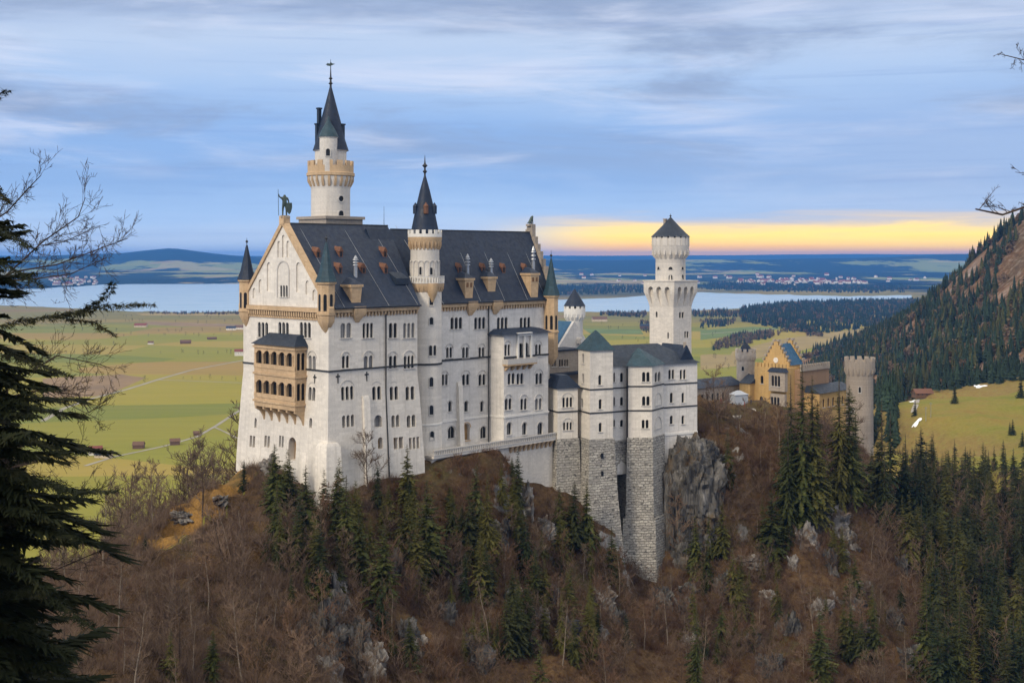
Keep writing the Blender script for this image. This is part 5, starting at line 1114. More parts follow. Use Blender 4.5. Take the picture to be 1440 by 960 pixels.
m, k = material('rock'); ob = k('ShaderNodeNewGeometry').outputs['Position']
rn = k.noise(k.mapv(ob, (.5, .5, .16)), 1.0, 9, .7); rn2 = k.noise(ob, .18, 5, .6)
rc_ = k.ramp(rn, [(.32, (.016, .016, .017)), (.44, (.060, .058, .056)), (.56, (.125, .12, .113)), (.70, (.29, .275, .255))])
rc_ = k.mix(k.math('MULTIPLY', k.smooth(rn2, .55, .68), .7), rc_, (.13, .085, .04)); rc_ = k.mix(k.math('MULTIPLY', k.smooth(rn2, .44, .30), .6), rc_, (.035, .036, .038))
M['rock'] = bsdf(m, k, rc_, .9, rn, .9, .6, spec=.15)
m, k = material('pale_rock'); ob = k('ShaderNodeNewGeometry').outputs['Position']; rn = k.noise(k.mapv(ob, (.6, .6, .22)), 1.0, 9, .72)
rc_ = k.ramp(rn, [(.3, (.05, .048, .046)), (.42, (.13, .122, .115)), (.56, (.25, .235, .22)), (.7, (.40, .38, .355))]); rc_ = k.mix(k.math('MULTIPLY', k.smooth(k.noise(ob, .3, 5), .5, .62), .8), rc_, (.09, .055, .03))
M['pale_rock'] = bsdf(m, k, rc_, .9, rn, .9, .5, spec=.15)
rock('cliff', P(969, 692, 303), (7.0, 8.5, 14.6), 3, kind='structure', n=80, rot=.5, amp=.17)
rock('cliff', P(947, 735, 299.5), (3.0, 4, 16), 8, kind='structure', n=60, amp=.2)
rock('cliff', P(972, 790, 299), (6.4, 7, 11), 5, kind='structure', rot=.3, n=60, amp=.2)
rock('cliff', P(1003, 705, 307), (3.6, 5, 13), 11, kind='structure', rot=.8, n=60, amp=.2)
rk = [(690, 745, (2.2, 2, 2.2), 'rock', 'brownish rock ledge right of the airy olive spruce'), (765, 745, (2, 2, 3), 'pale', 'pale rock below the plain terrace wall'), (930, 850, (2.6, 2.4, 4), 'rock', 'dark rock hugging the foot of the polygonal bay'), (1020, 830, (2.4, 2.4, 4.2), 'rock', 'dark grey rock right below the cliff'), (640, 830, (1.6, 2, 3), 'pale', 'pale streaked rock under the broad olive spruce'), (1215, 830, (2.2, 2, 2.4), 'pale', 'small pale rock on the bare flank of the right ridge'), (1080, 845, (2, 2, 2.2), 'pale', 'small pale stone low under the round green spruce'), (800, 905, (2, 2, 4), 'rock', 'dark rock rib low in the gully beneath the bay'), (470, 905, (2, 2, 2.6), 'rock', 'grey rock half hidden in the lower left thicket'), (1130, 765, (3.4, 3, 5.5), 'pale', 'tall whitish cliff face below the big pair of spruces'), (1172, 735, (4.6, 3.4, 5), 'pale', 'broad pale rock outcrop on the ridge right below the spruce pair'), (1190, 762, (3, 2.5, 4), 'pale', 'small pale rock next to the broad outcrop'), (1052, 790, (3.8, 3, 1.6), 'pale', 'flat whitish rock ledge below the round green spruce'),
      (1110, 890, (2.4, 2.5, 5), 'rock', 'grey rock rib low on the slope beside a young spruce'), (1285, 935, (4, 3, 4.4), 'rock', 'grey rock face at the foot of the right ridge'), (1260, 880, (2.6, 2, 3.4), 'rock', 'grey boulder half way down the right ridge'), (739, 715, (1.6, 3, 6), 'pale', 'thin pale rock rib below the terrace end'), (598, 792, (1.0, 2, 4.5), 'pale', 'narrow pale rock streak left of the middle spruces'), (845, 850, (3.2, 3, 3.6), 'pale', 'jagged pale rock below the rubble turret base'), (870, 880, (2, 2, 4.5), 'rock', 'upright grey rock under the polygonal bay'),
      (385, 658, (3.0, 2, 3), 'pale', 'pale rock knob against the west wall foot'), (425, 690, (2.6, 2, 2), 'pale', 'low pale rock beside the palace corner'), (255, 732, (2.4, 2, 1.4), 'pale', 'flat pale rock on the golden grass ridge'), (310, 712, (1.8, 1.4, .9), 'pale', 'little grey slab in the golden grass ridge'), (730, 660, (1.6, 2, 3.6), 'pale', 'pale rock edge beside the dark bush under the terrace'), (720, 850, (1.8, 2, 4), 'rock', 'bluish grey rock in the middle of the slope'), (1060, 915, (2, 2, 4), 'rock', 'dark grey rock low among the brown trees'), (1155, 925, (2.4, 2, 3), 'rock', 'grey rock right of the bottom spruces'), (555, 800, (1, 1.4, 3.6), 'rock', 'grey streak of rock between the left spruces')]
qr = random.Random(77)
for i in range(46):
    px, py = qr.uniform(420, 1290), qr.uniform(720, 950)
    if 830 < px < 960 and py < 850: continue
    w_ = qr.uniform(1.0, 3.0); rk.append((px, py, (w_, w_ * .8, w_ * qr.uniform(.9, 2.0)), qr.choice(('pale', 'rock', 'rock', 'rock', 'rock')), None))
for px, py, r, mt, lb in rk:
    g = ground_at(px, py)
    if g: rock('rock_outcrop', (g[0], g[1] + r[1] * .35, g[2] - r[2] * .2), r, int(px) % 17, 'pale_rock' if mt == 'pale' else 'rock', label=lb or 'broken rock face showing through the brown woods of the castle slope', group=None if lb else 'rock faces of the castle slope', n=26, amp=.42, rot=px * .37)
# ------------------------------------------------------------------ trees
def mesh_from(name, vs, fs, m, smooth=0):
    me = bpy.data.meshes.new(name); me.from_pydata(vs, [], fs); me.materials.append(m)
    if smooth: finish(me, smooth)
    return me
def spruce_parts(seed, h=18.0, r=3.3, base=.07, levels=30, steps=6, per=8, dense=1.0, mat_='spruce_needles', fine=0, gap=0.0, droop=.30):
    """a tapered trunk, and a crown of drooping branches carrying many small needle sprays"""
    q = random.Random(seed); V, Fc = [], []
    def tri(a, b, c): n = len(V); V.extend((tuple(a), tuple(b), tuple(c))); Fc.append((n, n + 1, n + 2))
    bulge = q.uniform(.75, 1.15); ph_ = [q.uniform(0, 6.28) for _ in range(3)]
    def lop(t): return 1 + .16 * sin(9 * t + ph_[0]) + .10 * sin(23 * t + ph_[1])
    for lv in range(levels):
        f = (lv + q.random() * .8) / levels; z = h * (base + (1 - base) * f * .985)
        L0 = r * (1 - f) ** (.85 * bulge) + .12; nb = max(4, int(per * (1 - .35 * f)))
        a0 = q.random() * 6.28
        for b in range(nb):
            if q.random() < gap: continue
            fz_ = min(.995, max(0, f + q.uniform(-.045, .045))); z = h * (base + (1 - base) * fz_ * .985); L0 = (r * (1 - fz_) ** (.85 * bulge) + .12) * lop(fz_)
            L = L0 * q.choice((q.uniform(.45, .8), q.uniform(.75, 1.0), q.uniform(.9, 1.28))); an = a0 + 6.283 * b / nb + q.uniform(-.3, .3); d = Vector((cos(an), sin(an), 0)); t = Vector((-d.y, d.x, 0))
            L *= 1 + .22 * cos(an - ph_[2]); up = q.uniform(-.16, .30) if fine else q.uniform(-.05, .26); dr = q.uniform(.5, 1.5) * droop * (1.25 - f)
            def pt(s): return Vector((0, 0, z)) + d * (L * s) + Vector((0, 0, L * (up * s - dr * s * s * 1.6 + .10 * s ** 4)))
            ns = max(3, int(steps * (.5 + .5 * (1 - f))))
            for i in range(ns):
                s0 = (i + .15) / ns; p0 = pt(s0); p1 = pt(min(1.05, s0 + 1.5 / ns)); wd_ = min(.85, L * (.09 + .22 * (1 - s0))) * q.uniform(.6, 1.25) * dense
                if fine:
                    for sg in (-1, 1):
                        for j in range(fine):
                            o = p0.lerp(p1, j / fine); e = o + t * sg * wd_ * q.uniform(.5, 1.1) + d * L * q.uniform(.02, .16) + Vector((0, 0, -wd_ * q.uniform(.05, .5)))
                            w2 = (d * .09 + Vector((0, 0, q.uniform(-.05, .05)))) * q.uniform(.7, 1.5); tri(o - w2, o + w2, e)
                            mdp = o.lerp(e, .45); e2 = mdp + (d * q.uniform(.1, .3) + t * sg * q.uniform(0, .15) + Vector((0, 0, q.uniform(-.28, -.02)))) * (.6 + wd_ * .5); w3 = t * sg * .05; tri(mdp - w3, mdp + w3, e2)
                    continue
                for sg in (-1, 1):
                    e = p0 + t * sg * wd_ + d * L * q.uniform(.03, .15) + Vector((0, 0, -wd_ * q.uniform(.1, .55)))
                    tri(p0, p1, e)
                tri(p0, p1, p0.lerp(p1, .6) + Vector((0, 0, -wd_ * q.uniform(.4, .9))) + t * q.uniform(-.2, .2) * wd_)
    crown = mesh_from('crown', V, Fc, M[mat_])
    tk = MB(); tk.lathe(0, 0, [(h * .017, -2.0), (h * .013, h * .1), (h * .009, h * .5), (.03, h * .985)], 7); trunk = tk.mesh('trunk'); trunk.materials.append(M['bark'])
    return trunk, crown
def bare_parts(seed, h=14.0, spread=.34, limbs=15, mat_='brown_twigs', bark='bark', lean=0.05, tw=.030, levels=3, dens=1.0, low=.2):
    """a bare deciduous tree: trunk, then limbs, branches and fine twigs as one branching crown"""
    q = random.Random(seed); V, Fc = [], []
    def seg(p0, p1, r0, r1, n=3):
        d = p1 - p0
        if d.length < 1e-5: return
        d = d.normalized(); u = d.orthogonal().normalized(); w = d.cross(u); b = len(V)
        for p, r in ((p0, r0), (p1, r1)):
            for j in range(n): V.append(tuple(p + (u * cos(6.283 * j / n) + w * sin(6.283 * j / n)) * r))
        for j in range(n): Fc.append((b + j, b + (j + 1) % n, b + n + (j + 1) % n, b + n + j))
    def branch(p, d, L, r, lev):
        ns = 3 if lev < levels else 2; pts_ = [p]; dd = d
        for i in range(ns):
            dd = (dd + Vector((q.gauss(0, .16), q.gauss(0, .16), q.gauss(.06, .10)))).normalized(); pts_.append(pts_[-1] + dd * L / ns)
        for i in range(ns): seg(pts_[i], pts_[i + 1], r * (1 - i / ns * .6), max(tw * .5, r * (1 - (i + 1) / ns * .6)))
        if lev >= levels: return
        nc = max(2, int((6 if lev == 1 else 6) * dens))
        for c in range(nc):
            s_ = q.uniform(.2, 1.0); i = min(ns - 1, int(s_ * ns)); pp = pts_[i].lerp(pts_[i + 1], s_ * ns - i)
            ax = Vector((q.gauss(0, 1), q.gauss(0, 1), q.gauss(.35, .7))).normalized(); nd = (dd * .75 + ax * .7).normalized()
            branch(pp, nd, L * q.uniform(.38, .62), max(tw, r * .5), lev + 1)
    tk = MB(); p = Vector((0, 0, -1.5)); d = Vector((q.gauss(0, lean), q.gauss(0, lean), 1)).normalized(); tp = []
    n = 8
    for i in range(n + 1): tp.append(p.copy()); p = p + d * (h * .92 + 1.5) / n; d = (d + Vector((q.gauss(0, .05), q.gauss(0, .05), .05))).normalized()
    R0 = h * .012
    for i in range(n): tk.tube(tp[i], tp[i + 1], R0 * (1 - i / n * .85), R0 * (1 - (i + 1) / n * .85), 6)
    for l in range(limbs):
        s_ = low + (.98 - low) * (l + q.random()) / limbs; i = min(n - 1, int(s_ * n)); pp = tp[i].lerp(tp[i + 1], s_ * n - i); an = l * 2.4 + q.uniform(-.5, .5)
        L = h * spread * (1.15 - .75 * s_) * q.uniform(.7, 1.2); branch(pp, Vector((cos(an), sin(an), q.uniform(.5, 1.3))).normalized(), L, R0 * .42 * (1.1 - .7 * s_), 1)
    trunk = tk.mesh('trunk'); trunk.materials.append(M[bark]); return trunk, mesh_from('crown', V, Fc, M[mat_])
def plant(name, parts, loc, sc, label, cat, group=None, rz=None, tilt=0.0):
    if isinstance(sc, (int, float)): sc = (sc, sc, sc)
    o = bpy.data.objects.new(name, None); C.objects.link(o); o.location = loc; o.scale = sc; o.rotation_euler = (tilt, 0, rnd.uniform(0, 6.28) if rz is None else rz); o.empty_display_size = 1
    for nm, me in zip(('trunk', 'crown'), parts):
        c = bpy.data.objects.new(nm, me); C.objects.link(c); c.parent = o
    return tag(o, label, cat, group)
SPR = [spruce_parts(i + 11, 18, r, levels=lv + 12, per=11, steps=9, dense=1.0, gap=g + .06, droop=d) for i, (r, lv, g, d) in enumerate(((3.2, 30, .05, .30), (2.7, 32, .10, .36), (3.7, 28, .06, .26), (2.9, 30, .22, .34), (3.4, 32, .16, .38)))]
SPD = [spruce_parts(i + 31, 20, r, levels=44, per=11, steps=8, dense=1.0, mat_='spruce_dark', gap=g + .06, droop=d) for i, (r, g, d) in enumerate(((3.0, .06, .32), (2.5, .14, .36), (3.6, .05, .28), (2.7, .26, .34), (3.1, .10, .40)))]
SPT = [spruce_parts(i + 51, 24, 2.7, base=.30, levels=34, per=9, mat_='spruce_dark', gap=.25) for i in range(2)]
BAR = [bare_parts(i + 3, 14, sp, lm, m_, 'pale_bark' if i % 2 else 'bark', tw=tw * 1.35) for i, (sp, lm, m_, tw) in enumerate(((.34, 16, 'brown_twigs', .026), (.28, 18, 'brown_twigs', .026), (.40, 14, 'brown_twigs', .03), (.30, 16, 'red_twigs', .028), (.36, 15, 'red_twigs', .028)))]
BIR = [bare_parts(i + 23, 16, .2, 16, 'brown_twigs', 'pale_bark', tw=.024, low=.35) for i in range(2)]
SHR = [bare_parts(i + 43, 4.5, .55, 12, m_, 'bark', tw=.03, low=.02, lean=.2) for i, m_ in enumerate(('brown_twigs', 'red_twigs', 'red_twigs', 'leaf_brown'))]

# spruces one can point at in the photo: (foot px, py, top py, parts, label)
HS = [(430, 775, 652, 'S', 0, 'sunlit green spruce standing in front of the white palace corner'),
      (487, 800, 664, 'S', 1, 'slim green spruce right of the palace corner spruce'), (343, 690, 643, 'D', 0, 'small dark spruce on the ridge at the far left end of the palace wall'),
      (600, 810, 672, 'S', 2, 'broad olive spruce below the stair tower'), (685, 805, 660, 'S', 3, 'airy olive spruce on the brown slope below the terrace'), (575, 740, 668, 'D', 1, 'small dark spruce below the palace drain pipe'),
      (808, 770, 672, 'D', 0, 'dark pointed spruce in front of the rubble base of the stair turret'), (860, 820, 738, 'S', 0, 'yellow green spruce beside the foot of the stair turret'),
      (787, 790, 720, 'D', 2, 'low dark spruce left of the pointed one at the rubble base'), (720, 670, 640, 'S', 2, 'small dark bushy spruce under the end of the terrace'),
      (1128, 745, 506, 'S', 0, 'very tall spruce in front of the orange gatehouse, left one of the pair'), (1180, 720, 520, 'S', 1, 'very tall spruce in front of the orange gatehouse, right one of the pair'), (1150, 735, 560, 'S', 2, 'shorter spruce filling the gap between the two tall gatehouse spruces'),
      (1085, 785, 684, 'S', 2, 'round broad green spruce left below the tall pair'), (1252, 720, 575, 'T', 0, 'tall thin spruce with bare lower trunk beside the brown tower'), (1295, 700, 598, 'D', 0, 'dark pointed spruce in front of the sloping meadow'), (1312, 715, 606, 'D', 1, 'dark pointed spruce at the meadow edge, right of its twin'),
      (1240, 730, 560, 'T', 1, 'tall ragged spruce just right of the brown tower'), (1152, 975, 850, 'S', 0, 'olive spruce rising from the bottom edge of the slope'), (1230, 940, 840, 'S', 3, 'yellowish thin spruce beside the grey boulder'), (980, 1010, 838, 'S', 1, 'dim olive spruce at the bottom beneath the cliff'),
      (1108, 765, 570, 'S', 1, 'green spruce at the left foot of the tall gatehouse pair'), (1112, 735, 532, 'S', 4, 'full spruce overlapping the left tall spruce before the gatehouse'), (1142, 742, 526, 'S', 0, 'tall spruce rising just right of the left tall gatehouse spruce'), (1194, 712, 536, 'S', 2, 'tall spruce leaning on the right tall gatehouse spruce'), (1203, 705, 575, 'S', 3, 'airy spruce between the tall pair and the brown tower'), (1268, 858, 812, 'D', 2, 'small round dark spruce on the bare right ridge'), (1310, 880, 740, 'S', 3, 'olive spruce on the edge of the dark right forest'), (1345, 900, 770, 'S', 1, 'olive spruce behind the ridge in the dark right forest'), (540, 860, 735, 'S', 2, 'dense dark green spruce low on the left slope'), (450, 840, 735, 'D', 0, 'dark spruce below the palace corner spruce'), (505, 830, 716, 'S', 0, 'mid green spruce in the clump below the palace'),
      (655, 850, 770, 'D', 1, 'small dark spruce in the middle of the slope'), (205, 775, 748, 'D', 2, 'tiny dark spruce beside the left end of the golden ridge'), (300, 960, 880, 'S', 0, 'dim green spruce in the brown thicket at lower left'), (240, 975, 880, 'S', 1, 'thin dim spruce at the bottom left thicket'), (575, 940, 860, 'D', 2, 'dark spruce near the bottom below the palace'), (880, 910, 860, 'D', 0, 'little dark spruce at the foot of the rubble bay'), (760, 1000, 900, 'S', 3, 'faint spruce at the bottom middle')]
SPL = [spruce_parts(i + 301, 28, r, levels=70, per=12, steps=14, dense=.8, gap=g, droop=d) for i, (r, g, d) in enumerate(((3.7, .12, .34), (3.2, .18, .38), (4.2, .10, .30)))]
def spr(pool, i):
    if pool == 'L': return SPL[i % 3]
    return {'S': SPR, 'D': SPD, 'T': SPT}[pool][i % len({'S': SPR, 'D': SPD, 'T': SPT}[pool])]
HT = {'S': 18, 'D': 20, 'T': 24, 'L': 28}
for px, pb, pt_, pool, i, lb in HS:
    g = ground_at(px, pb)
    if not g: continue
    hh = (pb - pt_) / F * g[1]; pool = 'L' if hh > 20 and pool == 'S' else pool; s_ = hh / HT[pool]; wd_ = s_ * (1.1 if hh < 20 else .92)
    plant('spruce_tree', spr(pool, i), (g[0], g[1], g[2] - .3), (wd_, wd_, s_), lb, 'spruce tree')
# the rest of the spruces, scattered by slope
def in_castle(x, y, mg=2.5):
    a, b = w2fr(CASTLE, x, y)
    if -mg < a < 72 + mg and -3 - mg < b < 33: return True
    if 60 < a < 150 and -1 - mg < b < 40: return 22 < (x / y * F / 10) + 40 or True
    return False
def proj(x, y, z): return CX + x / y * F, HY + (H - z) / y * F
nsp = 0
def scatter(n, xr, yr, ok, seed):
    q = random.Random(seed); out = []; tries = 0
    while len(out) < n and tries < n * 60:
        tries += 1; x, y = q.uniform(*xr), q.uniform(*yr); z = None
        if in_castle(x, y): continue
        z = hz1(x, y); px, py = proj(x, y, z)
        if ok(px, py, x, y, q): out.append((x, y, z, px, py, q))
    return out
def okR(px, py, x, y, q): return 1215 < px < 1500 and 700 < py < 1010 and py > 700 + max(0, 1330 - px) * .2 and not (px < 1300 and py > 700 + (px - 1200) * 1.35 and y < 322)
for x, y, z, px, py, q in scatter(118, (85, 225), (235, 420), okR, 5):
    hh = q.uniform(15, 24); pool = q.choice('DDDSST' if px < 1330 else 'DDDDST'); s_ = hh / HT[pool]
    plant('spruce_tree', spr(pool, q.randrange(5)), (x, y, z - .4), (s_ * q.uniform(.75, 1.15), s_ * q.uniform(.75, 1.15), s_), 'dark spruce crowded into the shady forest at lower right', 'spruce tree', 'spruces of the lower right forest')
def okM(px, py, x, y, q): return (px > 1270 and 655 < py < 720 and 395 < y < 470)
for x, y, z, px, py, q in scatter(36, (125, 215), (392, 470), okM, 6):
    hh = q.uniform(11, 17); s_ = hh / 20
    plant('spruce_tree', spr('D', q.randrange(5)), (x, y, z - .3), (s_ * q.uniform(.8, 1.2), s_ * q.uniform(.8, 1.2), s_), 'dark pointed spruce in the row along the lower edge of the meadow', 'spruce tree', 'spruces along the meadow edge')
def okC(px, py, x, y, q): return 380 < px < 1240 and 685 < py < 940 and not (845 < px < 960) and (q.random() < (.9 if px < 730 and py < 830 else .35)) and not (1090 < px < 1240 and 700 < py < 830 and q.random() < .6)
for x, y, z, px, py, q in scatter(106, (-70, 95), (200, 305), okC, 8):
    hh = q.uniform(5, 14.5); pool = q.choice('SSSSD'); s_ = hh / HT[pool]
    plant('spruce_tree', spr(pool, q.randrange(5)), (x, y, z - .3), (s_ * q.uniform(.85, 1.3), s_ * q.uniform(.85, 1.3), s_ * 1.1), 'young spruce among bare brown trees on the castle slope', 'spruce tree', 'young spruces on the castle slope')
for px, py, hh, lb in ((1343, 567, 12, 'single dark spruce in the middle of the sloping meadow'), (1424, 611, 8, 'small dark spruce pair member on the meadow near the right edge'), (1438, 628, 8, 'small dark spruce low on the meadow at the right edge'), (1287, 585, 9, 'little spruce beside the white snow patch'), (1420, 612, 7, 'tiny spruce touching its neighbour on the meadow'), (1436, 560, 14, 'dark spruce on the upper right corner of the meadow')):
    g = ground_at(px, py, 380); 
    if g: s_ = hh / 20; plant('spruce_tree', spr('D', 0), (g[0], g[1], g[2] - .2), (s_ * 1.15, s_ * 1.15, s_), lb, 'spruce tree')

# bare trees: the ones that stand out, then the brown thicket
for px, pb, pt_, i, lb in ((519, 692, 600, 2, 'bare tree against the white palace wall'), (1010, 604, 515, 0, 'bare tree beside the white end of the bower wing'), (1075, 610, 555, 1, 'bare tree in front of the orange gatehouse'), (955, 790, 690, 1, 'thin bare tree in front of the grey cliff'), (1200, 640, 560, 2, 'bare tree at the foot of the brown tower'), (1095, 640, 562, 3, 'brown bare tree hiding the foot of the orange gatehouse'), (1140, 632, 556, 4, 'reddish bare tree before the brick wing of the gatehouse'), (1165, 640, 572, 0, 'bare tree under the low side wing of the gatehouse'), (1040, 606, 562, 1, 'small bare tree in front of the grey tent'), (285, 725, 605, 0, 'bare tree rising left of the palace'), (215, 740, 640, 1, 'tall bare tree over the left ridge')):
    g = ground_at(px, pb)
    if g: s_ = (pb - pt_) / F * g[1] / 14; plant('bare_tree', BAR[i], (g[0], g[1], g[2] - .2), s_, lb, 'bare tree')
def okB(px, py, x, y, q):
    if not (60 < px < 1290 and 655 < py < 1010): return False
    if 345 < px < 780 and py < 700: return False
    if 780 < px < 960 and py < 800: return False
    if 1090 < px < 1260 and py < 830 and q.random() < .75: return False
    if 600 < px < 760 and py < 780 and q.random() < .7: return False
    if 345 < px < 620 and py < 745: return False
    if 215 < px < 350 and py < 855 - (px - 222) * .93 and y < 264: return False
    return y < 330
for x, y, z, px, py, q in scatter(188, (-105, 105), (150, 330), okB, 9):
    left = px < 430; hh = q.uniform(7, 14) if left else q.uniform(6, 12); 
    pool = BAR if q.random() < .72 else BIR; p_ = pool[q.randrange(len(pool))]
    plant('bare_tree', p_, (x, y, z - .3), hh / 14, 'bare reddish brown tree in the thicket on the castle slope', 'bare tree', 'bare trees on the castle slope', tilt=q.uniform(-.1, .1))
def okL(px, py, x, y, q): return 150 < px < 350 and y > 264
for x, y, z, px, py, q in scatter(62, (-115, -50), (264, 350), okL, 12):
    plant('bare_tree', BAR[q.randrange(3)], (x, y, z - .3), q.uniform(18, 26) / 14, 'tall bare brown tree behind the golden ridge, left of the palace', 'bare tree', 'bare trees behind the left ridge')
def okG(px, py, x, y, q): return 985 < px < 1240 and 598 < py < 700 and y < 372
for x, y, z, px, py, q in scatter(26, (45, 105), (305, 372), okG, 13):
    plant('bare_tree', (BAR + BIR)[q.randrange(7)], (x, y, z - .3), q.uniform(7, 12) / 14, 'bare tree on the brown bank below the gatehouse', 'bare tree', 'bare trees below the gatehouse')
# undergrowth of twiggy shrubs: too many to count
def merged(name, items, mats, kind='stuff', label=None, cat=None, group=None):
    """items: (mesh, matrix, material index); all copies written into ONE mesh"""
    cache = {}; VV, LV, LS, MI = [], [], [], []; off = 0
    for me, mat4, mi in items:
        if me.name not in cache:
            v = np.empty(len(me.vertices) * 3); me.vertices.foreach_get('co', v); l = np.empty(len(me.loops), int); me.loops.foreach_get('vertex_index', l); t = np.empty(len(me.polygons), int); me.polygons.foreach_get('loop_total', t); cache[me.name] = (v.reshape(-1, 3), l, t)
        v, l, t = cache[me.name]; A = np.array(mat4); VV.append(v @ A[:3, :3].T + A[:3, 3]); LV.append(l + off); LS.append(t); MI.append(np.full(len(t), mi)); off += len(v)
    v = np.concatenate(VV); l = np.concatenate(LV); t = np.concatenate(LS); me = bpy.data.meshes.new(name)
    me.vertices.add(len(v)); me.vertices.foreach_set('co', v.ravel()); me.loops.add(len(l)); me.loops.foreach_set('vertex_index', l.astype(np.int32)); me.polygons.add(len(t)); me.polygons.foreach_set('loop_start', np.concatenate([[0], np.cumsum(t)[:-1]]).astype(np.int32))
    for m_ in mats: me.materials.append(m_)
    me.polygons.foreach_set('material_index', np.concatenate(MI).astype(np.int32)); me.update(calc_edges=True)
    o = bpy.data.objects.new(name, me); C.objects.link(o); return tag(o, label, cat, group, kind)
def mat4(loc, s, rz, sz=None): return Matrix.Translation(loc) @ Matrix.Rotation(rz, 4, 'Z') @ Matrix.Diagonal((s, s, sz or s, 1))
tiny = []
for i in range(5):
    q = random.Random(i + 70); V, Fc = [], []
    for j in range(70):
        b = Vector((q.gauss(0, .5), q.gauss(0, .5), -.1)); e = b + Vector((q.gauss(0, .6), q.gauss(0, .6), q.uniform(.5, 2.0))); w = Vector((q.gauss(0, 1), q.gauss(0, 1), 0)).normalized() * .035
        n = len(V); V += [tuple(b - w), tuple(b + w), tuple(e)]; Fc.append((n, n + 1, n + 2))
    tiny.append(mesh_from('twig_clump', V, Fc, M['brown_twigs']))
q = random.Random(99); items = []; N0 = 40000
xs = np.array([q.uniform(-115, 120) for _ in range(N0)]); ys = np.array([q.uniform(145, 375) for _ in range(N0)]); zs = hz(xs, ys)
dens = fbm(xs / 12, ys / 12, 4, 77)
for x, y, z, dn in zip(xs, ys, zs, dens):
    px, py = proj(x, y, z)
    if in_castle(x, y, -1.6) or not (30 < px < 1330 and 600 < py < 1050): continue
    if 218 < px < 345 and -8 < py - (768 - (px - 222) * .93) < 34: continue
    hump = 560 < px < 740 and py < 740; s_ = q.uniform(.5, 1.3) * (1 if dn > -.12 or px < 560 else (.62 if hump else .45)); items.append((tiny[q.randrange(5)], mat4((x, y, z), s_, q.uniform(0, 6.28)), 0 if (px < 520 or q.random() < .45) and not hump else (1 if q.random() < .6 else 2)))
BSM = [bare_parts(i + 123, 9, .4, 15, 'brown_twigs', 'bark', tw=.034, levels=2, dens=1.4)[1] for i in range(4)]
for x, y, z, px, py, q in scatter(620, (-108, 108), (146, 330), okB, 29): items.append((BSM[q.randrange(4)], mat4((x, y, z - .4), q.uniform(.45, 1.15), q.uniform(0, 6.28)), 0 if px < 520 or q.random() < .6 else 1))
def okL2(px, py, x, y, q): return 150 < px < 345 and y > 264
for x, y, z, px, py, q in scatter(150, (-115, -48), (264, 340), okL2, 37): items.append((BSM[q.randrange(4)], mat4((x, y, z - .4), q.uniform(1.2, 2.1), q.uniform(0, 6.28)), 0))
def okQ(px, py, x, y, q): return 1200 < px < 1480 and 690 < py < 1000
for x, y, z, px, py, q in scatter(70, (85, 225), (240, 420), okQ, 31): items.append((BSM[q.randrange(4)], mat4((x, y, z - .4), q.uniform(1.2, 2.0), q.uniform(0, 6.28)), 0))
merged('undergrowth', items, [M['brown_twigs'], M['red_twigs'], M['leaf_brown']], label='brown leafless undergrowth covering the castle slope', cat='undergrowth')

# conifers of the slope and of the lower right wood beyond the largest three hundred
cit = []
for x, y, z, px, py, q in scatter(95, (-60, 95), (205, 300), okC, 81): s_ = q.uniform(5, 13) / 18; cit.append((SPR[q.randrange(5)][1], mat4((x, y, z - .3), s_ * q.uniform(.85, 1.25), q.uniform(0, 6.28), s_ * 1.1), 0 if q.random() < .7 else 1))
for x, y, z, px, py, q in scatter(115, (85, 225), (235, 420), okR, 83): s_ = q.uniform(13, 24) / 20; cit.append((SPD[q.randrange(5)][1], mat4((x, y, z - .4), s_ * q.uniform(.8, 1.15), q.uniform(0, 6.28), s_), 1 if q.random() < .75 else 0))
merged('conifer_wood', cit, [M['spruce_needles'], M['spruce_dark']], label='conifers filling the wood between the single spruces of the slope', cat='forest')

# mountain forest, far woods and hedges: small cones of needles, thousands of them
def cone_tree(seed, h=1.0, r=.17, lv=8, per=7):
    q = random.Random(seed); V, Fc = [], []
    for l in range(lv):
        f = l / lv; z = h * (.08 + .92 * f); rr = r * (1 - f) + .01
        for b in range(per):
            an = 6.283 * (b + q.random()) / per; R1 = rr * q.uniform(.7, 1.3); n = len(V); w = .6
            V += [(0, 0, z + h * .16), (R1 * cos(an - w), R1 * sin(an - w), z - h * .03), (R1 * cos(an + w), R1 * sin(an + w), z - h * .05)]; Fc.append((n, n + 1, n + 2))
    return mesh_from('small_crown', V, Fc, M['spruce_dark'])
def ball_tree(seed, lv=60):
    q = random.Random(seed); V, Fc = [], []
    for l in range(lv):
        d = Vector((q.gauss(0, 1), q.gauss(0, 1), q.gauss(0, 1))).normalized() * q.uniform(.15, .45); c = Vector((d.x * .9, d.y * .9, .55 + d.z)); n = len(V)
        for j in range(3): e = c + Vector((q.gauss(0, .10), q.gauss(0, .10), q.gauss(0, .10))); V.append(tuple(e))
        Fc.append((n, n + 1, n + 2))
    for a in range(3):
        n = len(V); V += [(.03 * cos(a * 2.1), .03 * sin(a * 2.1), -.05), (.03 * cos(a * 2.1 + 2.1), .03 * sin(a * 2.1 + 2.1), -.05), (0, 0, .6)]; Fc.append((n, n + 1, n + 2))
    return mesh_from('small_crown', V, Fc, M['valley_leaves'])
CONES = [cone_tree(i, r=rr) for i, rr in enumerate((.15, .18, .21, .16))]; BALLS = [ball_tree(i) for i in range(4)]
plain('far_needles', (.020, .036, .020), .9, .65, .035); plain('far_brown', (.12, .082, .048), .9, .35, .02)
q = random.Random(17); n_ = 22000
xs = np.array([q.uniform(300, 1000) if i < 17000 else q.uniform(600, 1450) for i in range(n_)]); ys = np.array([q.uniform(870, 2350) for _ in range(n_)]); zs = mz(xs, ys)
fbm1 = lambda x, y: float(fbm(np.array([x / 90]), np.array([y / 130]), 3, 67)[0])
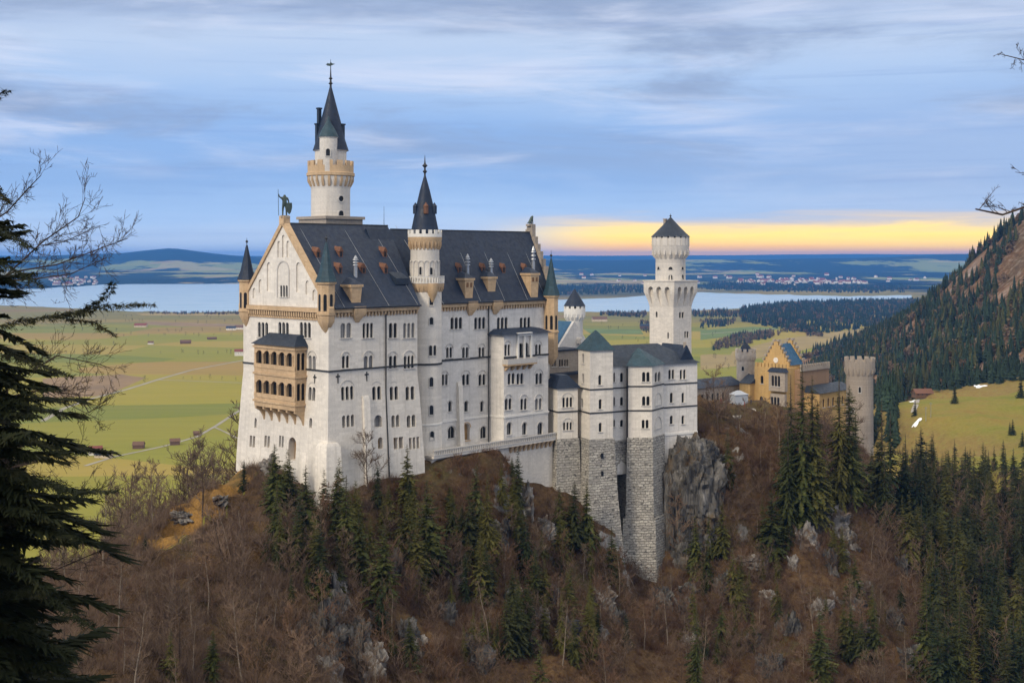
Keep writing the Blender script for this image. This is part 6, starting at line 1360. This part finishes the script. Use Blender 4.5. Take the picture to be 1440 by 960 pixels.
clear = fbm(xs / 110, ys / 160, 4, 61); items = []
for x, y, z, cl in zip(xs, ys, zs, clear):
    px, py = proj(x, y, z)
    if px > 2100 or z < 2: continue
    hi = np.clip((470 - py) / 120, 0, 1) * (1 if px < 1560 else .55)
    if cl > .36 - .30 * hi: continue
    s_ = q.uniform(13, 24); br = q.random() < (.24 + .25 * max(0, fbm1(x, y)))
    items.append(((BALLS if br else CONES)[q.randrange(4)], mat4((x, y, z - 1), s_ * (.6 if br else 1), q.uniform(0, 6.28)), 1 if br else q.choice((0, 0, 2))))
plain('far_olive', (.052, .056, .020), .9, .5, .03)
merged('mountain_forest', items, [M['far_needles'], M['far_brown'], M['far_olive']], label='dark conifer forest covering the mountain slope on the right', cat='forest')
# the band of trees across the meadow top
items = []
q = random.Random(19)
xs = np.array([q.uniform(180, 560) for _ in range(1500)]); ys = np.array([q.uniform(640, 1000) for _ in range(1500)]); zs = hz(xs, ys); zs2 = mz(xs, ys)
for x, y, z, z2 in zip(xs, ys, zs, zs2):
    z = max(z, z2 if y > 870 else -99); px, py = proj(x, y, z)
    if not (1190 < px < 1500): continue
    lim = 556 - (px - 1290) * .14 if px > 1265 else 640
    if not (525 < py < lim): continue
    s_ = q.uniform(11, 19); items.append((CONES[q.randrange(4)], mat4((x, y, z - .6), s_, q.uniform(0, 6.28)), 0))
merged('forest_belt', items, [M['far_needles'], M['far_brown']], label='belt of dark conifers along the upper edge of the meadow', cat='forest')
# woods on the plain
def wood(name, poly, n, seed, hts, label, brown=.15):
    q = random.Random(seed); W = []
    for px, py in poly: Y = H * F / (py - HY); W.append(((px - CX) / F * Y, Y))
    xa, xb = min(p[0] for p in W), max(p[0] for p in W); ya, yb = min(p[1] for p in W), max(p[1] for p in W); items = []; t = 0
    def inside(x, y):
        c = False; j = len(W) - 1
        for i in range(len(W)):
            if (W[i][1] > y) != (W[j][1] > y) and x < (W[j][0] - W[i][0]) * (y - W[i][1]) / (W[j][1] - W[i][1]) + W[i][0]: c = not c
            j = i
        return c
    while len(items) < n and t < n * 30:
        t += 1; x, y = q.uniform(xa, xb), q.uniform(ya, yb)
        if not inside(x, y) or float(fbm(np.array([x / 120]), np.array([y / 200]), 3, seed)[0]) > .28: continue
        br = q.random() < brown; s_ = q.uniform(*hts); items.append(((BALLS if br else CONES)[q.randrange(4)], mat4((x, y, -.3), s_ * (.8 if br else 1.25), q.uniform(0, 6.28), s_ * (.8 if br else 1)), 1 if br else 0))
    merged(name, items, [M['far_needles'], M['far_brown']], label=label, cat='forest')
wood('forest', [(1040, 452), (1100, 463), (1150, 470), (1215, 462), (1300, 470), (1330, 440), (1320, 424), (1200, 425), (1090, 429), (1040, 436)], 3400, 3, (16, 27), 'dark flat conifer forest on the plain between lake and mountain')
wood('woodland', [(1000, 494), (1050, 486), (1100, 470), (1160, 474), (1140, 463), (1040, 470), (1010, 482)], 420, 4, (9, 16), 'mixed brown woodland edge in front of the dark flat forest', .7)
wood('forest', [(925, 441), (985, 446), (1040, 446), (1040, 437), (985, 438.5), (930, 440)], 220, 6, (12, 20), 'loose strip of trees along the near lake shore by the square tower', .35)
wood('forest', [(820, 442), (905, 447), (910, 440.5), (830, 440.5)], 160, 7, (10, 18), 'loose strip of trees on the shore between round turret and square tower', .4)
wood('forest', [(980, 407), (1110, 411), (1280, 413), (1280, 405), (1130, 401), (1000, 398)], 900, 8, (18, 30), 'dark wood on the far shore of the right lake', .1)
wood('forest', [(780, 416), (915, 412), (915, 404), (780, 402)], 500, 9, (18, 30), 'dark wood on the far shore behind the palace turret', .1)
wood('forest', [(185, 398), (275, 395.5), (345, 397), (345, 392), (185, 391)], 420, 10, (18, 30), 'dark wood on the far shore of the left lake', .1)
wood('hedge', [(180, 441.5), (345, 442.5), (345, 440.2), (200, 440.0)], 130, 11, (7, 13), 'bushy tree line along the near shore of the left lake', .7)
wood('forest', [(985, 462), (1030, 458), (1035, 450), (985, 452)], 110, 13, (10, 18), 'clump of dark conifers right of the square tower', .3)
wood('forest', [(900, 452), (915, 454), (916, 470), (902, 466)], 50, 14, (9, 14), 'small clump of trees left of the square tower', .5)
# single trees on the plain
VT = [bare_parts(i + 83, 10, .42, 14, 'valley_leaves', 'bark', tw=.06, low=.15, levels=2) for i in range(2)]
q = random.Random(4)
for px, py, hh, lb in ((204, 538, 12, 'rounded bare tree beside the road fork on the plain'), (157, 541, 10, 'bare tree left of the road fork'), (295, 533, 9, 'dark bushy tree beside the straight road near the palace'), (312, 534, 6, 'small tree right of the bushy one by the straight road'), (332, 535, 6, 'small tree by the straight road closest to the palace wall'), (282, 533, 5, 'little shrubby tree left of the bushy roadside tree'), (270, 533, 5, 'little roadside tree third from the fork'), (258, 533, 5, 'little roadside tree next to the road fork'), (160, 485, 10, 'bare tree on the far meadow left'), (278, 455, 12, 'leafless tree group by the far farm'), (290, 455, 11, 'leafless tree right of the far farm group'), (160, 560, 9, 'bare tree standing by the curving road')):
    Y = H * F / (py - HY); plant('valley_tree', VT[q.randrange(2)], ((px - CX) / F * Y, Y, 0), hh / 10, lb, 'tree')
for i in range(120):
    px, py = (q.uniform(60, 345), q.choice((447, 452, 466, 472, 497)) + q.uniform(-1.5, 1.5)) if i < 84 else ((q.uniform(985, 1060), q.uniform(455, 520)) if i < 106 else (q.uniform(830, 910), q.uniform(450, 490)))
    Y = H * F / (py - HY); plant('valley_tree', VT[q.randrange(2)], ((px - CX) / F * Y, Y, 0), q.uniform(6, 11) / 10, 'small leafless tree standing alone in the fields of the plain', 'tree', 'scattered trees of the plain')

# ------------------------------------------------------------------ trees close to the viewpoint
near = spruce_parts(201, 30, 6.0, base=.12, levels=64, steps=18, per=10, mat_='spruce_near', fine=6, gap=.0, droop=.34)
def near_spruce(px, Y, topy, label, parts, hgt=30, sx=1.0, rz=0.0):
    x = (px - CX) / F * Y; zt = Zp(topy, Y); s_ = 1.0; plant('spruce_tree', parts, (x, Y, zt - hgt), (sx, sx, 1), label, 'spruce tree', rz=rz)
near_spruce(-58, 36, 150, 'big dark spruce rising along the left edge close to the viewer', near, 30, .98, 0.4)
near2 = spruce_parts(207, 26, 5.0, base=.05, levels=60, steps=16, per=12, mat_='spruce_near', fine=4, gap=.05, droop=.24)
near_spruce(10, 44, 520, 'second dark spruce filling the lower left corner', near2, 26, 1.0, 2.0)
# one long spruce bough reaching into the view, as the big tree's own branch
def bough(parent, pts, wid, seed, m='spruce_near'):
    q = random.Random(seed); V, Fc = [], []; W = [Vector(p) for p in pts]
    def tri(a, b, c): n = len(V); V.extend((tuple(a), tuple(b), tuple(c))); Fc.append((n, n + 1, n + 2))
    L = sum((W[i + 1] - W[i]).length for i in range(len(W) - 1)); n_ = int(L / .05); acc = 0
    for i in range(len(W) - 1):
        d = (W[i + 1] - W[i]); dl_ = d.length; d.normalize(); t = Vector((-d.y, d.x, 0)).normalized(); st_ = max(2, int(dl_ / .045))
        for j in range(st_):
            f = (acc + dl_ * j / st_) / L; o = W[i].lerp(W[i + 1], j / st_); w = wid * (1 - f) ** .6 + .12
            for sg in (-1, 1):
                if q.random() < .25: continue
                e = o + t * sg * w * q.uniform(.3, 1.0) + d * w * q.uniform(.2, .9) + Vector((0, 0, q.uniform(-.42, .12) * w)); a = (e - o).normalized(); b = a.cross(Vector((0, 0, 1))).normalized() * .03
                tri(o - b, o + b, e)
                for k_ in range(7):
                    c = o.lerp(e, q.uniform(.1, 1)); e2 = c + (a * .5 + b.normalized() * q.choice((-1, 1)) * .7 + Vector((0, 0, q.uniform(-.7, .5)))).normalized() * q.uniform(.10, .24); bb = a * .022; tri(c - bb, c + bb, e2)
        acc += dl_
    me = mesh_from('bough', V, Fc, M[m]); mi = parent.matrix_world.inverted() if False else None
    o = bpy.data.objects.new('bough', me); C.objects.link(o); o.parent = parent; return o
def near_pts(lst): return [tuple(P(px, py, Y)) for px, py, Y in lst]
bpy.context.view_layer.update()
big = [o for o in C.objects if o.get('label', '').startswith('big dark spruce')][0]
def local(o, pts): mi = o.matrix_world.inverted(); return [tuple(mi @ Vector(p)) for p in pts]
for lst, wd_, sd in (([(-55, 470, 36), (20, 452, 35.5), (90, 440, 35), (150, 428, 34.6), (215, 428, 34.2)], .62, 1), ([(60, 445, 35.3), (110, 440, 35), (150, 415, 34.8), (158, 398, 34.6)], .30, 2), ([(90, 448, 35.2), (130, 452, 35), (160, 470, 34.8)], .34, 3), ([(-55, 500, 36), (20, 500, 35.8), (80, 520, 35.4), (100, 530, 35)], .5, 4), ([(-55, 300, 36), (0, 320, 35.7), (48, 350, 35.3)], .5, 5), ([(-55, 360, 36), (10, 372, 35.6), (58, 402, 35.2)], .5, 6), ([(-55, 175, 36), (-15, 142, 35.8), (14, 124, 35.6)], .24, 7), ([(-55, 545, 36), (20, 560, 35.6), (92, 585, 35.2)], .5, 8), ([(-55, 600, 36), (40, 615, 35.4), (96, 640, 35)], .5, 9), ([(-55, 640, 36), (50, 672, 35.4), (110, 690, 34.8), (165, 690, 34.5)], .6, 10), ([(-55, 740, 36), (60, 740, 35.4), (110, 760, 35)], .6, 14), ([(-55, 830, 36), (60, 830, 35.4), (130, 880, 35)], .7, 15), ([(-55, 250, 36), (-10, 262, 35.7), (14, 285, 35.4)], .3, 16)):
    bough(big, local(big, near_pts(lst)), wd_ * 1.0, sd)

# bare trees close by: a leafless one behind the spruce, and a limb coming in from the right
def bare_near(name, label, starts, m='twig_dark', seed=1, tw=.007, tl=1.0):
    """starts: (points, radius) of main limbs; twigs are grown from them"""
    q = random.Random(seed); o = bpy.data.objects.new(name, None); C.objects.link(o); tag(o, label, 'bare tree'); o.location = starts[0][0][0]; bpy.context.view_layer.update()
    org = Vector(starts[0][0][0]); lim, tws = MB(), MB()
    def twig(p, d, L, r, lev):
        ns = 3; pts_ = [p]; dd = d
        for i in range(ns): dd = (dd + Vector((q.gauss(0, .13), q.gauss(0, .13), q.gauss(.03, .10)))).normalized(); pts_.append(pts_[-1] + dd * L / ns)
        for i in range(ns): tws.tube(pts_[i] - org, pts_[i + 1] - org, max(tw, r * (1 - i / ns * .7)), max(tw * .7, r * (1 - (i + 1) / ns * .7)), 3)
        if lev < 2:
            for c in range(5 if lev == 0 else 3):
                s_ = q.uniform(.15, 1); i = min(2, int(s_ * ns)); pp = pts_[i].lerp(pts_[i + 1], s_ * ns - i); twig(pp, (dd * .8 + Vector((q.gauss(0, .5), q.gauss(0, .5), q.gauss(.12, .45)))).normalized(), L * q.uniform(.35, .6), r * .5, lev + 1)
    for pts_, r in starts:
        W = [Vector(p) for p in pts_]; n = len(W)
        for i in range(n - 1):
            lim.tube(W[i] - org, W[i + 1] - org, r * (1 - i / n * .8), r * (1 - (i + 1) / n * .8), 6)
            d = (W[i + 1] - W[i]); dl_ = d.length; d.normalize()
            if i == 0 and n > 4: continue
            for j in range(max(2, int(dl_ * 5.0))):
                pp = W[i].lerp(W[i + 1], q.random()); twig(pp, (d * .7 + Vector((q.gauss(0, .45), q.gauss(0, .45), q.gauss(.15, .5)))).normalized(), tl * q.uniform(.5, 1.3) * min(1.0, .6 + r * 10), max(tw, r * .22), 0)
    for nm, mb in (('limbs', lim), ('twigs', tws)):
        me = mb.mesh(nm, (0, 0, 0), 0); me.materials.append(M[m]); c = bpy.data.objects.new(nm, me); C.objects.link(c); c.parent = o
    return o
T0 = (-95, 800, 44)
bt_starts = [[(-95, 1100, 44), (-90, 800, 44), (-70, 600, 44), (-60, 420, 44), (-40, 300, 44), (-20, 240, 44)],
             [(-60, 470, 44), (0, 395, 43), (60, 340, 42.5), (110, 305, 42), (120, 278, 42)], [(-50, 420, 44), (20, 382, 43), (80, 372, 42.5), (140, 350, 42), (180, 335, 42)], [(-40, 330, 44), (10, 298, 43.5), (40, 265, 43), (58, 246, 43)], [(0, 395, 43), (50, 392, 42.6), (100, 385, 42.2), (150, 362, 42)],
             [(60, 345, 42.5), (90, 340, 42.3), (140, 318, 42)], [(-70, 600, 44), (0, 560, 43), (60, 548, 42.6), (110, 555, 42.2), (125, 580, 42), (150, 562, 42)], [(-60, 540, 44), (30, 530, 43), (80, 500, 42.5), (140, 512, 42), (160, 520, 42)], [(-80, 700, 44), (0, 660, 43), (60, 648, 42.5), (110, 650, 42)], [(60, 548, 42.6), (100, 570, 42.3), (140, 590, 42)],
             [(-80, 760, 44), (20, 740, 43), (90, 700, 42.5), (140, 690, 42.2)], [(-85, 850, 44), (20, 820, 43), (80, 800, 42), (150, 770, 41.5)]]
bare_near('bare_tree', 'leafless dark tree fanning its twigs across the left edge close to the viewer', [(near_pts(l), r) for l, r in zip(bt_starts, (.12, .036, .034, .034, .028, .02, .034, .034, .034, .02, .034, .034))], seed=4)
rt_ = [[(1640, 700, 30), (1600, 400, 30), (1560, 290, 30), (1500, 280, 30), (1450, 288, 29.8), (1410, 302, 29.6), (1372, 294, 29.5)], [(1500, 262, 30), (1455, 246, 29.8), (1428, 242, 29.7)], [(1600, 400, 30), (1600, 200, 30), (1540, 120, 30), (1470, 92, 29.8), (1414, 78, 29.6)]]
bare_near('bare_tree', 'thin bare branches entering the sky from the right edge', [(near_pts(l), r) for l, r in zip(rt_, (.06, .014, .03))], seed=9, tw=.006, tl=.42)
q = MB()

# ------------------------------------------------------------------ houses of the plain
def house(name, label, px, py, w, d, h, rot, wall='white_wall', roof='red_tile', group=None, cat='house', Y=None, z=0.0, wins=2):
    Y = Y or H * F / (py - HY); x = (px - CX) / F * Y
    t = Thing(None, WORLD, (0, 0, 0)); o = bpy.data.objects.new(name, None); C.objects.link(o); o.location = (x, Y, z); o.rotation_euler = (0, 0, rot); t.o = o; tag(o, label, cat, group)
    b = MB(); b.box(-w / 2, w / 2, -d / 2, d / 2, -1, h); b.loft([[(-w / 2, -d / 2, h), (w / 2, -d / 2, h), (w / 2, d / 2, h), (-w / 2, d / 2, h)], [(-w / 2, -.05, h + d * .36), (w / 2, -.05, h + d * .36), (w / 2, .05, h + d * .36), (-w / 2, .05, h + d * .36)]]); b.build('wall', M[wall], t)
    r = MB(); e = .6
    for s_ in (-1, 1): r.loft([[(-w / 2 - e, s_ * (d / 2 + e), h - .45), (w / 2 + e, s_ * (d / 2 + e), h - .45), (w / 2 + e, 0, h + d * .36 + .05), (-w / 2 - e, 0, h + d * .36 + .05)][::s_], [(-w / 2 - e, s_ * (d / 2 + e), h - .15), (w / 2 + e, s_ * (d / 2 + e), h - .15), (w / 2 + e, 0, h + d * .36 + .4), (-w / 2 - e, 0, h + d * .36 + .4)][::s_]])
    r.build('roof', M[roof], t)
    if wins:
        wi = MB()
        for i in range(wins * 2): u = -w / 2 + w * (i + .5) / (wins * 2); wi.box(u - .5, u + .5, -d / 2 - .06, -d / 2 + .02, h * .5, h * .5 + 1.3)
        for u in (-d * .2, d * .2): wi.box(-w / 2 - .06, -w / 2 + .02, u - .5, u + .5, h * .5, h * .5 + 1.3)
        wi.build('windows', M['glass'], t, uv=False)
    return t
ch = house('church', 'small white church with red roof and stubby tower beside the palace wall on the plain', 337, 500, 20, 12, 9, .2, cat='church')
q = MB(); q.box(8, 13, -2.5, 2.5, -1, 18); q.build('steeple', M['white_wall'], ch); q = MB(); q.lathe(10.5, 0, [(3.7, 18), (2.2, 21), (.2, 24)], 4, rot=pi / 4); q.build('steeple_roof', M['red_tile'], ch)
house('farmhouse', 'white farmhouse with red roof at the foot of the castle hill', 134, 639, 13, 10, 5, .4, cat='farmhouse')
house('farmhouse', 'long low cream outbuilding beside the white farmhouse', 146, 643, 16, 8, 3.4, -.2, 'cream_wall', 'slate_grey', cat='farmhouse')
house('barn', 'small brown barn right of the white farmhouse', 195, 630, 11, 8, 4, .1, 'barn_wood', 'barn_wood', cat='barn', wins=0)
house('barn', 'small brown barn at the hedge above the bare trees', 246, 625, 10, 7, 4, .3, 'barn_wood', 'barn_wood', cat='barn', wins=0)
house('barn', 'tiny brown hut beside the diagonal path', 276, 612, 6, 5, 3, .3, 'barn_wood', 'barn_wood', cat='barn', wins=0)
house('farmhouse', 'red roofed farm far out on the green plain', 198, 460, 34, 15, 6, .05, 'cream_wall', 'red_tile', cat='farmhouse')
house('barn', 'far brown barn with white gable in the middle of the plain', 212, 484, 12, 9, 4, .1, 'white_wall', 'barn_wood', cat='barn', wins=0)
house('barn', 'large brown barn beyond the pale field track', 261, 483, 24, 11, 4.5, .2, 'barn_wood', 'barn_wood', cat='barn', wins=0)
house('barn', 'long thin brown shed right of the large barn', 298, 477, 22, 7, 3, .4, 'barn_wood', 'barn_wood', cat='barn', wins=0)
house('farmhouse', 'grey roofed farm near the shore left of the palace', 325, 464, 26, 13, 6, .1, 'white_wall', 'slate_grey', cat='farmhouse')
house('farmhouse', 'low farm with dark roof beside the grey roofed farm', 337, 463, 26, 14, 6, -.2, 'white_wall', 'barn_wood', cat='farmhouse')
house('farmhouse', 'wide orange brown farm seen left of the square tower', 843, 452, 46, 20, 8, .1, 'cream_wall', 'barn_wood', cat='farmhouse')
house('barn', 'dark shed left of the square tower on the plain', 908, 462, 32, 14, 8, 0, 'barn_wood', 'slate_grey', cat='barn', wins=0)
g = ground_at(1297, 557, 500)
house('barn', 'low barn with bright red roof at the meadow edge below the mountain', 1297, 557, 13, 7, 2.6, .15, 'barn_wood', 'red_paint', Y=g[1], z=g[2], cat='barn')
q = random.Random(8); VH = house('village_house', 'tiny pale house of the village beyond the right lake', 1100, 386, 30, 20, 11, .3, 'white_wall', 'red_tile', 'houses of the far village', Y=9300, z=0, wins=0)
vk = list(VH.o.children)
def fz(x, y):
    i = int(np.argmin(np.abs(yy_f - y))); j = int(np.clip(round((x / y + .85) / 1.7 * 239), 0, 239)); return float(Zf[i, j])
yy_f = np.geomspace(7600, 34000, 130)
for i in range(110):
    g_ = q.random() < .75; px = q.gauss(1130, 45) if g_ else q.uniform(800, 1330); Yd = q.gauss(9900, 600) if g_ else q.uniform(8800, 12500)
    x = (px - CX) / F * Yd; r_ = VH.o.copy(); C.objects.link(r_); s_ = q.uniform(.7, 1.5); r_.location = (x, Yd, max(0, fz(x, Yd))); r_.rotation_euler = (0, 0, q.uniform(0, 3.1)); r_.scale = (s_, s_, s_)
    if not g_: r_['label'] = 'tiny pale farmhouse scattered over the far green land behind the lake'; r_['group'] = 'scattered far farmhouses'
    for c in vk: d = c.copy(); C.objects.link(d); d.parent = r_
for i in range(40):
    px = q.uniform(70, 140); Yd = q.uniform(8600, 10500); x = (px - CX) / F * Yd; r_ = VH.o.copy(); C.objects.link(r_); r_.location = (x, Yd, max(0, fz(x, Yd))); r_.rotation_euler = (0, 0, q.uniform(0, 3.1)); r_['label'] = 'tiny pale house of the village beyond the left lake'; r_['group'] = 'houses of the left shore village'
    for c in vk: d = c.copy(); C.objects.link(d); d.parent = r_
VH.o.location.z = max(0, fz(VH.o.location.x, VH.o.location.y))
ct = house('church', 'pale church standing out of the village beyond the right lake', 1172, 384, 50, 24, 20, .2, 'white_wall', 'slate_grey', Y=9300, z=0, cat='church', wins=0); ct.o.location.z = max(0, fz(ct.o.location.x, 9300))
q = MB(); q.box(20, 30, -5, 5, -1, 48); q.build('steeple', M['white_wall'], ct)
# snow remnants, white event tent, cabin and wall at the gatehouse foot
def patch(px, py, w, l, label, y0=380):
    g = ground_at(px, py, y0)
    if not g: return
    V, n = [], 18; V.append((0, 0, .25))
    for j in range(n): a = 2 * pi * j / n; rr = 1 + .35 * sin(3 * a + px); x, y = w * rr * cos(a), l * rr * sin(a); V.append((x, y, hz1(g[0] + x, g[1] + y) - g[2] + .12))
    me = bpy.data.meshes.new('snow_patch'); me.from_pydata(V, [], [(0, 1 + j, 1 + (j + 1) % n) for j in range(n)]); finish(me, 60); me.materials.append(M['snow']); o = bpy.data.objects.new('snow_patch', me); C.objects.link(o); o.location = g; tag(o, label, 'snow patch')
patch(1289, 594, 2.2, 1.6, 'white snow patch beside the little spruce on the meadow'); patch(1378, 543, 4, 4, 'white snow streak along the upper meadow edge', 550); patch(1282, 565, 2, 3, 'snow strip in front of the red roofed barn', 500)
for px, py in ((1302, 592), (1309, 586)):
    g = ground_at(px, py, 450)
    if g: q = MB(); q.tube((0, 0, -.5), (0, 0, 7.5), .14, .10, 6); q.box(-.8, .8, -.06, .06, 6.6, 6.8); o = q.build('utility_pole', M['metal_grey'], None); o.location = g; tag(o, 'thin pole with a short crossbar standing on the meadow beside the snow patch', 'pole', 'meadow poles')
tn = thing('tent', 'small pale grey box tent in the court before the gatehouse', 'tent', (*G(1043, 362), zc2), WORLD)
c0, c1 = G(1034, 361), G(1052, 363); q = MB(); q.prism([c0, c1, (c1[0] - 1, c1[1] + 4), (c0[0] - 1, c0[1] + 4)], zc2 - .3, Zp(555, 362)); q.build('tent_wall', M['canvas'], tn)
q = MB(); f_ = offset([c0, c1, (c1[0] - 1, c1[1] + 4), (c0[0] - 1, c0[1] + 4)], .25); mx_, my_ = np.mean(np.array(f_), 0); q.loft([[(x, y, Zp(555, 362)) for x, y in f_], [(mx_ + (x - mx_) * .2, my_ + (y - my_) * .2, Zp(550, 362)) for x, y in f_]]); q.build('tent_roof', M['canvas'], tn)
# visitors in the court
def body_mesh(seed):
    q = random.Random(seed); me = bpy.data.meshes.new('person')
    J = [(0, 0, .95), (0, 0, 1.2), (0, 0, 1.42), (0, 0, 1.55), (0, .01, 1.68), (.10, 0, .88), (.11, .02, .48), (.11, -.02, .06), (.11, -.14, .04), (-.10, 0, .88), (-.11, .06, .48), (-.11, .10, .06), (-.11, -.02, .04), (.19, 0, 1.40), (.25, .03, 1.12), (.24, -.08, .88), (-.19, 0, 1.40), (-.25, .02, 1.12), (-.24, -.05, .88)]
    E = [(0, 1), (1, 2), (2, 3), (3, 4), (0, 5), (5, 6), (6, 7), (7, 8), (0, 9), (9, 10), (10, 11), (11, 12), (2, 13), (13, 14), (14, 15), (2, 16), (16, 17), (17, 18)]
    rad = [.15, .15, .14, .06, .105, .10, .07, .05, .04, .10, .07, .05, .04, .07, .05, .04, .07, .05, .04]
    me.from_pydata(J, E, []); o = bpy.data.objects.new('tmp', me); C.objects.link(o); sk = o.modifiers.new('skin', 'SKIN'); o.modifiers.new('sub', 'SUBSURF').levels = 1
    for v, r in zip(me.skin_vertices[0].data, rad): v.radius = (r, r * .8)
    me.skin_vertices[0].data[0].use_root = True
    bpy.context.view_layer.update(); dg = bpy.context.evaluated_depsgraph_get(); out = bpy.data.meshes.new_from_object(o.evaluated_get(dg)); bpy.data.objects.remove(o); out.name = 'person'; return out
bm0 = body_mesh(1)
for i, (px, Yd, col, lb) in enumerate(((998, 335, 'cloth_dark', 'person in dark coat standing nearest the bower wing in the court'), (1004, 338, 'cloth_dark', 'person in dark clothes next to the bare court tree'), (1014, 345, 'cloth_red', 'person in a red jacket in the court'), (1021, 342, 'cloth_dark', 'person in dark coat in the middle of the court'), (1030, 352, 'cloth_dark', 'person in dark coat left of the grey tent'), (1056, 362, 'cloth_dark', 'person in dark clothes right of the grey tent'), (1047, 350, 'cloth_red', 'person in reddish jacket in front of the grey tent'))):
    me = bm0.copy(); me.materials.clear(); me.materials.append(M[col]); o = bpy.data.objects.new('person', me); C.objects.link(o); x, y = G(px, Yd); o.location = (x, y, max(zc2, hz1(x, y))); o.rotation_euler = (0, 0, i * 1.3); tag(o, lb, 'person', 'visitors in the court')
    hd = MB(); hd.lathe(0, 0, [(.02, 1.57), (.085, 1.62), (.10, 1.70), (.085, 1.78), (.02, 1.82)], 10); hd.build('head', M['skin'], o, org=(0, 0, 0))
# statues on the gables
def statue_knight():
    me = bpy.data.meshes.new('statue'); J = [(0, 0, .95), (0, 0, 1.25), (0, 0, 1.48), (0, 0, 1.60), (0, 0, 1.74), (.12, 0, .85), (.14, .03, .45), (.15, 0, .05), (-.12, 0, .85), (-.14, -.05, .45), (-.14, -.08, .05), (.24, 0, 1.45), (.42, -.05, 1.55), (.50, -.06, 1.78), (-.24, 0, 1.43), (-.34, .02, 1.12), (-.30, -.1, .95)]
    E = [(0, 1), (1, 2), (2, 3), (3, 4), (0, 5), (5, 6), (6, 7), (0, 8), (8, 9), (9, 10), (2, 11), (11, 12), (12, 13), (2, 14), (14, 15), (15, 16)]
    rad = [.17, .17, .18, .08, .13, .12, .085, .07, .12, .085, .07, .09, .065, .06, .09, .065, .06]
    me.from_pydata(J, E, []); o = bpy.data.objects.new('tmp', me); C.objects.link(o); o.modifiers.new('skin', 'SKIN'); o.modifiers.new('sub', 'SUBSURF').levels = 1
    for v, r in zip(me.skin_vertices[0].data, rad): v.radius = (r, r * .9)
    me.skin_vertices[0].data[0].use_root = True
    bpy.context.view_layer.update(); out = bpy.data.meshes.new_from_object(o.evaluated_get(bpy.context.evaluated_depsgraph_get())); bpy.data.objects.remove(o); return out
sx_, sy_ = fr2w(CASTLE, .1, mid); so_ = bpy.data.objects.new('statue', None); C.objects.link(so_); so_.location = (sx_, sy_, ZR + 1.45); so_.scale = (2.55, 2.55, 2.55); so_.rotation_euler = (0, 0, .3); tag(so_, 'dark bronze knight statue with lance and shield on the gable tip', 'statue')
me = statue_knight(); me.materials.append(M['bronze']); c = bpy.data.objects.new('figure', me); C.objects.link(c); c.parent = so_
q = MB(); q.tube((-.48, -.06, .05), (-.52, -.06, 2.15), .022, .018, 6); q.build('lance', M['bronze'], so_, org=(0, 0, 0)).scale = (-1, 1, 1)
bpy.data.objects['lance'].scale = (1, 1, 1)
q = MB(); q.plate([(.34 + .24 * x, -.2, .62 + .5 * z) for x, z in ((-.9, .9), (-1, .2), (-.6, -.6), (0, -1), (.6, -.6), (1, .2), (.9, .9))], (0, -1, 0), 0, .07); q.build('shield', M['bronze'], so_, org=(0, 0, 0))
c.scale = (-1, 1, 1)
q = MB(); q.box(-.32, .32, -.32, .32, -.12, .06); q.build('plinth', M['gate_stone'], so_, org=(0, 0, 0))
lx, ly = fr2w(CASTLE, A2 + 3.0, BR); lo = bpy.data.objects.new('statue', None); C.objects.link(lo); lo.location = (lx, ly, ZR2 + 1.9); lo.rotation_euler = (0, 0, TH); tag(lo, 'dark bronze seated lion statue on the east roof end', 'statue')
def lion():
    me = bpy.data.meshes.new('lion'); J = [(-.7, 0, .55), (-.2, 0, .9), (.25, 0, 1.45), (.42, 0, 1.95), (.75, 0, 2.0), (.35, .22, 1.0), (.45, .24, .1), (.35, -.22, 1.0), (.45, -.24, .1), (-.5, .3, .45), (-.1, .34, .35), (.05, .34, .06), (-.5, -.3, .45), (-.1, -.34, .35), (.05, -.34, .06), (-1.1, 0, .2), (-1.4, 0, .5)]
    E = [(0, 1), (1, 2), (2, 3), (3, 4), (2, 5), (5, 6), (2, 7), (7, 8), (0, 9), (9, 10), (10, 11), (0, 12), (12, 13), (13, 14), (0, 15), (15, 16)]
    rad = [.34, .34, .40, .36, .18, .17, .11, .17, .11, .24, .14, .10, .24, .14, .10, .06, .05]
    me.from_pydata(J, E, []); o = bpy.data.objects.new('tmp', me); C.objects.link(o); o.modifiers.new('skin', 'SKIN'); o.modifiers.new('sub', 'SUBSURF').levels = 1
    for v, r in zip(me.skin_vertices[0].data, rad): v.radius = (r, r)
    me.skin_vertices[0].data[0].use_root = True
    bpy.context.view_layer.update(); out = bpy.data.meshes.new_from_object(o.evaluated_get(bpy.context.evaluated_depsgraph_get())); bpy.data.objects.remove(o); return out
me = lion(); me.materials.append(M['bronze']); c = bpy.data.objects.new('figure', me); C.objects.link(c); c.parent = lo
q = MB(); q.box(-1.2, .9, -.6, .6, -.4, .08); q.build('plinth', M['gate_stone'], lo, org=(0, 0, 0))

# ------------------------------------------------------------------ haze over the valley
q = MB(); q.box(-40000, 40000, -300, 36000, -25, 352); me = q.mesh('haze', (0, 0, 0), 0); m, k = material('haze')
vp_ = k('ShaderNodeVolumePrincipled', {'Color': (.09, .36, 1.0, 1), 'Density': 4.4e-5, 'Anisotropy': 0.0}); k('ShaderNodeOutputMaterial', {'Volume': vp_.outputs[0]})
me.materials.append(m); o = bpy.data.objects.new('haze', me); C.objects.link(o); o['kind'] = 'stuff'; o.display_type = 'WIRE'
for m_ in bpy.data.meshes:
    if m_.users == 0: bpy.data.meshes.remove(m_)
